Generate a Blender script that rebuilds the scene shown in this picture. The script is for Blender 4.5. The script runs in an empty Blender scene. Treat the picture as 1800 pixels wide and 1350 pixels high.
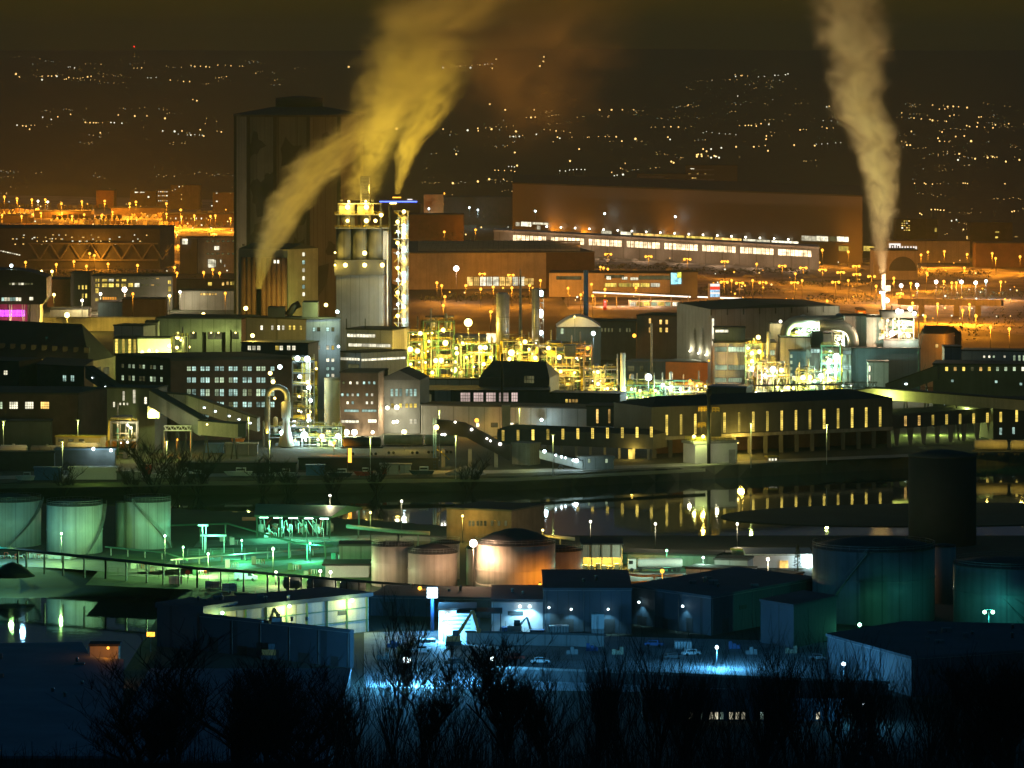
HAZE = 0.65e-4; SMOKE = True; SKY0 = (.0105, .008, .0018, 1)
import bpy, math, random
from mathutils import Vector, noise as mnoise
R = random.Random(7)
sc = bpy.context.scene
col = sc.collection
# ---------------------------------------------------------------- survey of the place
F, H, YH = 8500.0, 137.0, 85.0          # lens (in survey units), height of the look-out above the harbour, level line
def X(px, d): return (px - 900.0) * d / F
def Z(py, d): return H - (py - YH) * d / F
def DG(py, z=0.0): return F * (H - z) / (py - YH)
def P(px, py, d): return Vector((X(px, d), d, Z(py, d)))
def G(px, py, z=0.0):
    d = DG(py, z); return Vector((X(px, d), d, z))
# ---------------------------------------------------------------- materials
MAT = {}
def newmat(name):
    m = bpy.data.materials.new(name); m.use_nodes = True
    nt = m.node_tree; nt.nodes.clear()
    out = nt.nodes.new('ShaderNodeOutputMaterial')
    return m, nt, out
def N(nt, t, **kw):
    n = nt.nodes.new(t)
    for k, v in kw.items():
        if k in n.inputs: n.inputs[k].default_value = v
        else: setattr(n, k, v)
    return n
def L(nt, a, b): nt.links.new(a, b)
def mat(key, c, rough=.7, var=.25, scale=.15, metal=0.0, streak=0.0, panel=0.0, bump=0.0):
    """weathered surface: world-sized noise blotches, optional rain streaks and panel seams"""
    m, nt, out = newmat(key)
    b = N(nt, 'ShaderNodeBsdfPrincipled', Roughness=rough, Metallic=metal)
    g = N(nt, 'ShaderNodeNewGeometry')
    n1 = N(nt, 'ShaderNodeTexNoise', Scale=scale, Detail=6.0, Roughness=.65)
    L(nt, g.outputs['Position'], n1.inputs['Vector'])
    mp = N(nt, 'ShaderNodeMapRange'); mp.inputs['From Min'].default_value = .3; mp.inputs['From Max'].default_value = .7
    mp.inputs['To Min'].default_value = 1 - var; mp.inputs['To Max'].default_value = 1 + var
    L(nt, n1.outputs['Fac'], mp.inputs['Value'])
    fac = mp.outputs['Result']
    if streak:
        vm = N(nt, 'ShaderNodeVectorMath', operation='MULTIPLY'); vm.inputs[1].default_value = (1.1, 1.1, .03)
        L(nt, g.outputs['Position'], vm.inputs[0])
        n2 = N(nt, 'ShaderNodeTexNoise', Scale=.8, Detail=4.0); L(nt, vm.outputs[0], n2.inputs['Vector'])
        m2 = N(nt, 'ShaderNodeMapRange'); m2.inputs['From Min'].default_value = .42; m2.inputs['From Max'].default_value = .7
        m2.inputs['To Min'].default_value = 1.0; m2.inputs['To Max'].default_value = 1 - streak
        L(nt, n2.outputs['Fac'], m2.inputs['Value'])
        mm = N(nt, 'ShaderNodeMath', operation='MULTIPLY'); L(nt, fac, mm.inputs[0]); L(nt, m2.outputs['Result'], mm.inputs[1]); fac = mm.outputs[0]
    if panel:
        sp = N(nt, 'ShaderNodeSeparateXYZ'); L(nt, g.outputs['Position'], sp.inputs[0])
        ad = N(nt, 'ShaderNodeMath', operation='ADD'); L(nt, sp.outputs['X'], ad.inputs[0]); L(nt, sp.outputs['Y'], ad.inputs[1])
        dv = N(nt, 'ShaderNodeMath', operation='DIVIDE'); L(nt, ad.outputs[0], dv.inputs[0]); dv.inputs[1].default_value = panel
        fr = N(nt, 'ShaderNodeMath', operation='FRACT'); L(nt, dv.outputs[0], fr.inputs[0])
        gt = N(nt, 'ShaderNodeMath', operation='LESS_THAN'); L(nt, fr.outputs[0], gt.inputs[0]); gt.inputs[1].default_value = .07
        m3 = N(nt, 'ShaderNodeMapRange'); m3.inputs['To Min'].default_value = 1.0; m3.inputs['To Max'].default_value = .6
        L(nt, gt.outputs[0], m3.inputs['Value'])
        mm = N(nt, 'ShaderNodeMath', operation='MULTIPLY'); L(nt, fac, mm.inputs[0]); L(nt, m3.outputs['Result'], mm.inputs[1]); fac = mm.outputs[0]
    mx = N(nt, 'ShaderNodeMix', data_type='RGBA', blend_type='MULTIPLY'); mx.inputs[0].default_value = 1.0
    mx.inputs[6].default_value = (*c, 1); L(nt, fac, mx.inputs[7])
    L(nt, mx.outputs[2], b.inputs['Base Color'])
    if bump:
        bp = N(nt, 'ShaderNodeBump', Strength=bump, Distance=.3); L(nt, n1.outputs['Fac'], bp.inputs['Height']); L(nt, bp.outputs[0], b.inputs['Normal'])
    L(nt, b.outputs[0], out.inputs['Surface'])
    MAT[key] = m
    return m
def emi(key, c, s, var=0.0, scale=.35):
    m, nt, out = newmat(key)
    e = N(nt, 'ShaderNodeEmission', Strength=s); e.inputs['Color'].default_value = (*c, 1)
    if var:
        g = N(nt, 'ShaderNodeNewGeometry'); n1 = N(nt, 'ShaderNodeTexNoise', Scale=scale, Detail=3.0)
        L(nt, g.outputs['Position'], n1.inputs['Vector'])
        mp = N(nt, 'ShaderNodeMapRange'); mp.inputs['From Min'].default_value = .35; mp.inputs['From Max'].default_value = .65
        mp.inputs['To Min'].default_value = s * (1 - var); mp.inputs['To Max'].default_value = s * (1 + var)
        L(nt, n1.outputs['Fac'], mp.inputs['Value']); L(nt, mp.outputs['Result'], e.inputs['Strength'])
    L(nt, e.outputs[0], out.inputs['Surface'])
    m.cycles.emission_sampling = 'NONE'
    MAT[key] = m
    return m
# name: albedo
mat('asphalt', (.05, .05, .052), .85, .35, .08)
mat('ground', (.035, .04, .026), .95, .5, .03, bump=.3)
mat('grass', (.05, .085, .022), .95, .4, .25, bump=.5)
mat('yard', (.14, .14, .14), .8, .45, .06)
mat('concrete', (.3, .29, .27), .85, .25, .2, streak=.3)
mat('road', (.15, .145, .13), .7, .3, .1)
mat('roof_dark', (.035, .036, .038), .9, .4, .1)
mat('membrane', (.2, .25, .3), .8, .25, .06)
mat('pave', (.17, .16, .145), .75, .85, .035)
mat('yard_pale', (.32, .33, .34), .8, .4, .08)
mat('roof_blue', (.075, .1, .12), .8, .3, .06)
mat('brick', (.13, .09, .065), .9, .3, .3, streak=.25)
mat('brick_dark', (.1, .06, .045), .9, .3, .3)
mat('terracotta', (.25, .135, .08), .8, .2, .2, streak=.2, panel=2.4)
mat('cream', (.5, .45, .3), .75, .18, .15, streak=.2)
mat('pale', (.46, .45, .4), .7, .15, .1, panel=3.0)
mat('grey', (.25, .26, .25), .7, .18, .12, panel=4.0, streak=.15)
mat('grey_dark', (.09, .095, .095), .8, .3, .12, streak=.2)
mat('slate', (.05, .08, .1), .65, .2, .1, panel=2.5)
mat('white', (.72, .72, .7), .6, .1, .2)
mat('steel', (.22, .22, .2), .5, .3, .5, metal=.3)
mat('steel_dark', (.04, .042, .042), .6, .3, .5)
mat('steel_green', (.06, .16, .1), .6, .3, .5)
mat('steel_yellow', (.5, .38, .04), .6, .2, .5)
mat('pipe', (.42, .41, .37), .4, .2, .6, metal=.5)
mat('duct', (.3, .31, .29), .45, .2, .3, metal=.4)
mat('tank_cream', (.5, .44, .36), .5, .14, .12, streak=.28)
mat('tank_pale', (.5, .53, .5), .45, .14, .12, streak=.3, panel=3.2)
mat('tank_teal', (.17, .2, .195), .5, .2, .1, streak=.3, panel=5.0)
mat('blue', (.05, .14, .35), .5, .2, .4)
mat('red', (.4, .05, .03), .5, .2, .4)
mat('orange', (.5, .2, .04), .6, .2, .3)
mat('bark', (.028, .026, .024), .95, .3, 2.0)
mat('needles', (.02, .035, .018), .95, .4, 1.0)
mat('gas_wall', (.13, .13, .11), .8, .25, .04, streak=.35, panel=9.0)
mat('mural', (.045, .045, .04), .9, .3, .05)
mat('warehouse', (.15, .135, .115), .75, .07, .02)
mat('black', (.015, .015, .016), .9, .3, .3)
mat('magenta', (.5, .05, .3), .6, .15, .3)
emi('E_or', (1, .4, .04), 2.6); emi('E_yel', (1, .74, .2), 7.0); emi('E_white', (1, .93, .75), 9.0)
emi('E_cool', (.75, .95, 1), 9.0); emi('E_green', (.4, 1, .65), 8.0); emi('E_pink', (1, .78, .66), 11.0)
emi('E_red', (1, .03, .02), 3.0); emi('E_blue', (.1, .18, 1), 3.0); emi('E_far', (1, .6, .18), 2.2); emi('E_farw', (.95, .95, .7), 1.6)
emi('W_yel', (1, .72, .13), .85, .5); emi('W_warm', (1, .6, .16), .9, .6); emi('W_cool', (.56, .86, .74), .62, .6, .5)
emi('W_white', (1, .93, .66), 1.0, .5); emi('W_dim', (.5, .48, .22), .12, .6); emi('W_pink', (.95, .7, .62), .6, .3)
emi('W_green', (.72, .92, .58), .55, .4); emi('W_mag', (.75, .08, 1), 2.0, .3, .8); emi('W_or', (1, .4, .05), .7, .4)
emi('W_dock', (1, .72, .4), 2.0, .6, .2); emi('W_line', (1, .82, .62), 2.2, .2)
# ---------------------------------------------------------------- mesh builder
class MB:
    def __init__(s): s.v = []; s.f = []; s.m = []; s.sm = []
    def face(s, idx, m=0, sm=False): s.f.append(tuple(idx)); s.m.append(m); s.sm.append(sm)
    def poly(s, pts, m=0):
        b = len(s.v); s.v += [tuple(p) for p in pts]; s.face(range(b, b + len(pts)), m); return s
    def box(s, x0, y0, z0, x1, y1, z1, m=0):
        return s.prism([(x0, y0), (x1, y0), (x1, y1), (x0, y1)], z0, z1, m)
    def prism(s, ft, z0, z1, m=0, mtop=None, caps=True):
        n = len(ft); b = len(s.v)
        z0s = z0 if hasattr(z0, '__len__') else [z0] * n; z1s = z1 if hasattr(z1, '__len__') else [z1] * n
        s.v += [(p[0], p[1], z0s[i]) for i, p in enumerate(ft)] + [(p[0], p[1], z1s[i]) for i, p in enumerate(ft)]
        a = sum(ft[i][0] * ft[(i + 1) % n][1] - ft[(i + 1) % n][0] * ft[i][1] for i in range(n))
        o = 1 if a > 0 else -1
        for i in range(n):
            j = (i + 1) % n; q = (b + i, b + j, b + n + j, b + n + i); s.face(q[::o], m)
        if caps:
            s.face([b + i for i in range(n)][::-o], m); s.face([b + n + i for i in range(n)][::o], m if mtop is None else mtop)
        return s
    def bar(s, a, b_, r, m=0, n=4):
        return s.tube([a, b_], r, n, m, sm=n > 5)
    def tube(s, pts, r, n=8, m=0, sm=True, cap=True):
        pts = [Vector(p) for p in pts]; k = len(pts); base = len(s.v)
        rs = r if hasattr(r, '__len__') else [r] * k
        up = None
        for i, p in enumerate(pts):
            t = (pts[min(i + 1, k - 1)] - pts[max(i - 1, 0)])
            t = t.normalized() if t.length > 1e-9 else Vector((0, 0, 1))
            if up is None:
                up = Vector((0, 0, 1)) if abs(t.z) < .9 else Vector((0, 1, 0))
            u = t.cross(up).normalized(); w = u.cross(t).normalized(); up = w
            for j in range(n):
                a = 2 * math.pi * (j + .5) / n
                s.v.append(tuple(p + (u * math.cos(a) + w * math.sin(a)) * rs[i]))
        for i in range(k - 1):
            for j in range(n):
                q = base + i * n; j2 = (j + 1) % n
                s.face((q + j, q + j2, q + n + j2, q + n + j), m, sm)
        if cap:
            s.face([base + j for j in range(n)][::-1], m); s.face([base + (k - 1) * n + j for j in range(n)], m)
        return s
    def lathe(s, cx, cy, prof, n=24, m=0, sm=True):
        base = len(s.v)
        for (r, z) in prof:
            for j in range(n):
                a = 2 * math.pi * j / n; s.v.append((cx + r * math.cos(a), cy + r * math.sin(a), z))
        for i in range(len(prof) - 1):
            for j in range(n):
                q = base + i * n; j2 = (j + 1) % n; s.face((q + j, q + j2, q + n + j2, q + n + j), m, sm)
        s.face([base + j for j in range(n)][::-1], m); s.face([base + (len(prof) - 1) * n + j for j in range(n)], m)
        return s
    def ball(s, c, r, m=0, n=8, k=5, sx=1, sz=1):
        return s.lathe(c[0], c[1], [(max(r * math.sin(math.pi * i / k), r * .02) * sx, c[2] - r * sz * math.cos(math.pi * i / k)) for i in range(k + 1)], n, m)
    def rail(s, pts, h=1.1, step=2.2, r=.05, m=0, rows=2):
        for i in range(len(pts) - 1):
            a, b = Vector(pts[i]), Vector(pts[i + 1]); n = max(1, int((b - a).length / step))
            for q in range(rows):
                o = Vector((0, 0, h * (q + 1) / rows)); s.bar(a + o, b + o, r, m)
            for j in range(n + 1):
                p = a.lerp(b, j / n); s.bar(p, p + Vector((0, 0, h)), r, m)
        return s
    def build(s, name, ms, parent=None, loc=None):
        me = bpy.data.meshes.new(name)
        off = Vector(loc) if loc is not None else (parent['_o'] if parent is not None else Vector((0, 0, 0)))
        off = Vector(off)
        me.from_pydata([(v[0] - off[0], v[1] - off[1], v[2] - off[2]) for v in s.v], [], s.f)
        ms = ms if isinstance(ms, (list, tuple)) else [ms]
        for q in ms: me.materials.append(MAT[q] if isinstance(q, str) else q)
        me.polygons.foreach_set('material_index', s.m); me.polygons.foreach_set('use_smooth', s.sm)
        me.update()
        o = bpy.data.objects.new(name, me); col.objects.link(o)
        if parent is not None:
            o.parent = parent; o['_o'] = off
        else:
            o.location = off; o['_o'] = off
        return o
def tag(o, label, cat, group=None, kind=None):
    o['label'] = label; o['category'] = cat
    if group: o['group'] = group
    if kind: o['kind'] = kind
    return o
def thing(name, label, cat, loc, group=None):
    o = bpy.data.objects.new(name, None); col.objects.link(o); o.location = loc; o['_o'] = Vector(loc)
    o.empty_display_size = 1.0
    return tag(o, label, cat, group)
def struct(mb, name, m):
    o = mb.build(name, m); o['kind'] = 'structure'; return o
def clone(o, loc, label=None, rz=None, sc_=None):
    r = o.copy(); col.objects.link(r); r.location = loc
    if rz is not None: r.rotation_euler = (0, 0, rz)
    if sc_ is not None: r.scale = (sc_, sc_, sc_)
    if label: r['label'] = label
    for ch in list(o.children):
        c = ch.copy(); col.objects.link(c); c.parent = r
        for g in list(ch.children):
            q = g.copy(); col.objects.link(q); q.parent = c
    return r
ORD = 'first second third fourth fifth sixth seventh eighth ninth tenth eleventh twelfth thirteenth fourteenth fifteenth sixteenth seventeenth eighteenth nineteenth twentieth'.split()
def ordn(i):
    if i < 20: return ORD[i]
    t = {2: 'twenty', 3: 'thirty', 4: 'forty', 5: 'fifty', 6: 'sixty'}[(i + 1) // 10]
    return (t[:-1] + 'ieth') if (i + 1) % 10 == 0 else t + '-' + ORD[(i + 1) % 10 - 1]
# ---------------------------------------------------------------- lights
LD = {}
LCOL = {'or': (1, .31, .015), 'yel': (1, .66, .1), 'white': (1, .86, .52), 'cool': (.62, .92, 1), 'green': (.12, 1, .5), 'blue': (.1, .5, 1), 'pink': (1, .58, .33), 'teal': (.05, .9, .75), 'mint': (.6, 1, .72), 'lime': (.82, 1, .24), 'sea': (.12, 1, .5), 'moss': (.45, 1, .28), 'ice': (.3, .72, 1)}
GAIN = 1.0
def light(loc, c, p, parent=None, r=.5, spot=None, aim=None):  # also places added fills that have no lamp of their own
    key = (c, round(p), r, spot)
    if key not in LD:
        l = bpy.data.lights.new('lamp_light', 'SPOT' if spot else 'POINT'); l.color = LCOL[c]; l.energy = p * GAIN; l.shadow_soft_size = r
        if spot: l.spot_size = math.radians(spot); l.spot_blend = .6
        LD[key] = l
    o = bpy.data.objects.new('lamp_light', LD[key]); col.objects.link(o); loc = Vector(loc)
    if parent is not None: o.parent = parent; o.location = loc - Vector(parent['_o'])
    else: o.location = loc
    if spot: o.rotation_euler = (Vector(aim) - loc).to_track_quat('-Z', 'Y').to_euler()
    return o
EMC = {'or': 'E_or', 'yel': 'E_yel', 'white': 'E_white', 'cool': 'E_cool', 'green': 'E_green', 'blue': 'E_cool', 'pink': 'E_pink', 'teal': 'E_green', 'mint': 'E_cool', 'lime': 'E_yel', 'sea': 'E_green', 'moss': 'E_green', 'ice': 'E_cool'}
BULB = {}
def bulb(loc, c, r, parent, name='lamp'):
    """a round lamp glass as a part; the mesh is shared"""
    r = round(r * 1.08, 2); key = (c, r)
    if key not in BULB:
        me = MB().ball((0, 0, 0), r, n=10, k=6); o = me.build(name, EMC[c], loc=(0, 0, 0)); BULB[key] = o.data; bpy.data.objects.remove(o)
    o = bpy.data.objects.new(name, BULB[key]); col.objects.link(o); o.parent = parent; o.location = Vector(loc) - Vector(parent['_o'])
    return o
def lampat(root, px, py, d, c, p=0, r=.45, off=1.0, spot=None):
    """a lit lamp fixed on a building front: glass plus, when p is set, its light just before and under it"""
    q = P(px, py, d); bulb(q, c, r, root)
    if p and spot: light(q + Vector((0, -.45 - r, -.1)), c, p, root, r=.15, spot=spot, aim=q + Vector((0, .35, -4.5)))
    elif p: light(q + Vector((0, -off - r, -r * .6 - .2)), c, p, root, r=.35)
    return q
# ---------------------------------------------------------------- buildings
def foot(A, B, depth):
    a = Vector((X(*A), A[1])); b = Vector((X(*B), B[1])); t = (b - a).normalized(); n = Vector((-t.y, t.x))
    if n.y < 0: n = -n
    return [tuple(a), tuple(b), tuple(b + n * depth), tuple(a + n * depth)]
def foot3(A, C, B):
    a, c, b = [Vector((X(*q), q[1])) for q in (A, C, B)]
    return [tuple(a), tuple(c), tuple(b), tuple(a + b - c)]
def bld(name, label, cat, ft, z1, wall, roof='roof_dark', z0=-.3, eave=.35, th=.5, group=None, gable=None, parapet=0):
    cx = sum(p[0] for p in ft) / len(ft); cy = sum(p[1] for p in ft) / len(ft)
    t = thing(name, label, cat, (cx, cy, max(z0, 0)), group)
    MB().prism(ft, z0, z1).build('wall', wall, t)
    m = MB()
    if gable is None:
        big = [(cx + (p[0] - cx) * (1 + eave / max(1, math.hypot(p[0] - cx, p[1] - cy))), cy + (p[1] - cy) * (1 + eave / max(1, math.hypot(p[0] - cx, p[1] - cy)))) for p in ft]
        m.prism(big, z1 + .004, z1 + th)
    else:                                  # ridge runs along edge 'gable' (0: front edge direction, 1: side direction)
        p = [Vector((q[0], q[1], z1 + .01)) for q in ft]; h = gable[1]
        if gable[0] == 0: e0, e1 = (p[0] + p[3]) / 2, (p[1] + p[2]) / 2; a, b, c, d = p[0], p[1], p[2], p[3]
        else: e0, e1 = (p[0] + p[1]) / 2, (p[3] + p[2]) / 2; a, b, c, d = p[1], p[2], p[3], p[0]
        e0, e1 = e0 + Vector((0, 0, h)), e1 + Vector((0, 0, h))
        if len(gable) > 2: s = gable[2]; e0, e1 = e0.lerp(e1, s), e1.lerp(e0, s)
        m.poly([a, b, e1, e0]); m.poly([c, d, e0, e1]); m.poly([d, a, e0]); m.poly([b, c, e1])
    m.build('roof', roof, t)
    return t
def wallpt(px, py, A, B, off=0.0):
    """where the sight line meets the upright wall through A and B (ground points)"""
    ax, ay = A[0], A[1]; bx, by = B[0], B[1]; k = (px - 900.0) / F
    tx, ty = bx - ax, by - ay
    d = (ax * ty - ay * tx) / (k * ty - tx)
    v = P(px, py, d); t = Vector((tx, ty, 0)).normalized(); n = Vector((-t.y, t.x, 0))
    if n.y > 0: n = -n
    return v + n * off, t, n
VARS = {}
def vary(m):
    """rooms are lit unevenly: the same glow at a few strengths"""
    if m not in ('W_yel', 'W_warm', 'W_cool', 'W_white', 'W_green', 'W_pink'): return m
    if m not in VARS:
        VARS[m] = []
        for k in (.45, .75, 1.0, 1.0, 1.35):
            n = '%s_%d' % (m, k * 100)
            if n not in MAT:
                c = MAT[m].copy(); c.name = n; MAT[n] = c
                for q in c.node_tree.nodes:
                    if q.type == 'MAP_RANGE': q.inputs['To Min'].default_value *= k; q.inputs['To Max'].default_value *= k
            VARS[m].append(n)
    return R.choice(VARS[m])
def win(root, px, py, w, h, A, B, m='W_yel', nx=2, ny=2, frame='steel_dark', name='window', off=.03):
    """one window: a lit pane with its glazing bars, standing just proud of its wall"""
    c, t, n = wallpt(px, py, A, B, off)
    d = c.y; W2 = abs(w * d / F / max(.2, abs(t.x))) / 2; H2 = h * d / F / 2; u = Vector((0, 0, 1))
    mb = MB(); q = lambda a, b, o=0: c + t * a + u * b + n * o
    fr = min(.12, W2 * .16)
    def strip(a0, b0, a1, b1):
        mb.prism([tuple(q(a0, 0, .05))[:2], tuple(q(a1, 0, .05))[:2], tuple(q(a1, 0, .0))[:2], tuple(q(a0, 0, .0))[:2]], c.z + b0, c.z + b1)
    for i in range(nx + 1):
        a = -W2 + 2 * W2 * i / nx; strip(a - fr / 2, -H2, a + fr / 2, H2)
    for j in range(ny + 1):
        b = -H2 + 2 * H2 * j / ny; strip(-W2, b - fr / 2, W2, b + fr / 2)
    o = mb.build(name, frame, root); MB().poly([q(-W2, -H2), q(W2, -H2), q(W2, H2), q(-W2, H2)]).build('pane', vary(m), o); return o
def wins(root, pxs, pys, w, h, A, B, m='W_yel', nx=2, ny=2, skip=0.0, dim='W_dim'):
    for py in pys:
        for px in pxs:
            mm = m if not isinstance(m, (list, tuple)) else R.choice(m)
            if R.random() < skip: mm = dim
            win(root, px, py, w, h, A, B, mm, nx, ny)
def lin(a, b, n): return [a + (b - a) * i / (n - 1) for i in range(n)] if n > 1 else [a]
def trim(root, pts, r, m, name):
    MB().tube(pts, r, 4, sm=False).build(name, m, root)
# ================================================================ camera, night sky, air
cam_d = bpy.data.cameras.new('camera'); cam = bpy.data.objects.new('camera', cam_d); col.objects.link(cam)
cam.location = (0, 0, H); cam.rotation_euler = (math.pi / 2, 0, 0)
cam_d.sensor_width = 36; cam_d.lens = 36 * F / 1800.0; cam_d.shift_y = -(675 - YH) / 1800.0
cam_d.clip_start = 1; cam_d.clip_end = 40000
sc.camera = cam
sc.view_settings.view_transform = 'Standard'; sc.view_settings.look = 'None'; sc.view_settings.exposure = .45; sc.view_settings.gamma = 1
wd = bpy.data.worlds.new('World'); sc.world = wd; wd.use_nodes = True
nt = wd.node_tree; nt.nodes.clear()
wo = N(nt, 'ShaderNodeOutputWorld'); bg = N(nt, 'ShaderNodeBackground', Strength=1.0); L(nt, bg.outputs[0], wo.inputs[0])
tc = N(nt, 'ShaderNodeTexCoord'); sx = N(nt, 'ShaderNodeSeparateXYZ'); L(nt, tc.outputs['Generated'], sx.inputs[0])
mr = N(nt, 'ShaderNodeMapRange'); mr.inputs['From Min'].default_value = -.6; mr.inputs['From Max'].default_value = .9; L(nt, sx.outputs['Y'], mr.inputs['Value'])
mxw = N(nt, 'ShaderNodeMix', data_type='RGBA'); L(nt, mr.outputs['Result'], mxw.inputs[0])
mxw.inputs[6].default_value = (.001, .008, .014, 1)       # dark river side behind the look-out
mg = N(nt, 'ShaderNodeMapRange'); mg.inputs['From Min'].default_value = -.001; mg.inputs['From Max'].default_value = .011; L(nt, sx.outputs['Z'], mg.inputs['Value'])
mh = N(nt, 'ShaderNodeMix', data_type='RGBA'); L(nt, mg.outputs['Result'], mh.inputs[0]); L(nt, mh.outputs[2], mxw.inputs[7])
mh.inputs[6].default_value = SKY0; mh.inputs[7].default_value = (.019, .015, .0013, 1)   # dark line of the hills, glow of the city on the low cloud above it
mz = N(nt, 'ShaderNodeMapRange'); mz.inputs['From Min'].default_value = .018; mz.inputs['From Max'].default_value = .06; L(nt, sx.outputs['Z'], mz.inputs['Value'])
mxz = N(nt, 'ShaderNodeMix', data_type='RGBA'); L(nt, mz.outputs['Result'], mxz.inputs[0]); L(nt, mxw.outputs[2], mxz.inputs[6])
mxz.inputs[7].default_value = (.001, .013, .031, 1)       # night overhead
L(nt, mxz.outputs[2], bg.inputs['Color'])
cy = sc.cycles
cy.max_bounces = 8; cy.diffuse_bounces = 2; cy.glossy_bounces = 3; cy.transmission_bounces = 2; cy.transparent_max_bounces = 8
cy.volume_bounces = 6; cy.sample_clamp_indirect = 3; cy.sample_clamp_direct = 0; cy.use_denoising = True; cy.use_light_tree = True
cy.caustics_reflective = False; cy.caustics_refractive = False; cy.volume_max_steps = 160; cy.volume_step_rate = 1.0
# ================================================================ terrain
def interp(tab, x):
    if x <= tab[0][0]: return tab[0][1]
    for (a, b), (c, d) in zip(tab, tab[1:]):
        if x <= c: return b + (d - b) * (x - a) / (c - a)
    return tab[-1][1]
def gx(px, py, z=0.0): q = G(px, py, z); return (q.x, q.y)
QUAY = [gx(-900, 862), gx(0, 850), gx(900, 838), gx(1600, 802), gx(1800, 795), gx(3000, 760)]
NEAR = [gx(-900, 905, -4), gx(0, 905, -4), gx(300, 915, -4), gx(460, 925, -4), gx(700, 940, -4), gx(1000, 966, -4), gx(1400, 966, -4), gx(2600, 966, -4)]
XIN = X(276, 1120)
def far_z(x, d):
    if d <= 6000: return 0.0
    z = 128 * min(1.0, (d - 6000) / 9500.0) ** 1.5
    w = min(1.0, (d - 6000) / 7000.0)
    return max(0, z + w * 10 * mnoise.noise(Vector((x / 900.0, d / 1500.0, 3.1))))
def ground_z(x, d):
    if d < 888: return max(0.0, 132 - .1488 * d)
    if 1040 < d < 1760:
        dn, df = interp(NEAR, x), interp(QUAY, x)
        a = min(d - dn, df - d)
        if a > 0: return -min(8, a * (1.0 if x < X(1000, 1550) else 2.6)) - .05
        if x < XIN and 1060 < d < 1280:
            a = min(d - 1066, 1274 - d, (XIN - x) * 2)
            if a > 0: return -min(8, a * .35) - .05
    return far_z(x, d)
rows = list(range(30, 870, 40)) + [870, 888] + list(range(892, 1040, 8)) + list(range(1040, 1720, 4)) + list(range(1720, 2800, 40)) + list(range(2800, 6000, 200)) + list(range(6000, 16600, 250)) + [18000, 21000]
NC = 320; m = MB()
for d in rows:
    for i in range(NC + 1):
        x = (2 * i / NC - 1) * (.3 * d + 150); m.v.append((x, d, ground_z(x, d)))
for r_ in range(len(rows) - 1):
    for i in range(NC):
        b = r_ * (NC + 1) + i; m.face((b, b + 1, b + NC + 2, b + NC + 1), 0, rows[r_] > 1800)
struct(m, 'ground', 'ground')
# water
wm, nt, out = newmat('water')
b = N(nt, 'ShaderNodeBsdfPrincipled', Roughness=.035, IOR=1.6); b.inputs['Base Color'].default_value = (.004, .03, .042, 1)
b.inputs['Specular IOR Level'].default_value = .9; b.inputs['Specular Tint'].default_value = (.5, .92, 1, 1)
g = N(nt, 'ShaderNodeNewGeometry'); vm = N(nt, 'ShaderNodeVectorMath', operation='MULTIPLY'); vm.inputs[1].default_value = (1, .35, 1)
L(nt, g.outputs['Position'], vm.inputs[0]); nz = N(nt, 'ShaderNodeTexNoise', Scale=.5, Detail=3.0); L(nt, vm.outputs[0], nz.inputs['Vector'])
bp = N(nt, 'ShaderNodeBump', Strength=.1, Distance=.15); L(nt, nz.outputs['Fac'], bp.inputs['Height']); L(nt, bp.outputs[0], b.inputs['Normal'])
L(nt, b.outputs[0], out.inputs['Surface']); MAT['water'] = wm
struct(MB().poly([(-700, 1050, -4), (XIN + 3, 1050, -4), (XIN + 3, 1290, -4), (-700, 1290, -4)]), 'water', 'water')
struct(MB().poly([(-900, 1310, -4), (900, 1310, -4), (900, 1800, -4), (-900, 1800, -4)]), 'water', 'water')
# low dark oval slab lying in the basin
sp = []; dsp = DG(905, -4)
for i in range(40):
    a = 2 * math.pi * i / 40; sp.append((X(1660, dsp) + 68 * math.cos(a), dsp + 36 * math.sin(a) + 8 * math.cos(a)))
struct(MB().prism(sp, -8, -3.75), 'spit', 'ground')
# the air
hm, nt, out = newmat('haze'); v = N(nt, 'ShaderNodeVolumePrincipled', Density=HAZE, Anisotropy=.2)
v.inputs['Color'].default_value = (.68, .8, .38, 1); L(nt, v.outputs[0], out.inputs['Volume']); MAT['haze'] = hm
if HAZE > 0:
    hz = MB().box(-9000, -60, -9.5, 9000, 21500, 240).build('haze', 'haze'); hz['kind'] = 'stuff'
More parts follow.
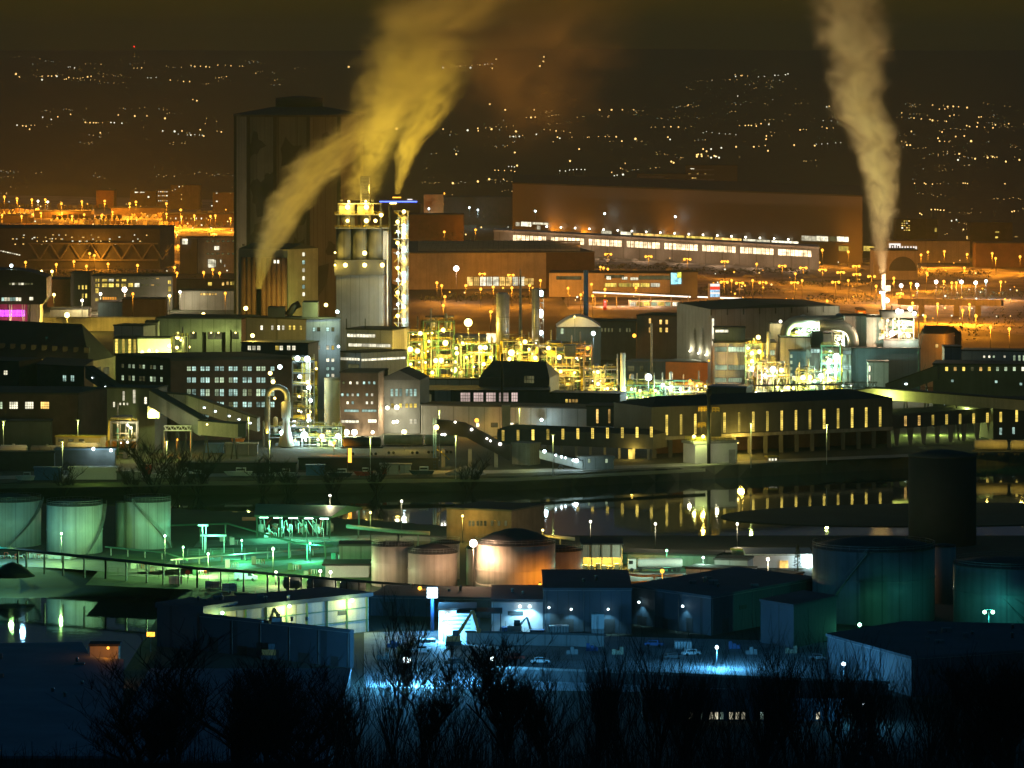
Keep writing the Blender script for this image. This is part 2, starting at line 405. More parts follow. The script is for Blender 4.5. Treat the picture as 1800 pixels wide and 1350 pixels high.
# ================================================================ steam
def fcurve(nt, pts):
    n = nt.nodes.new('ShaderNodeFloatCurve'); c = n.mapping.curves[0]
    while len(c.points) > 2: c.points.remove(c.points[1])
    c.points[0].location = pts[0]; c.points[1].location = pts[-1]
    for p in pts[1:-1]: c.points.new(*p)
    n.mapping.update(); return n
def plume(label, pts, d, k, colr, seed, cells=7, depth=1.0, aniso=.3, edge=(1.02, .12), absb=None, amp=1.5, fin=0.0, nsc=1.35, end=.35):
    pts = sorted([(Z(py, d), X(cx, d), hw * d / F) for py, cx, hw in pts])
    z0, z1 = pts[0][0], pts[-1][0]; xs = [p[1] for p in pts]; x0, x1 = min(xs) - 1, max(xs) + 1; rm = max(p[2] for p in pts)
    m = MB(); n = 20; nb = 0
    for i, (z, x, r) in enumerate(pts):
        for j in range(n):
            a = 2 * math.pi * j / n; m.v.append((x + r * 1.45 * math.cos(a), d + r * 1.45 * depth * math.sin(a), z))
    for i in range(len(pts) - 1):
        for j in range(n):
            q = i * n; j2 = (j + 1) % n; m.face((q + j, q + j2, q + n + j2, q + n + j))
    m.face([j for j in range(n)][::-1]); m.face([(len(pts) - 1) * n + j for j in range(n)])
    M, nt, out = newmat('steam_%d' % seed)
    g = N(nt, 'ShaderNodeNewGeometry'); s = N(nt, 'ShaderNodeSeparateXYZ'); L(nt, g.outputs['Position'], s.inputs[0])
    def math_(op, a, b=None, c=None):
        q = N(nt, 'ShaderNodeMath', operation=op)
        for i, w in enumerate((a, b, c)):
            if w is None: continue
            if isinstance(w, (int, float)): q.inputs[i].default_value = w
            else: L(nt, w, q.inputs[i])
        return q.outputs[0]
    t = math_('DIVIDE', math_('SUBTRACT', s.outputs['Z'], z0), z1 - z0)
    cx = fcurve(nt, [((p[0] - z0) / (z1 - z0), (p[1] - x0) / (x1 - x0)) for p in pts]); L(nt, t, cx.inputs['Value'])
    cr = fcurve(nt, [((p[0] - z0) / (z1 - z0), p[2] / rm) for p in pts]); L(nt, t, cr.inputs['Value'])
    ax = math_('MULTIPLY_ADD', cx.outputs[0], x1 - x0, x0); rr = math_('MAXIMUM', math_('MULTIPLY', cr.outputs[0], rm), .4)
    u = math_('DIVIDE', math_('SUBTRACT', s.outputs['X'], ax), rr)
    w = math_('DIVIDE', math_('SUBTRACT', s.outputs['Y'], d), math_('MULTIPLY', rr, depth))
    dist = math_('SQRT', math_('ADD', math_('MULTIPLY', u, u), math_('MULTIPLY', w, w)))
    cb = N(nt, 'ShaderNodeCombineXYZ'); L(nt, math_('MULTIPLY', u, 1.0), cb.inputs[0]); L(nt, w, cb.inputs[1]); L(nt, math_('MULTIPLY_ADD', math_('POWER', math_('MAXIMUM', t, 0.001), .7), cells, seed * 3.7), cb.inputs[2])
    nz = N(nt, 'ShaderNodeTexNoise', Scale=nsc, Detail=4.0, Roughness=.55, Distortion=.9); L(nt, cb.outputs[0], nz.inputs['Vector'])
    nb = math_('MULTIPLY', math_('SUBTRACT', nz.outputs['Fac'], .5), amp)
    f = math_('ADD', dist, nb)
    ss = N(nt, 'ShaderNodeMapRange', interpolation_type='SMOOTHSTEP'); ss.inputs['From Min'].default_value = edge[0]; ss.inputs['From Max'].default_value = edge[1]; L(nt, f, ss.inputs['Value'])
    # vanish towards the outer skin
    sk = N(nt, 'ShaderNodeMapRange', interpolation_type='SMOOTHSTEP'); sk.inputs['From Min'].default_value = 1.42; sk.inputs['From Max'].default_value = 1.0; L(nt, dist, sk.inputs['Value'])
    fade = N(nt, 'ShaderNodeMapRange'); fade.inputs['From Min'].default_value = 1.0; fade.inputs['From Max'].default_value = .35; fade.inputs['To Min'].default_value = end; L(nt, t, fade.inputs['Value'])
    den = math_('MULTIPLY', math_('MULTIPLY', ss.outputs[0], sk.outputs[0]), math_('MULTIPLY', fade.outputs[0], math_('DIVIDE', k, rr)))
    if fin:
        fi = N(nt, 'ShaderNodeMapRange', interpolation_type='SMOOTHSTEP'); fi.inputs['From Max'].default_value = fin; L(nt, t, fi.inputs['Value']); den = math_('MULTIPLY', den, fi.outputs[0])
    n2 = N(nt, 'ShaderNodeTexNoise', Scale=nsc * 1.35, Detail=3.0, Roughness=.5, Distortion=1.0); L(nt, cb.outputs[0], n2.inputs['Vector'])
    bl = N(nt, 'ShaderNodeMapRange', interpolation_type='SMOOTHSTEP'); bl.inputs['From Min'].default_value = .36; bl.inputs['From Max'].default_value = .66; bl.inputs['To Min'].default_value = .3; bl.inputs['To Max'].default_value = 1.5; L(nt, n2.outputs['Fac'], bl.inputs['Value'])
    den = math_('MULTIPLY', den, bl.outputs[0])
    v = N(nt, 'ShaderNodeVolumePrincipled', Anisotropy=aniso); v.inputs['Color'].default_value = (*colr, 1); L(nt, den, v.inputs['Density'])  # yellow tint stands in for lamplight on naturally white steam
    if absb: v.inputs['Absorption Color'].default_value = (*absb, 1)
    L(nt, v.outputs[0], out.inputs['Volume']); MAT[M.name] = M
    o = m.build('steam_plume', M, loc=(pts[0][1], d, z0)); tag(o, label, 'steam plume', 'steam plumes over the works')
    return o
if SMOKE:
    plume('straight tall plume rising from the slim stack of the white plant at right', [(481, 1552, 6.5), (460, 1550, 10), (440, 1549, 15), (400, 1549, 21), (360, 1551, 30), (320, 1548, 36), (290, 1542, 44), (260, 1542, 49), (230, 1530, 52), (200, 1512, 54), (170, 1506, 54), (140, 1508, 60), (100, 1507, 66), (60, 1500, 74), (20, 1492, 80), (-40, 1482, 90)], DG(655), 2.3, (.99, .98, .74), 1, 10)
    plume('long slanting plume blown from the short black stack beside the brown silos', [(509, 455, 6), (490, 457, 10), (460, 464, 18), (430, 474, 28), (400, 489, 36), (370, 503, 43), (340, 523, 51), (310, 545, 55), (280, 572, 58), (255, 602, 62), (230, 640, 68), (200, 672, 76), (170, 693, 82), (140, 709, 96), (100, 728, 108), (60, 750, 125), (20, 780, 150), (-40, 825, 190)], 2200, 2.1, (.985, .975, .58), 2, 9)
    plume('broad pale steam rising off the lamp-lit head of the tall tower', [(352, 634, 34), (330, 637, 36), (300, 645, 40), (270, 655, 46), (240, 668, 52), (200, 688, 58), (150, 705, 70), (100, 725, 85)], DG(625), 2.2, (.985, .975, .58), 3, 5, .5, end=0.0)
    plume('small thin plume rising beyond the lattice tower', [(341, 699, 6), (325, 702, 10), (300, 708, 16), (275, 713, 21), (250, 722, 28), (220, 742, 37), (190, 757, 44), (150, 768, 58), (100, 775, 80), (60, 790, 95)], 2170, 2.0, (.985, .975, .58), 4, 6, end=0.0)
    plume('faint wide drift of smoke spreading under the dark sky', [(300, 930, 120), (240, 930, 150), (180, 925, 170), (120, 920, 190), (60, 935, 220), (0, 960, 250), (-50, 1000, 270)], DG(540), 1.7, (.985, .97, .5), 5, 3, .3, amp=2.0, fin=.75, edge=(1.0, 0.0))
# ================================================================ foreground yards
def sheet(name, pts, z, m):
    return struct(MB().poly([(G(px, py, z).x, G(px, py, z).y, z) for px, py in pts][::-1]), name, m)
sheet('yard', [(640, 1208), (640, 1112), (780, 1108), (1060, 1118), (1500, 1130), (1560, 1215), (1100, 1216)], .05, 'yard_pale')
sheet('grass', [(150, 1028), (200, 975), (420, 965), (660, 968), (650, 1040), (420, 1040)], .05, 'grass')
sheet('road', [(-60, 990), (-60, 978), (130, 982), (360, 1000), (420, 1012), (410, 1020), (330, 1015), (120, 1000)], .09, 'road')
sheet('road', [(190, 1010), (650, 972), (650, 980), (330, 1010), (250, 1014)], .09, 'road')
sheet('road', [(290, 992), (300, 985), (640, 958), (640, 966), (420, 984)], .09, 'road')
sheet('road', [(340, 962), (350, 950), (660, 940), (800, 945), (800, 952), (640, 950)], .09, 'road')
sheet('road', [(1020, 1022), (1025, 1006), (1430, 1010), (1430, 1028)], .09, 'yard')
# ---------------------------------------------------------------- storage tanks
def tank(label, p0, p1, rim, base, m, apex=None, rail=True, stair=None, band=(), name='storage_tank', group=None, colr='roof_dark'):
    d = DG(base)
    for _ in range(5): r = (p1 - p0) / 2 * d / F; d = DG(base) + r
    cx = X((p0 + p1) / 2, d); z1 = Z(rim, d - r)
    t = thing(name, label, 'storage tank', (cx, d, 0), group)
    MB().lathe(cx, d, [(r, -.2), (r, z1)], 56).build('shell', m, t)
    h = (r * .18) if apex is None else apex
    MB().lathe(cx, d, [(r + .12, z1 + .01), (r + .12, z1 + .25), (r * .6, z1 + .25 + h * .62), (r * .25, z1 + .25 + h * .93), (.4, z1 + .25 + h)], 56).build('roof', colr, t)
    for bz in band:
        z = Z(bz, d - r)
        MB().lathe(cx, d, [(r + .02, z - .14), (r + .16, z - .14), (r + .16, z + .14), (r + .02, z + .14)], 56, sm=False).build('ring', m, t)
    if rail:
        ps = [(cx + r * math.cos(a), d + r * math.sin(a), z1 + .25) for a in [2 * math.pi * i / 40 for i in range(41)]]
        MB().rail(ps, 1.1, 4, .045, rows=2).build('railing', 'steel', t)
    if stair:
        a0, a1 = map(math.radians, stair); mb = MB(); pr = None; ps = []
        for i in range(25):
            a = a0 + (a1 - a0) * i / 24; z = .3 + (z1 - .3) * i / 24; ps.append((cx + (r + .55) * math.cos(a), d + (r + .55) * math.sin(a), z))
        for i in range(24):
            q, w = Vector(ps[i]), Vector(ps[i + 1]); n = Vector((q.x - cx, q.y - d, 0)).normalized() * .5
            mb.prism([tuple((q - n)[:2]), tuple((w - n)[:2]), tuple((w + n)[:2]), tuple((q + n)[:2])], [q.z - .25, w.z - .25, w.z - .25, q.z - .25], [q.z, w.z, w.z, q.z])
        mb.rail([Vector(p) + Vector(((p[0] - cx) / r * .5, (p[1] - d) / r * .5, 0)) for p in ps], 1.1, 3, .05)
        mb.build('stair', 'steel', t)
    t['r'] = r
    return t
tank('pale green-lit tank with a spiral stair at the left picture edge', -38, 72, 884, 963, 'tank_pale', stair=(-88, -12))
tank('pale tank beside the twin yard lamp, stair down its right flank', 82, 180, 891, 975, 'tank_pale', stair=(-60, 8), band=(935,), apex=1.2)
tank('pale tank with a dark stair slanting down its middle', 218, 300, 884, 966, 'tank_pale', stair=(-22, -118), apex=1.2)
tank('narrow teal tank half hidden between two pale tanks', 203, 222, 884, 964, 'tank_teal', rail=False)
tank('cream tank with railings left of the small domed tank', 653, 727, 962, 1032, 'tank_cream', apex=.8, band=(992,))
tank('small cream domed tank in front of the big ochre tank', 717, 804, 975, 1037, 'tank_cream', apex=2.0, band=(1003,))
tank('pinkish tank with railings behind the small domed tank', 757, 808, 957, 1020, 'tank_cream', apex=.6)
tank('narrow pink tank squeezed left of the big ochre tank', 820, 872, 966, 1030, 'tank_cream', apex=.5, rail=False)
tank('big ochre tank with a ring line and dark cone roof', 836, 976, 961, 1047, 'tank_cream', apex=3.4, band=(1006, 1031))
tank('rust-streaked tank right of the big ochre tank', 938, 1024, 971, 1030, 'tank_cream', apex=1.0, band=(1000,))
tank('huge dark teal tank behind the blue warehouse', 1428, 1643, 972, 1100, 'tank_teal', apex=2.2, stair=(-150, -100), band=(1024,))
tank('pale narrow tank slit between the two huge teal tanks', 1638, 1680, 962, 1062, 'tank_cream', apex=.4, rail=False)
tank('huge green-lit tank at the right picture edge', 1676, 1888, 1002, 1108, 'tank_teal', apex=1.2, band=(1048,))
tank('unlit black tank standing by the basin at right', 1597, 1716, 806, 962, 'black', apex=1.5, rail=False, name='storage_tank')
# ---------------------------------------------------------------- free-standing lamps
def pole_lamp(label, px, py, base, c, p, r=.35, arm=0, cat='street lamp', name='street_lamp', twin=0, group=None, mast=.11):
    """a lamp on its own mast: px,py is the lamp, base the ground line of its foot"""
    d = DG(base); q = P(px, py, d); fx = q.x - arm
    t = thing(name, label, cat, (fx, d, 0), group)
    MB().tube([(fx, d, -.1), (fx, d, q.z + .3), (q.x, d, q.z + r + .28)] if arm else [(fx, d, -.1), (fx, d, q.z + r + .2)], [mast, mast * .7, mast * .6] if arm else [mast, mast * .7], 6).build('pole', 'steel_dark', t)
    for k in ([0] if not twin else [-twin, twin]):
        bulb((q.x + k, d, q.z), c, r, t, 'lamp_head')
        MB().lathe(q.x + k, d, [(r * .8, q.z + r * 1.31), (r * .6, q.z + r * 1.31 + .12), (.08, q.z + r * 1.31 + .2)], 10).build('lamp_cap', 'steel_dark', t)
    if twin: MB().bar((q.x - twin, d, q.z + r + .15), (q.x + twin, d, q.z + r + .15), .06).build('cross_arm', 'steel', t)
    if p: light((q.x, d - 1.3, q.z - r - .5), c, p, t, r=.3)
    return t
pole_lamp('glaring pinkish floodlight on a pole before the ochre tank', 832, 955, 1046, 'pink', 8500, .9)
pole_lamp('twin yard lamp in front of the pale tank at left', 108, 938, 990, 'moss', 7000, .3, twin=.001)
pole_lamp('yard lamp with a tall pole right of the slanting-stair tank', 290, 942, 1002, 'moss', 6500, .3)
pole_lamp('low green lamp on the lit lawn beside the small canopy', 366, 974, 1012, 'moss', 14000, .3)
pole_lamp('green lamp on a pole over the lawn road', 480, 965, 1015, 'moss', 16000, .35)
pole_lamp('green lamp left of the cream railing tank', 640, 954, 992, 'green', 14000, .35)
pole_lamp('basin-side lamp with a curved arm left of the canopy roof end', 580, 871, 940, 'white', 1800, .3, arm=-.0)
pole_lamp('basin-side lamp above the yellow reflections', 706, 881, 945, 'white', 1800, .3)
pole_lamp('short basin-side lamp right of the canopy', 651, 901, 950, 'lime', 2200, .3)
pole_lamp('yellowish lamp before the red-brown quay house', 813, 907, 955, 'yel', 3000, .3)
pole_lamp('orange lamp right of the red-brown quay house', 954, 932, 968, 'yel', 2000, .3)
pole_lamp('white lamp on a mast above the yellow-lit shed', 1038, 917, 962, 'white', 2500, .3)
pole_lamp('white lamp on a mast above the white tank truck', 1152, 921, 975, 'white', 2500, .3)
pole_lamp('white lamp on a mast left of the conifer', 1296, 921, 972, 'white', 2500, .3)
pole_lamp('orange lamp standing among the pipes before the small domed tank', 738, 1034, 1075, 'or', 3000, .45)
pole_lamp('orange lamp low on the front of the ochre tank', 949, 1028, 1052, 'or', 1800, .4)
pole_lamp('orange lamp between the ochre tank and the pipe bridge', 984, 1017, 1048, 'or', 2500, .42)
pole_lamp('orange lamp at the end of the yellow pipe bridge', 1164, 1004, 1036, 'or', 3500, .5)
pole_lamp('warm lamp in front of the white depot', 1350, 983, 1024, 'white', 7000, .4)
pole_lamp('green-blue twin lamp before the huge tank at far right', 1738, 1076, 1118, 'teal', 2600, .42, twin=.95)
pole_lamp('greenish lamp low behind the flat dark roof', 1511, 1098, 1114, 'green', 1300, .4)
pole_lamp('small green lamp above the white tank truck', 1172, 968, 1000, 'green', 2500, .28)
pole_lamp('small white lamp over the low green house', 1236, 980, 1008, 'mint', 2500, .28)
pole_lamp('second small white lamp below the first by the green house', 1238, 998, 1014, 'mint', 2000, .28)
pole_lamp('blazing blue-white floodlight behind the bare trees', 715, 1160, 1205, 'blue', 36000, .75)
pole_lamp('blazing blue-white floodlight before the lit garage door', 780, 1101, 1128, 'blue', 8000, .75)
pole_lamp('smaller white floodlight deep inside the tree tops', 865, 1158, 1196, 'blue', 9000, .42)
pole_lamp('yellowish yard lamp half hidden by twigs at centre right', 1260, 1138, 1175, 'blue', 10000, .35)
pole_lamp('white yard lamp behind the dense saplings', 1483, 1167, 1205, 'blue', 1600, .4)
pole_lamp('faint lamp among the saplings below the flat dark roof', 1518, 1239, 1275, 'blue', 3000, .25)
pole_lamp('pale lamp over the lawn road right of the parked van', 485, 1006, 1030, 'white', 3000, .3)
pole_lamp('pale lamp before the lean-to shelter', 563, 1004, 1030, 'white', 3500, .35)
pole_lamp('thin green lamp in the middle of the lit lawn', 425, 950, 985, 'green', 8000, .25)
pole_lamp('thin green lamp near the canopy end', 545, 955, 988, 'green', 8000, .25)
pole_lamp('thin lamp between the slanting-stair tank and the lawn', 322, 962, 998, 'moss', 6000, .25)
# floodlight mast
t = thing('floodlight_mast', 'blue mast carrying a louvred block of floodlights', 'floodlight mast', G(760, 1110))
d = DG(1110); q = P(760, 1043, d)
MB().tube([(q.x, d, 0), (q.x, d, q.z - 1)], [.5, .4], 8).build('mast', 'blue', t)
for i in range(3): MB().box(q.x - 1.2, d - .35, q.z - 1 + i * .85, q.x + 1.2, d - .1, q.z - .45 + i * .85).build('light_panel', 'E_cool', t)
MB().box(q.x - 1.3, d - .08, q.z - 1.2, q.x + 1.3, d + .15, q.z + 1.5).build('panel_frame', 'steel_dark', t)
light((q.x, d - 3, q.z + .5), 'blue', 6000, t)
# ---------------------------------------------------------------- lit hall, its near wing and the low roofs on the left
ft = foot((358, 1102), (648, 1136), 16); zt = Z(1078, 1102)
t = bld('recycling_hall', 'blue hall wing with a glowing pale facade seen over a dark wing', 'hall', ft, zt, 'tank_cream', 'roof_blue', eave=1.2, th=.9)
A, B = ft[0], ft[1]
a, b = Vector((*A, 0)), Vector((*B, 0))
for i in range(9):
    p = a.lerp(b, (i + .02) / 8.1); MB().box(p.x - .18, p.y - .5, -.2, p.x + .18, p.y - .05, zt - .1).build('pilaster', 'steel_green', t)
for z in (zt * .35, zt * .7): MB().bar(a + Vector((0, -.3, z)), b + Vector((0, -.3, z)), .12).build('rail_beam', 'steel_green', t)
for px, py in ((380, 1070), (498, 1058), (608, 1048)):
    q, _, n = wallpt(px, py + 6, A, B, 2.2); bulb(q, 'mint', .35, t); light(q + n * .3 + Vector((0, 0, -1)), 'lime', 1700, t)
ft = foot((358, 1101), (622, 1070), -14 + 28); ft = [ft[0], ft[1], (ft[1][0] - 3, ft[1][1] - 14), (ft[0][0] - 3, ft[0][1] - 14)]
c0, c1 = Vector(ft[0]), Vector(ft[1]); nn = Vector((c1.y - c0.y, -(c1.x - c0.x))).normalized() * 1.2
bld('hall_wing', 'dark navy wing with a plain blank wall before the glowing facade', 'hall', [tuple(c0), tuple(c1), tuple(c1 + nn), tuple(c0 + nn)], 7.9, 'slate', 'roof_blue', eave=.1)
bld('corner_block', 'dark blue block at the water end of the glowing hall', 'building', foot((276, 1108), (357, 1100), 12), Z(1066, 1104), 'slate', 'roof_blue')
bld('flat_hall', 'flat navy roof in the empty lower left corner', 'hall', [(X(-120, 1070), 1062), (X(-120, 1070), 895), (X(262, 960), 895), (X(216, 1036), 1036), (X(158, 1040), 1040), (X(152, 1078), 1066)], 5.6, 'slate', 'membrane')
bld('flat_shed', 'low dark shed roof below the glowing hall wing', 'shed', foot((170, 900), (575, 900), 133), 4.0, 'black', 'membrane')
t = thing('jetty_sign', 'small orange lit sign at the water edge below the block', 'sign', P(265, 1122, 1105) * Vector((1, 1, 0)))
q = P(265, 1115, 1097); MB().box(q.x - .08, q.y, 0, q.x + .08, q.y + .1, q.z).build('post', 'steel', t); MB().box(q.x - .9, q.y - .1, q.z - .5, q.x + .9, q.y, q.z + .5).build('panel', 'E_or', t)
# orange-lit wall glimpsed behind the tree
t = bld('lamp_lit_hut', 'small hut glowing orange behind a bare tree top', 'hut', foot((158, 1046), (208, 1046), 5), Z(1136, 1046), 'cream', 'roof_dark')
q = P(190, 1139, 1042); bulb(q, 'or', .3, t); light(q + Vector((0, -1.4, -.5)), 'or', 420, t)
# ---------------------------------------------------------------- white workshop and navy warehouses
dA = DG(1112)
t = bld('white_workshop', 'white workshop front glaring under two wall lamps', 'workshop', foot((864, dA), (954, dA), 30), Z(1057, dA), 'white', 'roof_blue')
q = P(907, 1078, dA); MB().box(q.x - 1.7, dA - .12, q.z - .5, q.x + 1.7, dA - .02, q.z + .5).build('window_band', 'steel_dark', t)
for px in (914, 931): lampat(t, px, 1066, dA - 1.1, 'ice', 1700, .3, spot=120)
t = bld('grey_workshop', 'dim mauve workshop wall behind the lit garage door', 'workshop', foot((650, 1168), (866, 1163), 22), Z(1052, 1165), 'slate', 'roof_blue')
d = DG(1126)
t = bld('garage', 'small lit garage with a white louvred door behind the excavator arm', 'garage', foot((771, d), (836, d), 12), Z(1073, d), 'white', 'roof_dark')
for py in (1083, 1090, 1097, 1104): q = P(803, py, d); MB().box(q.x - 3.2, d - .1, q.z - .1, q.x + 3.2, d - .02, q.z + .1).build('door_slat', 'slate', t)
lampat(t, 787, 1081, d - 1.2, 'ice', 1100, .35, off=.6)
t = thing('canopy', 'thin dark canopy roof sticking out beside the garage', 'canopy', G(850, 1124))
MB().prism(foot((802, d - 3), (883, d - 3), 9), Z(1076, d), Z(1074, d) + .1).build('roof', 'roof_dark', t)
for px in (880, 842): q = X(px, d - 2.5); MB().box(q - .12, d - 2.6, 0, q + .12, d - 2.4, Z(1076, d) - .02).build('post', 'steel_dark', t)
t = bld('warehouse', 'navy warehouse with three wall lamps and a dark doorway', 'warehouse', foot((955, dA - 2), (1110, dA - 2), 40), Z(1037, dA - 2), 'slate', 'roof_blue')
for px, py in ((965, 1068), (1004, 1071), (1069, 1071)): lampat(t, px, py, dA - 3.4, 'ice', 900, .22, spot=95)
q = P(979, 1077, dA); MB().box(q.x - 1.6, dA - 2.12, 0, q.x + 1.6, dA - 2.02, q.z).build('door', 'steel_dark', t)
ft = foot3((1106, 1152), (1250, 1128), (1436, 1168))
t = bld('warehouse', 'larger navy warehouse with two wall lamps on its angled front', 'warehouse', ft, Z(1041, 1140), 'slate', 'roof_blue')
for px, py in ((1130, 1058), (1207, 1065)):
    q, _, n = wallpt(px, py, ft[0], ft[1], 1.2); bulb(q, 'ice', .25, t); light(q + n * .1 + Vector((0, 0, -.2)), 'ice', 1200, t, r=.15, spot=95, aim=q - n * .9 + Vector((0, 0, -4.5)))
bld('warehouse_annex', 'plain navy annex with a pale roof edge at the warehouse corner', 'annex', foot3((1337, 1115), (1395, 1104), (1470, 1122)), Z(1061, 1110), 'slate', 'roof_blue')
d = DG(1128)
t = thing('silo_box', 'tall pale box standing upright before the navy warehouse', 'equipment cabinet', G(1051, 1128))
MB().prism(foot((1040, d), (1062, d), 2.5), 0, Z(1080, d)).build('casing', 'white', t); MB().box(X(1051, d) - .06, d - .08, .3, X(1051, d) + .06, d - .01, Z(1080, d) - .3).build('seam', 'steel_dark', t)
bld('flat_hall', 'wide flat dark roof in front of the huge teal tanks', 'hall', [(X(1455, 1060), 1062), (X(1600, 1025), 1022), (X(1900, 1040), 1040), (X(1900, 1082), 1078), (X(1592, 1082), 1085)], 8.0, 'slate', 'roof_blue')
t = bld('works_office', 'dark low building with a row of lit windows behind the saplings', 'office', foot((1130, 985), (1480, 985), 14), Z(1232, 985), 'slate', 'roof_blue')
ft = foot((1130, 985), (1480, 985), 14)
wins(t, [1215, 1224, 1232, 1250, 1259, 1268, 1285, 1296, 1307, 1340, 1438], [1258], 7, 13, ft[0], ft[1], ['W_cool', 'W_white', 'W_white'], 2, 1)
bld('yard_wall', 'long greenish screen wall along the scrap yard', 'wall', foot((820, 1112), (1062, 1106), .4), 2.6, 'grey', 'steel_dark')
bld('retaining_wall', 'long dark retaining wall below the blue-lit yard', 'wall', foot((870, 1050), (1560, 1024), .8), 2.4, 'grey_dark', 'concrete')
# excavators, skips and other yard gear
def loader(label, pts, base, m, w=.75, cab=True):
    d = DG(base); ps = [P(px, py, d) for px, py in pts]
    t = thing('excavator', label, 'excavator', (ps[0].x, d, 0))
    b = ps[0]
    if cab:
        mb = MB()
        for o in (-1, 1): mb.box(b.x - 1.9, d + o * 1.1 - .3, 0, b.x + 1.9, d + o * 1.1 + .3, .9)
        mb.build('tracks', 'steel_dark', t)
        MB().box(b.x - 1.7, d - 1.2, .95, b.x + 1.6, d + 1.2, 2.2).build('body', m, t)
        MB().prism([(b.x - .2, d - 1.25), (b.x + 1.2, d - 1.25), (b.x + 1.2, d - .2), (b.x - .2, d - .2)], 2.22, 3.5).build('cab', 'slate', t)
    for i in range(len(ps) - 1):
        nm = ('boom', 'stick', 'grapple')[min(i, 2)]
        p, q = ps[i], ps[i + 1]; mb = MB(); mb.tube([p, p.lerp(q, .45), q], [w * .55, w * .75, w * .45], 4, sm=False)
        if i == len(ps) - 2: mb.ball(q, w * .8, n=6)
        mb.build(nm, m, t)
    return t
loader('big orange material excavator with a sharply bent arm', [(797, 1128), (831, 1073), (841, 1108)], 1134, 'orange', .8)
loader('pale blue crane arm folded over the scrap trucks', [(905, 1108), (926, 1085), (933, 1106)], 1116, 'white', .55)
loader('brown excavator arm inside the glowing hall court', [(474, 1096), (481, 1069), (489, 1082)], 1158, 'orange', .7)
def skip(label, px0, px1, top, base, m, depth=3):
    d = DG(base); f_ = foot((px0, d), (px1, d), depth); z1 = Z(top, d); t = thing('skip', label, 'container', (X((px0 + px1) / 2, d), d, 0), None)
    MB().prism(f_, .1, z1).build('body', m, t)
    mb = MB(); n = max(3, int((px1 - px0) / 5))
    for i in range(n + 1):
        x = X(px0 + (px1 - px0) * i / n, d); mb.box(x - .08, d - .16, .12, x + .08, d - .01, z1 - .05)
    mb.build('ribs', 'steel', t); return t
skip('white ribbed skip in front of the warehouse doorway', 965, 1000, 1101, 1119, 'white')
skip('blue skip left of the white ribbed skip', 932, 957, 1108, 1118, 'blue')
skip('dark blue skip under the folded crane arm', 882, 908, 1103, 1114, 'blue')
skip('low flat skip right of the white ribbed skip', 1002, 1040, 1113, 1122, 'slate')
skip('pale bin on the blue yard behind the saplings', 1186, 1216, 1128, 1142, 'white')
skip('long pale trough on the yard left of the saplings', 735, 765, 1124, 1130, 'white')
# ---------------------------------------------------------------- pipe bridge with its posts
def pipe_bridge(label, pts, posts, r, m, post_m='steel_dark', cat='pipe bridge', n=3, name='pipe_bridge', gap=.9):
    """pts: (px, beam py, ground py) along the run"""
    w = []
    for px, by, gy in pts:
        d = DG(gy); w.append(P(px, by, d))
    t = thing(name, label, cat, (w[0].x, w[0].y, 0))
    for k in range(n):
        MB().tube([p + Vector((0, k * gap, .12 * (k % 2))) for p in w], r, 6).build('pipe', m, t)
    for px in posts:
        for i in range(len(pts) - 1):
            if pts[i][0] <= px <= pts[i + 1][0]:
                k = (px - pts[i][0]) / max(1e-6, pts[i + 1][0] - pts[i][0]); p = w[i].lerp(w[i + 1], k)
                MB().box(p.x - .17, p.y - .12, -.2, p.x + .17, p.y + gap * n - .6, p.z - r - .03).build('post', post_m, t)
    return t
pipe_bridge('dark pipe bridge on posts along the water left of the van', [(-30, 962, 1000), (30, 967, 1004), (185, 983, 1018), (346, 1000, 1034), (450, 1007, 1042)], [31, 46, 78, 111, 148, 185, 222, 258, 287, 315, 346, 388, 428], .28, 'steel_dark')
pipe_bridge('dark pipe bridge before the horizontal tanks and domed tank', [(450, 1007, 1044), (650, 1024, 1056), (830, 1037, 1066)], [470, 490, 508, 530, 550, 590, 610, 631, 672, 693, 734, 756, 777, 798], .22, 'steel_dark')
pipe_bridge('thin pipe bridge across the lit lawn to the canopy', [(300, 924, 958), (400, 921, 954), (520, 955, 985), (585, 960, 990)], [352, 396, 508, 540, 572], .15, 'steel_green', 'steel_green', n=2)
pipe_bridge('yellow-lit pipe bridge behind the navy warehouse', [(1026, 1020, 1034), (1100, 1028, 1040), (1220, 1022, 1036), (1330, 1024, 1038), (1430, 1030, 1040)], [1040, 1080, 1120, 1166, 1200, 1260, 1320], .3, 'steel_yellow', 'steel_yellow', n=4)
pipe_bridge('pale green pipe run passing the truck yard', [(1022, 1003, 1018), (1130, 1013, 1026), (1200, 1012, 1026)], [1050, 1090, 1150], .22, 'pipe', 'steel', n=3)
pipe_bridge('olive roofed pipe run from the canopy to the tanks', [(610, 926, 952), (700, 935, 960), (755, 938, 962)], [630, 700, 735], .45, 'cream', 'steel', n=3)
pipe_bridge('pale pipe run behind the cone roof to the yellow shed', [(905, 937, 962), (1010, 948, 968)], [930, 985], .35, 'cream', 'steel', n=2)
pipe_bridge('low pale pipe run along the lawn road', [(300, 985, 996), (420, 975, 986), (560, 965, 976)], [310, 350, 390, 430, 470, 510, 550], .14, 'pipe', 'steel', n=3, gap=.5)
pipe_bridge('low green pipe run in front of the slanting-stair tank', [(185, 962, 976), (290, 972, 984), (330, 985, 996)], [195, 225, 255, 285, 315], .14, 'steel_green', 'steel', n=3, gap=.5)
pipe_bridge('low white pipe run behind the switch house', [(500, 945, 960), (590, 950, 966), (650, 948, 964)], [510, 540, 570, 600, 640], .16, 'white', 'steel', n=3, gap=.5)
rq = random.Random(41)
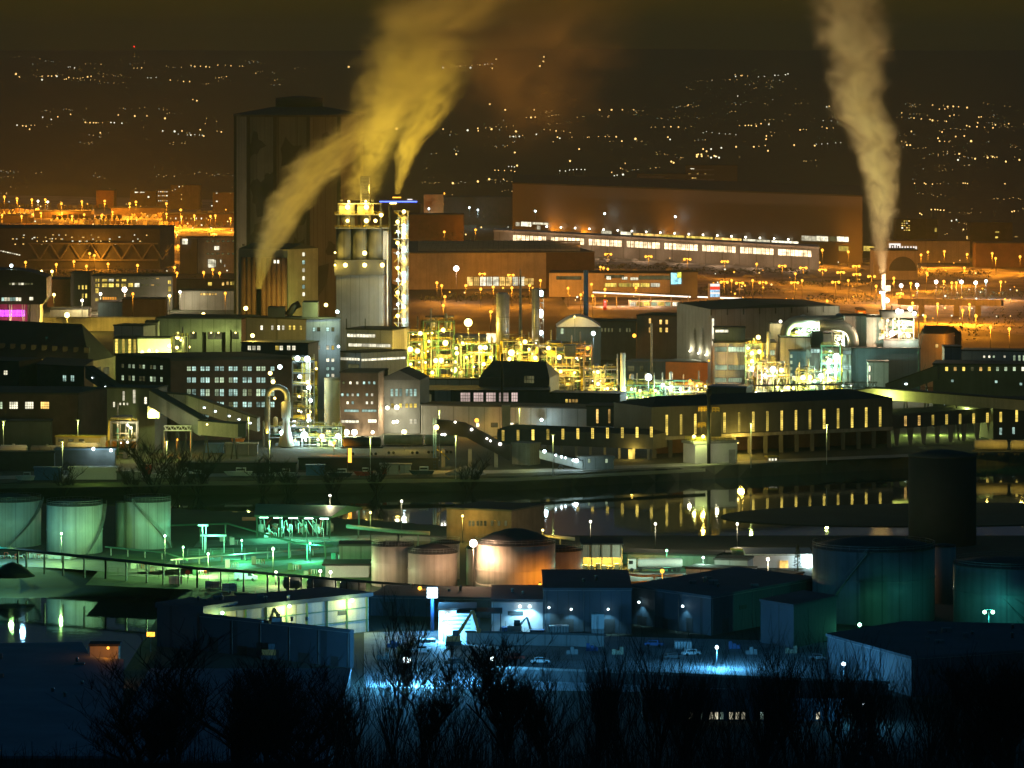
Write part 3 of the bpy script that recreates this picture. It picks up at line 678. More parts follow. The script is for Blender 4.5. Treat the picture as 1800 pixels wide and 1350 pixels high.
for i, (px, py) in enumerate(((236, 1000), (262, 1006), (345, 1012), (402, 998), (448, 992), (512, 1002), (540, 1010), (588, 984), (615, 990), (410, 958), (470, 945), (392, 952))):
    c = G(px, py); t = thing('valve_station', 'small valve station on the tank yard lawn, %s from the left' % ordn(sorted([236, 262, 345, 402, 448, 512, 540, 588, 615, 410, 470, 392]).index(px)), 'valve station', (c.x, c.y, 0), 'valve stations of the tank yard')
    MB().box(c.x - .9, c.y - .5, .05, c.x + .3, c.y + .5, rq.uniform(1, 2.2)).build('cabinet', rq.choice(('white', 'grey', 'steel_green')), t)
    for k in range(3): MB().tube([(c.x + .5 + k * .7, c.y, 0), (c.x + .5 + k * .7, c.y, 1.3), (c.x + 1.1 + k * .7, c.y, 1.3), (c.x + 1.1 + k * .7, c.y, .1)], .1, 6).build('pipe', rq.choice(('white', 'pipe', 'red')), t)
for lab, a, b in (('wire fence along the lawn road below the tanks', (190, 1010), (420, 1024)), ('wire fence across the lawn before the canopy', (330, 978), (650, 972)), ('wire fence behind the van and gate panels', (350, 1042), (470, 1046))):
    p, q = G(*a), G(*b); t = thing('wire_fence', lab, 'fence', p); n = int((q - p).length / 3)
    for i in range(n + 1): v = p.lerp(q, i / n); MB().box(v.x - .05, v.y - .05, 0, v.x + .05, v.y + .05, 2.0).build('post', 'steel', t)
    MB().rail([p, q], 1.9, 400, .025, rows=4).build('wires', 'steel', t)
# loading canopy
d = DG(948)
t = thing('loading_canopy', 'big teal canopy roof over brightly lit tanker loading arms', 'canopy', G(540, 948))
z = Z(905, d); zr = z + 1.6
a, b, c, e = Vector((X(447, d), d, z)), Vector((X(583, d - 4), d - 4, z)), Vector((X(637, d + 22), d + 22, z)), Vector((X(452, d + 30), d + 30, z))
r0, r1 = (a + e) / 2 + Vector((0, 0, 1.7)), (b + c) / 2 + Vector((0, 0, 1.7))
mb = MB(); mb.poly([a, b, r1, r0]); mb.poly([c, e, r0, r1]); mb.poly([b, c, r1]); mb.poly([e, a, r0]); mb.poly([p - Vector((0, 0, .5)) for p in (a, e, c, b)])
for p, q in ((a, b), (b, c), (c, e), (e, a)): mb.poly([p - Vector((0, 0, .5)), q - Vector((0, 0, .5)), q, p])
mb.build('roof', 'steel_green', t)
for k in (0.03, .33, .64, .97):
    for p, q in ((a, b), (e, c)):
        v = p.lerp(q, k); v.y += 1.5 if p is a else -1.5
        MB().box(v.x - .2, v.y - .2, 0, v.x + .2, v.y + .2, z - .5).build('post', 'steel_green', t)
rr = random.Random(5)
for k in range(26):
    v = a.lerp(b, .05 + .9 * k / 25); y = v.y + 3 + rr.random() * 18; h = 2 + rr.random() * 2.6
    mb = MB().tube([(v.x, y, 0), (v.x, y, h), (v.x + rr.uniform(-1.6, 1.6), y - .8, h + .4), (v.x + rr.uniform(-1.6, 1.6), y - 1.4, 1.2)], .13, 6)
    if k % 5 == 0: mb.lathe(v.x, y + 1, [(.1, .3), (.8, .5), (.8, 2.6), (.1, 2.9)], 12)
    mb.build('loading_arm', ['white', 'pipe', 'red', 'white'][k % 4], t)
for k in (.12, .3, .5, .7, .9):
    v = a.lerp(b, k); q = Vector((v.x, v.y + 2, z - .9)); MB().box(q.x - 1.2, q.y - .2, q.z - .1, q.x + 1.2, q.y + .2, q.z + .1).build('tube_light', 'E_green' if k < .45 else 'E_cool', t)
    light(q + Vector((0, 0, -.6)), 'sea', 2000, t)
MB().box(a.x - 3.4, d - .2, z - 1.6, a.x + .4, d, z - .6).build('banner', 'red', t)
# small truck gantries on the lawn
for lab, p0, p1, top, base in (('bright bar gantry on two posts at the lawn edge', 352, 398, 943, 972), ('green pipe gantry with valves beside the bar gantry', 348, 366, 925, 966)):
    d = DG(base); t = thing('gantry', lab, 'gantry', G((p0 + p1) / 2, base))
    for px in (p0 + 8, p1 - 4): q = X(px, d); MB().box(q - .12, d - .1, 0, q + .12, d + .1, Z(top, d)).build('post', 'white', t)
    MB().box(X(p0, d), d - .3, Z(top, d) + .02, X(p1, d), d + 1.2, Z(top, d) + .5).build('beam', 'white', t)
    light((X((p0 + p1) / 2, d), d - 1.5, Z(top, d) - .8), 'sea', 1100, t)
# horizontal tanks
def htank(label, p0, p1, py, r, base, m, name='horizontal_tank', cat='tank'):
    d = DG(base); z = Z(py, d); x0, x1 = X(p0, d), X(p1, d); t = thing(name, label, cat, ((x0 + x1) / 2, d, 0))
    MB().tube([(x0 - r * .3, d, z), (x0, d, z), (x1, d, z), (x1 + r * .3, d, z)], [r * .55, r, r, r * .55], 18).build('shell', m, t)
    for k in (.2, .8): x = x0 + (x1 - x0) * k; MB().box(x - .3, d - r * .7, 0, x + .3, d + r * .7, z - r * .75).build('saddle', 'concrete', t)
    return t
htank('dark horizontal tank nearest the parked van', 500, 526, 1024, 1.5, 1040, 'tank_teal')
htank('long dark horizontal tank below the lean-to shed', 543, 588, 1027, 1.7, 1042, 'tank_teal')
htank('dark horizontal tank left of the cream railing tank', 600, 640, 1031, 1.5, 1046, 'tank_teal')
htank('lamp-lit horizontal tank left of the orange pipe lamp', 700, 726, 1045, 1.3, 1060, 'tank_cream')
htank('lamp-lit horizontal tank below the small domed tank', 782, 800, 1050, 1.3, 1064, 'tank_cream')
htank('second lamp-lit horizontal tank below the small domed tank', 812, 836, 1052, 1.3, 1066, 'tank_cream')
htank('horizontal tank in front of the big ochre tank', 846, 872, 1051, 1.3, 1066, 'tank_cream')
pole_lamp('bare warm lamp over the horizontal tanks', 581, 1006, 1040, 'white', 3500, .35)
pole_lamp('bare warm lamp right of the lean-to shed', 614, 1022, 1042, 'white', 2500, .3)
pole_lamp('bare warm lamp by the lamp-lit horizontal tanks', 814, 1037, 1062, 'white', 2500, .35)
pole_lamp('small bare lamp on the pipe bridge below the cream tank', 713, 1028, 1058, 'white', 1500, .25)
t = bld('lean_to', 'dark flat shelter roof on posts left of the cream tank', 'shelter', foot((572, 1252), (648, 1252), 10), Z(994, 1252), 'white', 'roof_dark', eave=1.2)
bld('switch_house', 'dark teal cabin block behind the lean-to shelter', 'cabin', foot((596, 1275), (652, 1275), 10), Z(960, 1275), 'tank_teal', 'roof_dark')
bld('low_wall', 'dark screen fence in front of the parked van', 'wall', foot((414, 1180), (650, 1172), .5), 3.6, 'slate', 'steel_dark')
# red-brown house, yellow shed, depots
t = bld('quay_house', 'flat red-brown house with a row of dull windows by the basin', 'house', foot3((785, 1345), (899, 1338), (957, 1356)), Z(898, 1340), 'brick', 'roof_dark')
ft = foot3((785, 1345), (899, 1338), (957, 1356)); wins(t, [826, 832, 840, 846, 853, 865, 877, 889], [920], 4, 9, ft[0], ft[1], 'W_dim', 1, 2)
lampat(t, 870, 915, 1330, 'or', 350, .05, off=6)
d = DG(1006)
t = thing('yellow_shed', 'open shed glowing yellow inside with a glass gable', 'shed', G(1058, 1006))
MB().prism(foot((1022, d + 14), (1094, d + 14), .3), 0, Z(962, d + 14)).build('rear_wall', 'cream', t)
MB().prism(foot((1020, d - 1), (1096, d - 1), 16), Z(957, d), Z(955, d)).build('roof', 'roof_dark', t)
MB().prism(foot((1022, d), (1093, d), .2), Z(980, d), Z(958, d)).build('front_panel', 'pale', t)
for px in (1024, 1040, 1058, 1076, 1092): q = X(px, d); MB().box(q - .12, d - .3, 0, q + .12, d - .05, Z(958, d) - .02).build('post', 'steel', t)
for px in (1035, 1062, 1083): light((X(px, d), d + 6, Z(984, d)), 'yel', 3200, t); bulb((X(px, d), d + 6, Z(981, d)), 'yel', .25, t)
rr = random.Random(4)
for k in range(6): q = X(1030 + k * 11, d); MB().box(q - .6, d + 4, .02, q + .5, d + 6, rr.uniform(1, 3)).build('crate', 'cream', t)
bld('truck_shed', 'long low grey shed behind the white tank truck', 'shed', foot((1092, 1285), (1258, 1278), 10), Z(976, 1282), 'tank_teal', 'roof_dark')
t = bld('depot', 'white lamp-lit depot with an open loading door', 'depot', foot((1312, 1275), (1428, 1275), 16), Z(977, 1275), 'white', 'pale')
q = P(1378, 996, 1275); MB().box(q.x - 1.1, 1274.8, q.z - 1.6, q.x + 1.1, 1274.95, q.z + 1.6).build('door', 'W_warm', t)
lampat(t, 1422, 983, 1274, 'cool', 1600, .25)
lampat(t, 1420, 1000, 1274, 'cool', 1600, .25)
t = bld('green_house', 'low green house with two windows beside the truck yard', 'house', foot((1206, 1252), (1312, 1246), 8), Z(1002, 1249), 'tank_pale', 'roof_dark')
ft = foot((1206, 1252), (1312, 1246), 8); wins(t, [1268, 1308], [1014], 8, 6, ft[0], ft[1], ['W_cool'], 2, 1)
t = bld('orange_hut', 'small hut with an orange lit side wall below the depot', 'hut', foot3((1328, 1246), (1374, 1240), (1412, 1250)), Z(1013, 1244), 'orange', 'roof_dark')
light(P(1395, 1010, 1232), 'or', 1500, t)
bld('tarp_store', 'low yellow tarpaulin roof left of the depot', 'shelter', foot((1286, 1290), (1326, 1288), 4), Z(967, 1290), 'cream', 'steel_yellow')
bld('small_shed', 'dark flat shed between the depot and the truck shed', 'shed', foot((1256, 1268), (1314, 1266), 8), Z(985, 1267), 'grey', 'roof_dark')
bld('small_shed', 'low dark shed left of the tarpaulin roof', 'shed', foot((1240, 1306), (1290, 1306), 5), Z(974, 1306), 'grey', 'roof_dark')
# vehicles
def wheels(t, xs, d, r=.5, w=.3):
    for x in xs: MB().tube([(x, d - w, r), (x, d, r)], r, 14).build('wheel', 'black', t)
def tanktruck(label, p0, p1, base):
    d = DG(base); x0, x1 = X(p0, d), X(p1, d); t = thing('tank_truck', label, 'tank truck', ((x0 + x1) / 2, d, 0))
    MB().prism([(x0, d), (x0 + 2.1, d), (x0 + 2.1, d + 2.4), (x0, d + 2.4)], .7, 3.3).build('cab', 'white', t)
    MB().box(x0 + .2, d - .05, 2.0, x0 + 1.3, d - .01, 2.9).build('window', 'black', t)
    MB().box(x0 + .2, d + .2, .6, x1, d + 2.2, .95).build('chassis', 'steel_dark', t)
    MB().tube([(x0 + 2.5, d + 1.2, 2.25), (x0 + 2.9, d + 1.2, 2.25), (x1 - .4, d + 1.2, 2.25), (x1, d + 1.2, 2.25)], [.8, 1.2, 1.2, .8], 20).build('tank', 'white', t)
    wheels(t, [x0 + 1.0, x0 + 3.2, x1 - 1, x1 - 2.2, x1 - 3.4], d + .3)
    return t
tanktruck('white tank truck parked facing left by the yellow shed', 1104, 1200, 1005)
light(P(1130, 985, DG(1012)), 'mint', 2500)
def van(label, p0, p1, base, m='white'):
    d = DG(base); x0, x1 = X(p0, d), X(p1, d); w = x1 - x0; t = thing('van', label, 'van', ((x0 + x1) / 2, d, 0))
    prof = [(0, .4), (w, .4), (w, 1.1), (w * .86, 1.25), (w * .72, 2.1), (w * .05, 2.15), (0, 1.9)]
    mb = MB(); mb.poly([(x0 + a, d, b) for a, b in prof]); mb.poly([(x0 + a, d + 1.9, b) for a, b in prof][::-1])
    for i in range(len(prof)):
        (a, b), (c, e) = prof[i], prof[(i + 1) % len(prof)]; mb.poly([(x0 + a, d, b), (x0 + a, d + 1.9, b), (x0 + c, d + 1.9, e), (x0 + c, d, e)])
    mb.build('body', m, t); MB().poly([(x0 + w * .6, d - .02, 1.25), (x0 + w * .82, d - .02, 1.25), (x0 + w * .71, d - .02, 1.95), (x0 + w * .6, d - .02, 1.95)]).build('window', 'black', t)
    wheels(t, [x0 + w * .18, x0 + w * .8], d - .02, .36, .2)
    return t
van('white van parked by the water behind the pipe bridge', 411, 452, 1021)
light(P(430, 985, DG(1024)), 'sea', 4000)  # added fill without a lamp, brightens the lawn by the van
for lab, p0, p1, top, base, m in (('pale blue gate panel under the pipe bridge', 361, 386, 1022, 1035, 'white'), ('second pale blue gate panel beside the van', 391, 416, 1026, 1040, 'white'), ('white barrier cabinet left of the round red sign', 297, 320, 1013, 1027, 'white')):
    d = DG(base); t = thing('gate_panel', lab, 'gate', G((p0 + p1) / 2, base)); f_ = foot((p0, d), (p1, d), .4)
    MB().prism(f_, .1, Z(top, d)).build('panel', m, t); MB().rail([(f_[0][0], d - .1, .1), (f_[1][0], d - .1, .1)], Z(top, d), 1.5, .06).build('frame', 'steel', t)
d = DG(1028); q = P(330, 1006, d); t = thing('road_sign', 'round red road sign on a post beside the water road', 'road sign', (q.x, d, 0))
MB().bar((q.x, d, 0), (q.x, d, q.z), .06).build('post', 'steel', t); MB().tube([(q.x, d - .12, q.z), (q.x, d - .05, q.z)], .62, 18).build('disc', 'red', t)
# heap, small yard details
mb = MB(); c = G(22, 1012)
mb.lathe(c.x, c.y, [(6, -.1), (4.5, 1.2), (2.4, 2.8), (.3, 3.6)], 16); o = mb.build('spoil_heap', 'ground', loc=(c.x, c.y, 0)); tag(o, 'dark spoil heap on the bank at the left picture edge', 'heap')
t = thing('pump_station', 'tangle of small pipes and valves before the leftmost tank', 'pump station', G(30, 985)); rr = random.Random(8); d = DG(984)
for k in range(14):
    px = -6 + k * 6.4; q = X(px, d); h = rr.uniform(.8, 2.4); MB().tube([(q, d + rr.random() * 3, 0), (q, d + 1, h), (q + rr.uniform(.5, 1.5), d + 1, h), (q + rr.uniform(.5, 1.5), d + 2, .2)], .12, 6).build('pipe', ['white', 'pipe', 'red'][k % 3], t)
t = bld('pump_cabin', 'small pale cabin below the tank with the twin lamp', 'cabin', foot((46, 1300), (124, 1296), 4), Z(979, 1298), 'tank_pale', 'pale')
light(P(20, 955, DG(1000)), 'moss', 4500)  # this and the next two are added fills beside the left tanks
light(P(-30, 930, DG(995)), 'teal', 6000)
light(P(40, 925, DG(992)), 'ice', 5000)
# conifer
def conifer(label, px, top, base):
    d = DG(base); c = G(px, base); h = Z(top, d); t = thing('conifer', label, 'tree', (c.x, d, 0)); rr = random.Random(3)
    MB().tube([(c.x, d, 0), (c.x, d, h * .95)], [.25, .04], 6).build('trunk', 'bark', t); mb = MB()
    for i in range(900):
        k = rr.random() ** .8; z = h * (.08 + .92 * k); r = (1 - k) * h * .2 * rr.uniform(.5, 1.1) + .08; a = rr.uniform(0, 6.283)
        p = Vector((c.x + r * math.cos(a), d + r * math.sin(a), z)); s = .35; q = Vector((math.cos(a), math.sin(a), -.4)) * s; u = Vector((-math.sin(a), math.cos(a), 0)) * s * .5
        mb.poly([p - u, p + q, p + u])
    mb.build('crown', 'needles', t)
conifer('lone dark conifer against the white depot', 1402, 957, 1012)

# doors, dull windows and gutters on the near sheds
rd = random.Random(23)
for o in list(bpy.data.objects):
    if o.parent is None and o.get('category') in ('warehouse', 'hall', 'workshop') and o.location.y < 1180:
        w_ = [c for c in o.children if c.name.startswith('wall')]
        if not w_: continue
        vs = [v.co + Vector(o['_o']) for v in w_[0].data.vertices]; n = len(vs) // 2
        for i in range(n):
            a, b = vs[i], vs[(i + 1) % n]; tv = b - a; tv.z = 0; ln = tv.length
            if ln < 9: continue
            tv.normalize(); nv = Vector((tv.y, -tv.x, 0)); mid = (a + b) / 2
            if (mid - Vector(o['_o'])).dot(nv) < 0: nv = -nv
            if nv.y > -.2: continue
            top = vs[i + n].z
            MB().tube([a + nv * .12 + Vector((0, 0, top - a.z - .12)), b + nv * .12 + Vector((0, 0, top - b.z - .12))], .09, 5, sm=False).build('gutter', 'grey', o)
            for k in range(int(ln / 9)):
                p = a + tv * (4 + 9 * k + rd.uniform(-1, 1)); q = p + tv * rd.uniform(1, 3.4); h = rd.choice((2.2, 3.4))
                if h < 3 and rd.random() < .5: z0, h = top * .55, top * .55 + 1.0
                else: z0 = .05
                MB().prism([tuple((p + nv * .02)[:2]), tuple((q + nv * .02)[:2]), tuple((q + nv * .09)[:2]), tuple((p + nv * .09)[:2])], z0, min(h, top - .4)).build('door' if z0 < 1 else 'window', 'steel_dark', o)
                MB().tube([a + tv * (9 * k + .5) + nv * .12 + Vector((0, 0, .1 - a.z)), a + tv * (9 * k + .5) + nv * .12 + Vector((0, 0, top - a.z - .2))], .07, 5).build('downpipe', 'steel', o)
# roof vents, gutters and downpipes on the near halls
rv = random.Random(17)
for o in list(bpy.data.objects):
    if o.parent is None and o.get('category') in ('warehouse', 'workshop', 'hall', 'building') and o.location.y < 1180:
        ch = [c for c in o.children if c.name.startswith('roof')]
        if not ch: continue
        vs = [v.co + Vector(o['_o']) for v in ch[0].data.vertices]; zt = max(v.z for v in vs); x0, x1 = min(v.x for v in vs), max(v.x for v in vs); y0, y1 = min(v.y for v in vs), max(v.y for v in vs)
        if x1 - x0 < 9: continue
        for k in range(max(2, int((x1 - x0) / 7))):
            x, y = o.location.x + rv.uniform(-.22, .22) * (x1 - x0), o.location.y + rv.uniform(-.2, .25) * (y1 - y0); w, h = rv.uniform(.4, 1.1), rv.uniform(.4, 1.1)
            if rv.random() < .5: MB().box(x - w, y - w, zt + .004, x + w, y + w, zt + h).build('roof_vent', 'grey', o)
            else: MB().lathe(x, y, [(.3, zt + .004), (.3, zt + h), (.5, zt + h), (.1, zt + h + .3)], 10).build('roof_vent', 'pipe', o)
# parked vehicles and clutter in the blue yard
def car(label, px, py, m, rz=0.0, z=.06):
    c = G(px, py, z); t = thing('parked_car', label, 'car', (c.x, c.y, z), None); o = Vector(t['_o']); mb = MB()
    mb.prism([(o.x - 2.1, o.y - .85), (o.x + 2.1, o.y - .85), (o.x + 2.1, o.y + .85), (o.x - 2.1, o.y + .85)], z + .3, z + .85); mb.prism([(o.x - 1.4, o.y - .75), (o.x + 1.0, o.y - .75), (o.x + 1.0, o.y + .75), (o.x - 1.4, o.y + .75)], z + .86, [z + 1.45] * 4)
    mb.build('body', m, t); MB().box(o.x - 1.2, o.y - .77, z + .95, o.x + .8, o.y - .755, z + 1.32).build('window', 'black', t)
    for k in (-1.3, 1.3): MB().tube([(o.x + k, o.y - .9, z + .32), (o.x + k, o.y - .7, z + .32)], .32, 12).build('wheel', 'black', t)
    t.rotation_euler = (0, 0, rz); return t
for lab, px, py, m, rz in (('white car on the blue yard left of the yellowish lamp', 1215, 1152, 'white', .3), ('dark car beside the white car on the blue yard', 1182, 1158, 'steel_dark', .3), ('blue car on the yard before the angled warehouse', 1150, 1136, 'blue', -.2), ('pale car near the garage at the yard edge', 742, 1146, 'white', .1), ('dark car between the two near floodlights', 800, 1168, 'steel_dark', .5), ('red car behind the upswept tree', 905, 1160, 'red', .2), ('pale car right of the upswept tree', 950, 1166, 'white', .1), ('grey car by the yard lamp behind the saplings', 1440, 1160, 'grey', -.4), ('white car parked at the depot door', 1360, 1018, 'white', 0), ('dark car right of the white tank truck', 1222, 1020, 'steel_dark', .2)): car(lab, px, py, m, rz)
for i, (px, py, m) in enumerate(((690, 1138, 'blue'), (708, 1150, 'orange'), (672, 1160, 'grey'), (1005, 1150, 'grey'), (1040, 1144, 'blue'), (1085, 1150, 'cream'), (1320, 1150, 'grey'), (1290, 1140, 'blue'), (1390, 1148, 'cream'))):
    c = G(px, py, .06); t = thing('crate_stack', 'stack of yard crates, %s from the left' % ordn(sorted([690, 708, 672, 1005, 1040, 1085, 1320, 1290, 1390]).index(px)), 'crates', (c.x, c.y, .06), 'crate stacks in the blue yard')
    for k in range(3): MB().box(c.x - 1.2 + k * .9, c.y - .5, .07, c.x - .4 + k * .9, c.y + .5, .07 + (.9, 1.7, 1.2)[(k + i) % 3]).build('crate', m, t)
# ================================================================ works along the far quay
def steel_unit(label, p0, p1, top, base, depth, floors, seed, m='steel_green', lamps=(), name='process_unit', vessels=3, pipes=16, lc='yel', lp=2700, bays=None, cat='process unit', pm=('pipe', 'cream', 'steel_yellow')):
    """open steel frame with decks, vessels, pipes and its own lamps"""
    d = DG(base); rr = random.Random(seed); x0, x1 = X(p0, d), X(p1, d); zt = Z(top, d); y0, y1 = d, d + depth
    t = thing(name, label, cat, ((x0 + x1) / 2, d, 0)); bays = bays or max(1, round((x1 - x0) / 6.5))
    xs = lin(x0, x1, bays + 1); zs = [zt * (i + 1) / floors for i in range(floors)]
    mb = MB()
    for x in xs:
        for y in (y0, y1): mb.box(x - .16, y - .16, -.2, x + .16, y + .16, zt + .3)
    for z in zs:
        for y in (y0, y1): mb.bar((x0, y, z), (x1, y, z), .16)
        for x in xs: mb.bar((x, y0, z), (x, y1, z), .14)
    for i in range(bays):
        for j in range(floors):
            if rr.random() < .45:
                za, zb = (zs[j - 1] if j else 0), zs[j]
                a, b = (xs[i], xs[i + 1]) if rr.random() < .5 else (xs[i + 1], xs[i]); mb.bar((a, y0, za), (b, y0, zb), .09)
    mb.build('steel_frame', m, t)
    for j, z in enumerate(zs):
        k0 = rr.randint(0, bays - 1); k1 = rr.randint(k0 + 1, bays) if bays > 1 else bays
        if j == floors - 1: k0, k1 = 0, bays
        MB().box(xs[k0], y0 + .2, z + .17, xs[k1], y1 - .2, z + .24).build('platform', 'steel', t)
        MB().rail([(xs[k0], y0, z + .24), (xs[k1], y0, z + .24)], 1.1, 1.8, .045).build('railing', 'steel_yellow', t)
    for k in range(vessels):
        x = rr.uniform(x0 + 1.2, x1 - 1.2); y = rr.uniform(y0 + 1.5, y1 - 1.5); r = rr.uniform(.6, 1.5); mm = rr.choice(pm)
        if rr.random() < .6:
            z0 = rr.choice([0] + zs[:-1]); h = rr.uniform(3, 9)
            MB().lathe(x, y, [(r * .2, z0 + .1), (r * .8, z0 + .5), (r, z0 + 1), (r, z0 + h), (r * .8, z0 + h + .5), (r * .2, z0 + h + .8)], 14).build('vessel', mm, t)
        else:
            z = rr.choice(zs) + 1.3; l = rr.uniform(2.5, 6)
            MB().tube([(x - l / 2 - .4, y, z), (x - l / 2, y, z), (x + l / 2, y, z), (x + l / 2 + .4, y, z)], [r * .4, r * .8, r * .8, r * .4], 14).build('vessel', mm, t)
    for k in range(pipes):
        p = Vector((rr.uniform(x0, x1), rr.uniform(y0 - .4, y1), rr.choice([0] + zs) + rr.uniform(.3, 2.5))); pts = [p]
        for s in range(rr.randint(2, 5)):
            ax = rr.choice('xxzzy'); q = pts[-1].copy()
            if ax == 'x': q.x = rr.uniform(x0, x1)
            elif ax == 'z': q.z = rr.uniform(.5, zt)
            else: q.y = rr.uniform(y0 - .3, y1)
            if (q - pts[-1]).length > .6: pts.append(q)
        if len(pts) > 1: MB().tube(pts, rr.choice([.12, .16, .22, .34]), 6).build('pipe', rr.choice(('pipe', 'steel', 'cream', 'steel_green')), t)
    for k in range(bays * 2):      # cabinets and cable trays
        x = rr.uniform(x0, x1 - 2); z = rr.choice([0] + zs[:-1]); w, h = rr.uniform(.8, 2.4), rr.uniform(.8, 2.6); MB().box(x, y0 + .4 + rr.random() * 3, z + .26, x + w, y0 + 4 + rr.random() * 2, z + .26 + h).build('cabinet', rr.choice(('grey_dark', 'grey', 'pale', 'steel_dark')), t)
    for k in range(bays):
        x = rr.uniform(x0, x1); h = zt + rr.uniform(1, 6); MB().lathe(x, y0 + depth * rr.random(), [(.28, 0), (.28, h), (.05, h + .3)], 8).build('vent_stack', rr.choice(('pipe', 'steel', 'cream')), t)
    for k in range(bays * 4):
        q = (rr.uniform(x0, x1), y0 - .35, rr.choice(zs) - rr.uniform(.4, 1.2)); bulb(q, lc if rr.random() < .7 else 'white', rr.choice((.16, .22, .3)), t)
    # zig-zag stair
    sx = rr.choice((x0 - 1.0, x1 + .2)); mb = MB(); za = 0
    for j, z in enumerate(zs):
        a, b = (y0 + .3, y1 - .3) if j % 2 else (y1 - .3, y0 + .3); mb.prism([(sx, a), (sx + .8, a), (sx + .8, b), (sx, b)], [za, za, z, z], [za + .15, za + .15, z + .15, z + .15]); mb.bar((sx, a, za + 1.1), (sx, b, z + 1.1), .04); za = z
    mb.build('stair', 'steel_yellow', t)
    for q in lamps:
        px, py, r = q[:3]; c = q[3] if len(q) > 3 else lc; p = q[4] if len(q) > 4 else lp
        lampat(t, px, py, d - .7, c, p, r, off=.9)
    return t
def cyl(label, px, w, top, base, m, name='column', cat='column', taper=1.0, dome=True, n=20, bands=0, ladder=False):
    d = DG(base); r = w / 2 * d / F; h = Z(top, d); x = X(px, d); t = thing(name, label, cat, (x, d, 0))
    pr = [(r, -.2), (r * taper, h - r * .4)] + ([(r * taper * .8, h - r * .1), (.1, h)] if dome else [(r * taper, h)])
    MB().lathe(x, d, pr, n).build('shell', m, t)
    for i in range(bands):
        z = h * (i + 1) / (bands + 1); rz = r * (1 + (taper - 1) * z / h); MB().lathe(x, d, [(rz + .01, z - .12), (rz + .45, z - .12), (rz + .45, z + .05), (rz + .01, z + .05)], n, sm=False).build('ring', 'steel', t)
    if ladder:
        mb = MB()
        for o in (-.25, .25): mb.bar((x + o, d - r - .25, 1), (x + o, d - r - .25, h), .05)
        for i in range(int(h / .8)): mb.bar((x - .25, d - r - .25, 1 + i * .8), (x + .25, d - r - .25, 1 + i * .8), .04)
        mb.build('ladder', 'steel', t)
    return t
def gallery(label, pts, w, h, m, roof='roof_dark', legs=(), name='conveyor_gallery'):
    """closed sloping conveyor bridge; pts are (px, py of its top edge, ground py)"""
    ps = []
    for px, py, g in pts: ps.append(P(px, py, DG(g)))
    t = thing(name, label, 'conveyor gallery', (ps[0].x, ps[0].y, 0))
    mb, rb = MB(), MB()
    for p, q in zip(ps, ps[1:]):
        n = Vector((-(q.y - p.y), q.x - p.x, 0)).normalized() * w
        if n.y < 0: n = -n
        f_ = [tuple(p[:2]), tuple(q[:2]), tuple((q + n)[:2]), tuple((p + n)[:2])]
        mb.prism(f_, [p.z - h, q.z - h, q.z - h, p.z - h], [p.z, q.z, q.z, p.z])
        o = n.normalized() * .3; f2 = [tuple((p - o)[:2]), tuple((q - o)[:2]), tuple((q + n + o)[:2]), tuple((p + n + o)[:2])]
        rb.prism(f2, [p.z + .01, q.z + .01, q.z + .01, p.z + .01], [p.z + .35, q.z + .35, q.z + .35, p.z + .35])
    mb.build('casing', m, t); rb.build('roof', roof, t)
    for k in legs:
        i = min(int(k * (len(ps) - 1)), len(ps) - 2); u = k * (len(ps) - 1) - i; p = ps[i].lerp(ps[i + 1], u)
        mb = MB()
        for o in (.3, w - .3): mb.bar((p.x - 1, p.y + o, -.2), (p.x, p.y + o, p.z - h), .2); mb.bar((p.x + 1, p.y + o, -.2), (p.x, p.y + o, p.z - h), .2)
        mb.build('trestle', 'steel_dark', t)
    t['p'] = [c for p in ps for c in p]; t['h'] = h
    return t
def galwin(t, ks, m='E_cool', s=.5):
    v = list(t['p']); ps = [Vector(v[i:i + 3]) for i in range(0, len(v), 3)]
    for k in ks:
        i = min(int(k * (len(ps) - 1)), len(ps) - 2); p = ps[i].lerp(ps[i + 1], k * (len(ps) - 1) - i)
        MB().box(p.x - s, p.y - .12, p.z - t['h'] * .55, p.x + s, p.y - .04, p.z - t['h'] * .55 + s).build('window', m, t)
# ---------------------------------------------------------------- dark buildings at the left
d1 = DG(785)
t = bld('brick_hall', 'long dark brick hall with a few big barred windows at left', 'hall', foot3((-60, d1 + 4), (137, d1), (188, d1 + 30)), Z(694, d1), 'brick_dark', 'roof_dark', th=.7)
ft = foot3((-60, d1 + 4), (137, d1), (188, d1 + 30))
for px, m in ((-3, 'W_green'), (24, 'W_white'), (51.5, 'W_white'), (79, 'W_warm')): win(t, px, 712.5, 15, 12.5, ft[0], ft[1], m, 4, 3)
bld('low_store', 'low grey store below the barred brick hall windows', 'store', foot((-60, d1 - 12), (88, d1 - 12), 8), Z(742, d1 - 12), 'grey_dark')
t = bld('penthouse', 'black block with two pale windows rising behind the brick hall', 'building', foot3((65, 1765), (148, 1752), (164, 1790)), Z(645, 1755), 'brick_dark')
ft = foot3((65, 1765), (148, 1752), (164, 1790)); wins(t, [113.5, 127.5], [665], 6.5, 11, ft[0], ft[1], ['W_cool'])
t = bld('penthouse', 'black block with one lit window at the left picture edge', 'building', foot((-60, 1772), (33, 1765), 20), Z(636, 1768), 'brick_dark')
ft = foot((-60, 1772), (33, 1765), 20); wins(t, [10], [655], 7, 8, ft[0], ft[1], 'W_white')
gallery('black sloping gallery descending from the black block to the tall mill', [(150, 645, 760), (215, 690, 772)], 3, 4, 'grey_dark', legs=(.4,))
galwin(bpy.data.objects['conveyor_gallery'], (.2, .55, .8), 'E_cool', .3)
ft = foot3((-60, 1932), (157, 1890), (201, 1920)); ze = Z(636, 1890)
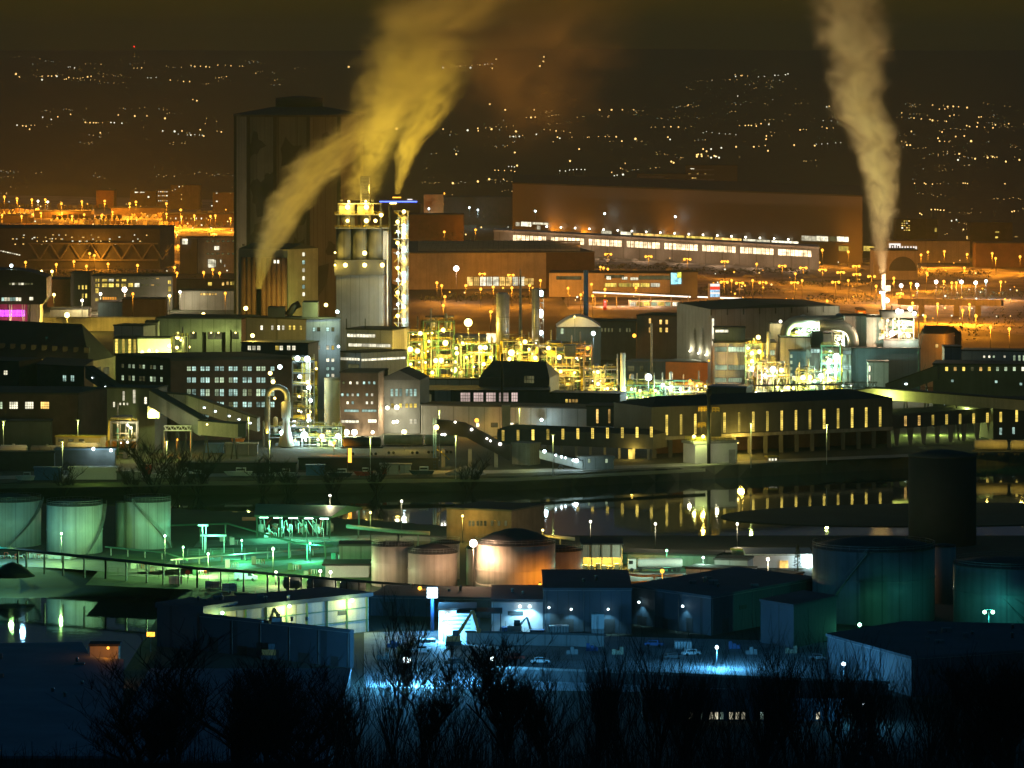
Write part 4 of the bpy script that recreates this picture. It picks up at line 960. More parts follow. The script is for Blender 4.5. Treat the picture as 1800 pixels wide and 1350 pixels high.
t = bld('cream_mill', 'cream building with a big dark hipped roof and small dormers', 'building', ft, ze, 'cream', 'roof_dark', gable=(0, 13.5, .16))
wins(t, lin(30, 128, 10), [650], 3.5, 9, ft[0], ft[1], 'W_dim', 1, 2)
wins(t, [172, 186.5], [652], 7.5, 13, ft[1], ft[2], ['W_dim', 'W_yel']); wins(t, [186.5], [666.5], 7, 6, ft[1], ft[2], ['W_yel'])
a, b = Vector(ft[0]), Vector(ft[1])
for i in range(9):
    p = a.lerp(b, .24 + .085 * i); n = Vector((-(b - a).y, (b - a).x)).normalized() * 4.4
    MB().box(p.x - 1 + n.x, p.y + n.y - 1.5, ze + 3.2, p.x + 1 + n.x, p.y + n.y + 3, ze + 5.2).build('dormer', 'grey_dark', t)
light(P(150, 668, 1868), 'yel', 4500); light(P(186, 690, 1880), 'yel', 3500); light(P(60, 660, 1895), 'yel', 2500)  # added fills without lamps along the mill front
d = 1957
t = bld('striped_block', 'block with tall glowing yellow window stripes beside the bright wall', 'building', foot((200, d), (241, d), 16), Z(596, d), 'cream')
ft = foot((200, d), (241, d), 16); wins(t, [205, 217, 228, 237], [611], 5, 32, ft[0], ft[1], 'W_yel', 1, 6)
t = bld('bright_store', 'floodlit pale store wall shining among the dark roofs', 'store', foot((242, d - 6), (304, d - 6), 10), Z(594, d), 'white')
for px, py, r, p in ((312, 593, .8, 2000), (298, 608, .7, 2000), (250, 619, .6, 1500), (262, 616, .6, 1500), (276, 617, .5, 1500), (311, 611, .6, 2000), (332, 610, .5, 1500)): lampat(t, px, py, d - 10, 'lime', p, r)
steel_unit('small lit pipe tangle at the end of the floodlit store', 304, 330, 592, 690, 6, 3, 21, 'steel', vessels=2, pipes=10, lc='lime', lp=1500, lamps=[(318, 598, .4)])
bld('grey_office', 'grey office with a row of dark slots behind the striped block', 'office', foot((200, 2090), (252, 2085), 12), Z(573, 2088), 'pale')
t = bld('grey_office', 'pale small block with one lit window left of the long niche hall', 'office', foot((255, 2100), (277, 2100), 12), Z(567, 2100), 'pale')
ft = foot((255, 2100), (277, 2100), 12); wins(t, [265], [585], 5, 7, ft[0], ft[1], 'W_yel')
t = bld('niche_hall', 'long grey hall with lamp-lit niches before the brown silos', 'hall', foot((275, 2120), (424, 2112), 30), Z(561, 2115), 'grey')
ft = foot((275, 2120), (424, 2112), 30)
for px in (313, 340, 371, 384, 414):
    win(t, px, 590, 12, 12, ft[0], ft[1], 'W_dim', 1, 1); lampat(t, px, 585, 2109, 'lime', 900, .3, off=.3)
for i, px in enumerate((359, 393, 406)): cyl(('thick black stack left of two others before the niche hall', 'middle black stack of three before the niche hall', 'slim bluish stack right of the two black ones')[i], px, (7, 7, 3.5)[i], (584, 584, 580)[i], 690, 'black', 'chimney', 'chimney', dome=False)
# the mill with rows of lit windows
ft = foot3((203, 1714), (300, 1688), (522, 1696)); zt = Z(634, 1688)
t = bld('mill_building', 'dark brick mill with four rows of paired pale windows', 'building', ft, zt, 'brick_dark', 'roof_dark', eave=.6, th=1.0)
fx = [332, 341, 356, 365, 381, 390, 405.5, 414, 430, 439, 454, 463, 479]
for (py, hh), sl in zip(((648, 8), (668, 9.5), (690, 12.5), (711, 9.5)), (0, 0, 0, 0)): wins(t, fx if py != 648 else fx[:12] + [479], [py], 7, hh, ft[1], ft[2], ['W_cool', 'W_cool', 'W_green'], 2, 2, .04)
wins(t, [355, 364, 380, 389], [731], 6.5, 5, ft[1], ft[2], ['W_cool'], 2, 1)
for px in (216, 228, 235, 247, 253, 266, 272, 284):
    k = (px - 216) / 68 * 3; win(t, px, 643 + k, 4.5, 7, ft[0], ft[1], 'W_green' if R.random() < .6 else 'W_dim'); win(t, px, 664 + k, 4.5, 9, ft[0], ft[1], 'W_green' if R.random() < .5 else 'W_dim')
t = bld('mill_tower', 'narrow dark mill block with tall slit windows above the truss', 'building', foot((188, 1652), (272, 1648), 14), Z(684, 1650), 'grey_dark')
ft = foot((188, 1652), (272, 1648), 14)
for px, py, w, h in ((217.5, 696, 4, 17), (236, 697, 5, 24), (256, 704, 4.5, 12), (200.5, 711, 3.5, 9), (211.5, 710, 3, 4), (218, 710, 3, 4), (224, 710, 3, 4)): win(t, px, py, w, h, ft[0], ft[1], 'W_white', 1, 3)
q = lampat(t, 267, 724, 1640, 'lime', 3200, .9); lampat(t, 271, 722, 1640, 'lime', 0, .6)
MB().box(q.x - 1.5, 1641, q.z - 2.2, q.x + 2.4, 1646, q.z + 1.8).build('lamp_cabin', 'white', t)
g = gallery('dark curved-roof gallery sloping down to the lit box bridge', [(262, 686, 800), (352, 738, 806)], 4, 5.5, 'grey', legs=(.55,))
g = gallery('long grey gallery sloping down before the mill windows', [(268, 690, 790), (330, 695, 790), (452, 736, 792)], 4, 4.5, 'grey', legs=(.5,)); galwin(g, (.62, .7, .8, .87, .95), 'E_cool', .35)
g = gallery('yellow-lit box gallery ending in a dark head before the mill', [(348, 740, 806), (418, 746, 808)], 4, 4.6, 'cream', legs=(.2, .9))
light(P(364, 748, 1596), 'lime', 1300); bulb(P(364, 746, 1600.5), 'lime', .3, g)
bld('gallery_head', 'dark square head house at the end of the box gallery', 'building', foot((418, 1603), (432, 1603), 5), Z(745, 1603), 'grey_dark', z0=Z(768, 1603))
t = thing('pipe_truss', 'pale lattice truss bridge between the lamp cabin and box gallery', 'truss bridge', G(312, 806)); d = DG(806); mb = MB()
xa, xb, za, zb = X(288, d), X(336, d), Z(757, d), Z(749, d)
for y in (d, d + 2):
    for z in (za, zb): mb.bar((xa, y, z), (xb, y, z), .14)
    for i in range(10): x, x2 = xa + (xb - xa) * i / 10, xa + (xb - xa) * (i + 1) / 10; mb.bar((x, y, za if i % 2 else zb), (x2, y, zb if i % 2 else za), .1)
mb.build('lattice', 'white', t)
for x in (xa, xb): MB().box(x - .2, d + .4, 0, x + .2, d + 1.6, za - .1).build('leg', 'steel', t)
light(P(315, 765, d - 6), 'lime', 900)  # added fill without a lamp before the truss
steel_unit('white bent pipes and ladders lit up beside the truss bridge', 194, 240, 742, 808, 6, 2, 23, 'steel', vessels=2, pipes=12, lc='white', lp=1800, lamps=[(230, 752, .35), (224, 747, .3)])
t = bld('yellow_hut', 'yellow rendered hut behind the tank wagons', 'hut', foot((98, 1626), (176, 1622), 6), Z(769, 1624), 'cream', 'steel_yellow')
ft = foot((98, 1626), (176, 1622), 6); wins(t, [107, 125, 143], [774], 9, 4, ft[0], ft[1], 'W_dim', 1, 1)
light(P(150, 760, 1612), 'yel', 1600)  # added fill without a lamp, brightens the hut wall
# ---------------------------------------------------------------- lamp-hung tower plant, silo, brick blocks
LP1 = [(523, 630, .8, 'cool', 875), (540, 631, .95, 'cool', 1125), (492, 645, .7, 'mint', 625), (475, 656, .65, 'yel', 550), (480, 671, .65, 'yel', 550), (527, 662, .6, 'cool', 625), (541, 672, .6, 'yel', 450), (543, 681, .7, 'mint', 625), (546, 704, .55, 'mint', 450), (541, 731, .65, 'yel', 550), (543, 739, .65, 'cool', 550), (517, 744, .8, 'cool', 875), (526, 697, .4, 'yel', 225), (525, 722, .4, 'yel', 225), (556, 648, .4, 'yel', 225)]
steel_unit('tall lattice plant hung with white and yellow lamps before the mill', 514, 552, 636, 782, 8, 7, 31, 'steel_dark', LP1, vessels=5, pipes=22)
steel_unit('low lit pump deck under the big inverted pipe', 462, 600, 752, 786, 7, 2, 33, 'steel', [(535, 765, 1.1, 'cool', 4000), (566, 767, .8, 'lime', 2500), (594, 767, .8, 'mint', 3000), (470, 758, .5, 'yel', 900), (494, 760, .5, 'cool', 1200)], vessels=6, pipes=20)
d = 1660; t = thing('arch_pipe', 'huge inverted U pipe standing before the mill windows', 'pipe', G(490, 785)); xa, xb = X(470, d), X(505, d); r = (xb - xa) / 2; zc = Z(698, d)
MB().tube([(xa, d, 0), (xa, d, zc)] + [(xa + r - r * math.cos(a), d, zc + r * math.sin(a)) for a in lin(0, math.pi, 13)] + [(xb, d, zc - 3)], 1.0, 14).build('pipe', 'duct', t)
MB().lathe(X(503, d), d, [(.4, 0), (2.8, .5), (1.2, Z(746, d)), (1.2, Z(736, d)), (1.7, Z(734, d)), (1.7, Z(708, d)), (1.0, Z(705, d))], 18).build('cyclone', 'pale', t)
bulb(P(483, 700, d - 1), 'yel', .4, t); light(P(487, 702, d - 3), 'yel', 800, t)
cyl('cream flat-topped silo between the lamp tower and brick block', 584, 28, 664, 782, 'cream', 'silo', 'silo', dome=False, ladder=True)
light(P(580, 720, 1640), 'mint', 2600)
ft = foot((598, 1712), (665, 1710), 20)
t = bld('brick_block', 'brown brick block with small square lit windows and white bands', 'building', ft, Z(656, 1711), 'brick', 'roof_dark')
for py, xs in ((673, (604, 616, 628, 640, 649, 658)), (694, (602, 611, 620, 629, 645, 654)), (708, (611, 620, 645, 654))): wins(t, xs, [py], 4, 5, ft[0], ft[1], ['W_cool', 'W_white'], 1, 1, .1)
for x0, x1, py, m, h in ((605, 631, 722, 'W_cool', 4.5), (636, 662, 722, 'W_cool', 4.5), (600, 631, 741, 'W_white', 5), (647, 662, 740, 'W_line', 6)): win(t, (x0 + x1) / 2, py, x1 - x0, h, ft[0], ft[1], m, 5, 1)
for px, r, p in ((609, .95, 5000), (623, .95, 5000), (655, .5, 1500)): lampat(t, px, 760, 1707, 'white', p, r)
ft = foot((665, 1722), (738, 1720), 22)
t = bld('gabled_mill', 'dark gabled mill with slim paired windows next to the brick block', 'building', ft, Z(668, 1721), 'grey_dark', 'roof_dark', gable=(1, 3.5))
wins(t, [669.5], [692], 5, 14, ft[0], ft[1], 'W_cool', 1, 3); wins(t, [689, 697, 704.5, 715.5, 722.5, 730], [690], 4.8, 13, ft[0], ft[1], 'W_cool', 1, 3)
wins(t, [669, 690, 704, 715, 722.5, 730], [713], 5, 7.5, ft[0], ft[1], 'W_yel', 1, 2); wins(t, [722.5, 730], [741], 5, 9, ft[0], ft[1], 'W_white', 1, 2)
for px, py, r, p in ((681, 717, .6, 2500), (697.5, 716, .75, 3500), (692, 742, .5, 1200), (698, 741, .5, 1200), (656, 762, .6, 1500), (710, 759, .7, 2500)): lampat(t, px, py, 1717, 'white', p, r)
# office stack behind
ft = foot3((432, 1850), (538, 1834), (598, 1842))
t = bld('office_block', 'grey flat-roofed office block under the slanting plume', 'office', ft, Z(562, 1836), 'grey', 'roof_dark')
wins(t, [460, 479, 490, 498, 510, 517, 529], [576], 4.5, 8, ft[0], ft[1], ['W_yel', 'W_white'], 1, 2)
wins(t, [552, 560, 576, 585], [579], 5, 7, ft[1], ft[2], ['W_green', 'W_cool', 'W_dim'], 1, 2); wins(t, [544, 553, 560, 576, 585], [611], 5, 7.5, ft[1], ft[2], ['W_yel', 'W_white'], 1, 2)
wins(t, [576, 585], [633, 648, 660], 5, 6, ft[1], ft[2], ['W_cool', 'W_white'], 2, 1)
MB().box(X(470, 1840), 1842, Z(562, 1836) + .6, X(500, 1840), 1852, Z(541, 1840)).build('roof_plant', 'roof_dark', t); MB().box(X(531, 1840), 1842, Z(562, 1836) + .6, X(558, 1840), 1856, Z(532, 1840)).build('roof_plant', 'grey_dark', t)
MB().tube([(X(505, 1840), 1845, Z(556, 1840)), (X(516, 1840), 1845, Z(540, 1840)), (X(526, 1840), 1845, Z(535, 1840))], 1.4, 10).build('roof_duct', 'steel_dark', t)
lampat(t, 573, 536, 1838, 'lime', 6000, .65); lampat(t, 593, 548, 1834, 'cool', 2500, .6); lampat(t, 595, 609, 1836, 'cool', 1500, .45)
ft = foot((424, 1806), (542, 1800), 14)
t = bld('office_wing', 'lower office wing with grouped yellow windows before the office block', 'office', ft, Z(604, 1803), 'grey_dark')
wins(t, [438.5, 446.5, 455, 487, 494.5, 507.5, 516.5], [611.5], 6, 8, ft[0], ft[1], ['W_yel', 'W_white'], 2, 2)
lampat(t, 444, 590, 1812, 'yel', 3500, .7); lampat(t, 432, 542, 1815, 'yel', 9000, .75)
cyl('short black stack feeding the slanting plume', 455, 8.5, 508, 614.3, 'black', 'chimney', 'chimney', dome=False)
ft = foot((609, 1905), (690, 1898), 18); t = bld('banded_office', 'pale office with two glowing window bands below the tower', 'office', ft, Z(580, 1902), 'pale')
for x0, x1, py in ((610, 660, 590), (612, 687, 607)): win(t, (x0 + x1) / 2, py, x1 - x0, 6, ft[0], ft[1], 'W_white', 9, 1)
for px in (609, 642): MB().box(X(px, 1903) - .2, 1903, Z(580, 1902) + .5, X(px, 1903) + .2, 1903.4, Z(560, 1903)).build('vent_pipe', 'black', t)
ft = foot3((592, 1868), (635, 1862), (715, 1876)); t = bld('banded_office', 'lower grey office with one long glowing band across its front', 'office', ft, Z(620, 1864), 'pale')
win(t, 613, 631, 40, 5, ft[0], ft[1], 'W_white', 8, 1); win(t, 674, 631, 76, 4.5, ft[1], ft[2], 'W_white', 14, 1); win(t, 622, 648, 20, 16, ft[0], ft[1], 'W_dim', 1, 1)
# ---------------------------------------------------------------- the silo tower and the lattice tower
d = DG(640); w0, w1 = X(591, d), X(682, d)
t = thing('silo_tower', 'tall pale silo tower with a lamp-ringed collar and open lit head', 'silo tower', ((w0 + w1) / 2, d, 0))
z1, z2, z3, z4 = Z(484, d), Z(402, d), Z(378, d), Z(359, d); xr = X(673, d)
MB().prism([(w0, d), (xr, d), (w1, d + 9), (w1, d + 22), (w0, d + 22)], 0, z1).build('lower_block', 'grey', t)
MB().prism([(w0 - .8, d - .9), (xr + .3, d - .9), (w1 + .8, d + 9), (w1 + .8, d + 22.6), (w0 - .8, d + 22.6)], z1 + .01, Z(457, d)).build('collar', 'grey_dark', t)
rs = (xr - w0) / 6
for i in range(3):
    for j in range(2): MB().lathe(w0 + rs * (2 * i + 1), d + rs + j * 2 * rs, [(rs * 1.02, Z(457, d) + .02), (rs * 1.02, z2)], 24).build('silo', 'gas_wall', t)
MB().box(xr - .5, d + 3, Z(457, d) + .02, w1, d + 14, z2 - 1).build('stair_shaft', 'white', t)
MB().box(w0 - .6, d - .6, z2 + .01, w1 + .4, d + 16, z2 + .4).build('deck', 'steel', t)
for i in range(4):
    x = w0 + 1 + i * (xr - w0 - 2) / 3
    for y in (d + .3, d + 8): MB().box(x - .9 if i in (1, 2) else x - .4, y, z2 + .4, x + .9 if i in (1, 2) else x + .4, y + .6, z4).build('head_column', 'steel_dark', t)
MB().box(w0 - .6, d - .5, z3, xr + .4, d + 12, z3 + .35).build('deck', 'steel', t); MB().box(w0 + .6, d + .4, z4, xr - .6, d + 10, z4 + .4).build('deck', 'steel', t)
for x0, x1 in ((596, 620), (628, 656)):
    MB().box(X(x0, d), d + 3, z3 + .4, X(x1, d), d + 8, z4 - .02).build('filter_box', 'cream', t)
    MB().lathe(X((x0 + x1) / 2, d), d + 5, [(.8, z2 + .5), (2.4, z3 - 2), (2.4, z3 - .05)], 14).build('hopper', 'cream', t)
mb = MB(); x0, x1 = X(633, d), X(649, d); zz = Z(312, d)
for i in range(18): z = z4 + .6 + (zz - z4) * i / 18; mb.box(x0, d + 4, z, x1, d + 8, z + .3)
for x in (x0, x1 - .3): mb.box(x + .01, d + 4.1, z4 + .41, x + .29, d + 7.9, zz)
mb.build('louvre_stack', 'steel', t)
MB().rail([(w0 - .6, d - .5, z3 + .36), (xr + .4, d - .5, z3 + .36)], 1.1, 2, .05).build('railing', 'steel_yellow', t)
MB().rail([(w0 - .6, d - .6, z2 + .4), (w1 + .4, d - .6, z2 + .4)], 1.1, 2, .05).build('railing', 'steel_yellow', t)
for px, py, r, p in ((613, 354, .5, 6000), (643, 354, .5, 6000), (611, 364, 1.0, 3500), (644, 364, 1.0, 3500), (611, 388, .7, 500), (644, 388, .9, 600), (660, 388, .7, 500), (670, 378, .8, 700), (641, 445, .9, 450), (607, 466, .85, 450), (641, 466, .85, 450), (672, 466, .85, 450), (589, 444, .4, 1200), (589, 466, .4, 1200)): lampat(t, px, py, d - 1.6 if py > 400 else d - .3, 'yel', p, r, off=.8)  # the topmost pair of lamps is added to light the steam
for py in (415, 440, 470, 500, 530, 560): light(P(679, py, d - 2), 'white', 420, t)
MB().tube([(X(687, d), d + 1, 0), (X(685.5, d), d + 1, Z(362, d))], .75, 10).build('riser_pipe', 'black', t)
MB().tube([(X(681, d), d + 1, Z(590, d)), (X(681, d), d + 1, Z(405, d))], .3, 8).build('riser_pipe', 'white', t)
d = DG(642)
t = thing('lattice_tower', 'lattice stair tower studded with dozens of lamps beside the silo tower', 'lattice tower', G(706, 642)); xa, xb = X(692, d), X(717, d); zt = Z(371, d)
mb = MB()
for x in (xa + 2, xb): 
    for y in (d, d + 5): mb.bar((x, y, 0), (x, y, zt), .22)
nf = 22
for i in range(nf):
    z, zz = zt * i / nf, zt * (i + 1) / nf
    for y in (d, d + 5): mb.bar((xa + 2, y, zz), (xb, y, zz), .12)
    mb.bar((xa + 2 if i % 2 else xb, d, z), (xb if i % 2 else xa + 2, d, zz), .09)
mb.build('lattice', 'steel', t)
for i in range(nf // 2):
    zz = zt * (2 * i + 2) / nf; MB().box(xa, d - .6, zz, xb + .6, d + 5, zz + .12).build('platform', 'steel', t)
    a, b = (xa + .2, xa + 4.5) if i % 2 else (xa + 4.5, xa + .2); MB().prism([(a, d - .5), (b, d - .5), (b, d - .1), (a, d - .1)], [zz - 4, zz, zz, zz - 4], [zz - 3.8, zz + .2, zz + .2, zz - 3.8]).build('stair', 'steel_yellow', t)
MB().lathe(X(711, d), d + 2.5, [(1.5, 0), (1.5, zt - 3), (.2, zt - 2)], 14).build('riser', 'pale', t)
for px, ys in ((710, (372, 396, 411, 435, 454, 479, 495, 520, 540, 562, 584, 605)), (699, (390, 407, 427, 445, 471, 492, 514, 535, 555, 579, 597))):
    for i, py in enumerate(ys):
        c = 'yel' if (i % 2 == 0) else 'cool'
        lampat(t, px, py, d - .9, c, 1500 if i % 2 == 0 else 1300, .75 if c == 'yel' else .5, off=.5)
t = bld('brown_silos', 'bank of terracotta silos with a cream stair end behind the stack', 'silo building', foot3((419, 2262), (506, 2250), (559, 2268)), Z(438, 2255), 'cream', 'roof_dark', gable=(0, 2.5))
a, b = Vector((X(424, 2256), 2256)), Vector((X(504, 2248), 2248)); n = 9
for i in range(n):
    p = a.lerp(b, (i + .5) / n); r = (b - a).length / n / 2; MB().lathe(p.x, p.y - r * .2, [(r * 1.04, 0), (r * 1.04, Z(452, 2255))], 14).build('silo', 'terracotta', t)
ft = foot3((419, 2262), (506, 2250), (559, 2268)); wins(t, [533.5], [447, 461, 475, 489, 504, 517], 4.5, 7, ft[1], ft[2], ['W_cool', 'W_white'], 1, 1); wins(t, [483, 489], [460], 4, 6, (ft[0][0], ft[0][1] - 8), (ft[1][0], ft[1][1] - 8), ['W_white'], 1, 1)
light(P(470, 535, 2225), 'yel', 14000); light(P(540, 540, 2232), 'lime', 5000)
# ---------------------------------------------------------------- gasholder
d = 2500; cx = X(526, d); r = (640 - 415) / 2 * d / F; zt = Z(206, d - r)
t = thing('gasholder', 'giant dark gasholder with worn mural panels and a roof cupola', 'gasholder', (cx, d, 0)); n = 12
ft = [(cx + r * math.cos(2 * math.pi * (i + .35) / n), d + r * math.sin(2 * math.pi * (i + .35) / n)) for i in range(n)]
for i in range(n):
    a, b = Vector(ft[i]), Vector(ft[(i + 1) % n]); o = (Vector((cx, d)) - (a + b) / 2).normalized() * .6
    MB().prism([tuple(a), tuple(b), tuple(b + o), tuple(a + o)], 0, zt).build('panel', 'gas_wall', t)
for i in range(n):
    a = Vector(ft[i]); MB().box(a.x - .9, a.y - .9, 0, a.x + .9, a.y + .9, zt + .6).build('rib', 'mural', t)
MB().lathe(cx, d, [(r + 1, zt + .05), (r + 1, zt + 1.2), (r * .4, zt + 5), (r * .38, zt + 5)], 12, sm=False).build('roof', 'mural', t)
MB().lathe(cx, d, [(r * .37, zt + 5.02), (r * .37, zt + 9.5), (r * .1, zt + 10.5)], 24).build('cupola', 'mural', t)
rr = random.Random(11)
for i in (7, 8, 9):      # dark worn mural shapes standing a hand proud of the panels
    a, b = Vector(ft[i]), Vector(ft[(i + 1) % n]); tv = (b - a).normalized(); nv = Vector((tv.y, -tv.x)); W_ = (b - a).length
    for j in range(4):
        u, z = rr.uniform(.15, .8) * W_, rr.uniform(.2, .92) * zt; pts = []
        R0 = rr.uniform(3, 8)
        for k in range(14):
            q = 2 * math.pi * k / 14; rr_ = R0 * rr.uniform(.5, 1.3); uu = min(W_ - 1, max(1, u + rr_ * math.cos(q))); p = a + tv * uu + nv * .15; pts.append((p.x, p.y, min(zt - 1, max(4, z + 1.3 * rr_ * math.sin(q)))))
        MB().poly(pts).build('mural', 'mural', t)

# unseen spotlights added on the roofs to brighten the steam from below
def uplight(owner, px, py, d, c, p, aim, spot=64):
    o = next(q for q in bpy.data.objects if q.get('label') == owner); q = P(px, py, d)
    MB().box(q.x - .6, q.y - .4, q.z - .5, q.x + .6, q.y + .4, q.z + .3).build('floodlight', 'steel_dark', o)
    light(q + Vector((0, 0, .9)), c, p, o, r=.5, spot=spot, aim=aim)
uplight('bank of terracotta silos with a cream stair end behind the stack', 428, 430, 2256, 'white', 30000, P(520, 335, 2200), 80)
uplight('tall pale silo tower with a lamp-ringed collar and open lit head', 600, 352, 2098, 'yel', 270000, P(620, 215, 2200), 62)
uplight('tall pale silo tower with a lamp-ringed collar and open lit head', 655, 352, 2098, 'yel', 320000, P(770, 60, 2200), 62)
uplight('bank of terracotta silos with a cream stair end behind the stack', 515, 428, 2256, 'yel', 30000, P(575, 280, 2200), 80)
uplight('lattice stair tower studded with dozens of lamps beside the silo tower', 712, 366, 2100, 'yel', 190000, P(742, 225, 2170), 62)
# ================================================================ process plant in the centre
steel_unit('tall dense process frame right of the lattice tower', 717, 745, 585, 700, 9, 7, 41, 'steel_green', [(739, 586, .75), (721, 614, .95), (734, 617, .9), (732, 654, .7), (722, 640, .5)], vessels=6, pipes=26)
steel_unit('widest process frame with tall vessels under the star-bright lamp', 744, 798, 566, 698, 10, 8, 42, 'steel_green', [(779, 580, .75), (783, 603, 1.0), (766, 634, .85), (775.5, 633, .85), (754, 600, .5), (760, 655, .6), (790, 668, .6)], vessels=9, pipes=40)
steel_unit('low glaring process frame before the white panel', 796, 872, 606, 694, 10, 5, 43, 'steel_green', [(802, 612, .6), (803, 621, .7), (844.5, 611, .85), (853, 611, .85), (799, 637, .8), (798, 650, 1.1, 'yel', 5000), (850, 640, .7), (820, 628, .5), (813, 603, .5), (862, 628, .5)], vessels=9, pipes=44)
steel_unit('dim process frame between the thick and the pale columns', 884, 946, 600, 694, 9, 5, 44, 'steel', [(899, 620, 1.15, 'yel', 6000), (895.5, 631, .7), (923, 601, .8), (941, 629, .75), (930, 614, .5)], vessels=7, pipes=34)
steel_unit('brownish process frame with a tan box below the dome roof', 946, 1040, 610, 696, 9, 5, 45, 'steel', [(964, 612, .75), (983, 628, .85), (1033, 612, .75, 'or'), (964, 653, 1.05, 'yel', 5000), (985.5, 653, .6), (957, 640, .5), (1010, 655, .45), (1000, 620, .45, 'or')], vessels=8, pipes=42)
steel_unit('ochre-lit stair frame at the right end of the process plant', 1026, 1086, 650, 712, 7, 4, 46, 'steel', [(1051, 654, .6, 'yel'), (1051.5, 675, .65, 'yel'), (1051, 695, .6, 'yel'), (1068, 683, .5), (1040, 690, .4)], vessels=6, pipes=26)
steel_unit('pipe yard full of small lamps left of the ochre warehouse', 1086, 1180, 678, 712, 8, 2, 47, 'steel_green', [(1097, 690, .5, 'lime', 1500), (1125, 687, .5, 'lime', 1500), (1152, 687, .5, 'lime', 1500), (1165, 677, .6, 'mint', 2500), (1110, 684, .35, 'mint', 900)], vessels=8, pipes=30)
steel_unit('lamp-lit pipe deck before the ochre warehouse', 1170, 1250, 680, 714, 7, 2, 48, 'steel', [(1180, 680, .55, 'mint', 2500), (1213, 670, .55, 'or', 1800), (1225, 678, .4, 'yel', 900), (1196, 684, .45, 'mint', 1500), (1240, 679, .4, 'yel', 900)], vessels=5, pipes=24)
cyl('thick pale column rising from the plant centre', 882.5, 21, 513, 690, 'pipe', bands=3, ladder=True)
cyl('thinner column paired with the thick pale column', 891.5, 8, 517, 690, 'pipe', bands=2)
cyl('slim tapering stack between the thick and lamp-lit columns', 915, 8, 473, 655, 'pale', 'chimney', 'chimney', .35, False)
cyl('pale lamp-lit column with platforms right of the slim stack', 942, 14, 506, 680, 'pipe', bands=4, ladder=True)
cyl('slim blue stack in front of the dome roof', 1030, 8.5, 475, 660, 'blue', 'chimney', 'chimney', 1, False)
cyl('thin black stack poking up from the dark gabled hall', 882.5, 4, 622, 735, 'black', 'chimney', 'chimney', 1, False)
cyl('tall thin mast pole before the yellow-windowed block', 1145, 4.5, 568, 700, 'steel', 'chimney', 'chimney', .8, False)
cyl('white pillar duct at the left of the ochre warehouse', 1095, 9, 620, 712, 'pale', 'duct', 'duct', 1, False)
cyl('stout brown vessel behind the process frame', 757, 16, 560, 692, 'pipe', bands=4, ladder=True)
cyl('slim vessel column left of the star-bright lamp', 809, 7, 590, 692, 'pipe', bands=2)
t = thing('column_lamps', 'ladder cage with white lamps on the flank of the lit column', 'ladder cage', G(951, 676)); d = DG(676)
MB().rail([(X(948, d), d, 0), (X(955, d), d, 0)], Z(508, d), 1, .07, rows=14).build('cage', 'steel', t)
for py, c, r in ((514, 'cool', .8), (518, 'cool', .6), (547, 'cool', .7), (551, 'cool', .9), (556, 'white', .6), (585, 'cool', .85)): lampat(t, 951, py, d - .4, c, 1600, r)
pole_lamp('star-bright yellow floodlight on a tall mast over the plant', 823, 567, 690, 'yel', 22000, 1.5)
pole_lamp('cool white lamp on a mast right of the blue stack', 1043, 586, 690, 'cool', 3500, .75)
pole_lamp('star-bright cool floodlight before the thin mast pole', 1140, 663, 722, 'cool', 16000, 1.15)
t = thing('signboard', 'blank white panel box shining over the process frames', 'panel', G(863, 676)); d = DG(676)
MB().prism(foot((855, d), (872, d), 1), Z(602, d), Z(586, d)).build('face', 'white', t); MB().box(X(863, d) - .5, d + .2, 0, X(863, d) + .5, d + .9, Z(602, d)).build('leg', 'steel', t)
light(P(861, 606, d - 6), 'white', 3500, t)
bld('long_shed', 'low lamp-lit long shed behind the process frames', 'shed', foot((735, 2160), (868, 2150), 16), Z(592, 2155), 'cream', 'pale')
d = DG(668); t = bld('dome_hall', 'low hall under a shallow pale dome-ribbed roof', 'hall', foot((978, d), (1056, d), 22), Z(577, d), 'slate', 'roof_dark')
x0, x1 = X(978, d), X(1056, d); mb = MB(); pr = [(x0 + (x1 - x0) * i / 14, Z(577, d) + .6 + 4.2 * math.sin(math.pi * i / 14)) for i in range(15)]
for (a, za), (b, zb) in zip(pr, pr[1:]): mb.poly([(a, d - .5, za), (b, d - .5, zb), (b, d + 22, zb), (a, d + 22, za)])
mb.poly([(a, d - .5, z) for a, z in pr]); mb.build('dome', 'white', t)
ft = foot((978, d), (1056, d), 22); wins(t, [988], [582], 5, 10, ft[0], ft[1], ['W_green'], 1, 2)
light(P(1010, 558, d - 9), 'yel', 3500, t); bulb(P(1010, 556.5, d - 9), 'yel', .3, t); MB().bar((X(1010, d), d - 9, 0), (X(1010, d), d - 9, Z(556, d)), .12).build('lamp_post', 'steel', t)
t = bld('tan_box', 'square tan tank box standing on the brownish frame', 'equipment cabinet', foot((992, 1900), (1012, 1900), 4), Z(608, 1900), 'cream', 'steel', z0=Z(626, 1900))
d = 1810; ft = foot3((735, d + 6), (968, d), (1000, d + 30))
t = bld('dark_hall', 'long dark hall with five pinkish barred windows', 'hall', foot((741, d), (966, d), 26), Z(688, d), 'grey_dark', 'roof_dark')
a_ = foot((741, d), (966, d), 26)
for px, w in ((818, 17), (841, 17), (863, 17), (885.5, 17), (904.5, 11)): win(t, px, 698, w, 16, a_[0], a_[1], 'W_pink', 4 if w > 12 else 3, 3)
MB().prism(foot((764, d - .6), (792, d - .6), .5), Z(711, d), Z(686, d)).build('pale_panel', 'pale', t); win(t, 754, 700, 9, 14, a_[0], a_[1], 'W_dim', 2, 1)
t = bld('dark_hall', 'black gabled hall with one dim window behind the pink-windowed hall', 'hall', foot((842, 1828), (966, 1824), 26), Z(664, 1826), 'grey_dark', 'roof_dark', gable=(0, 5.5, .12))
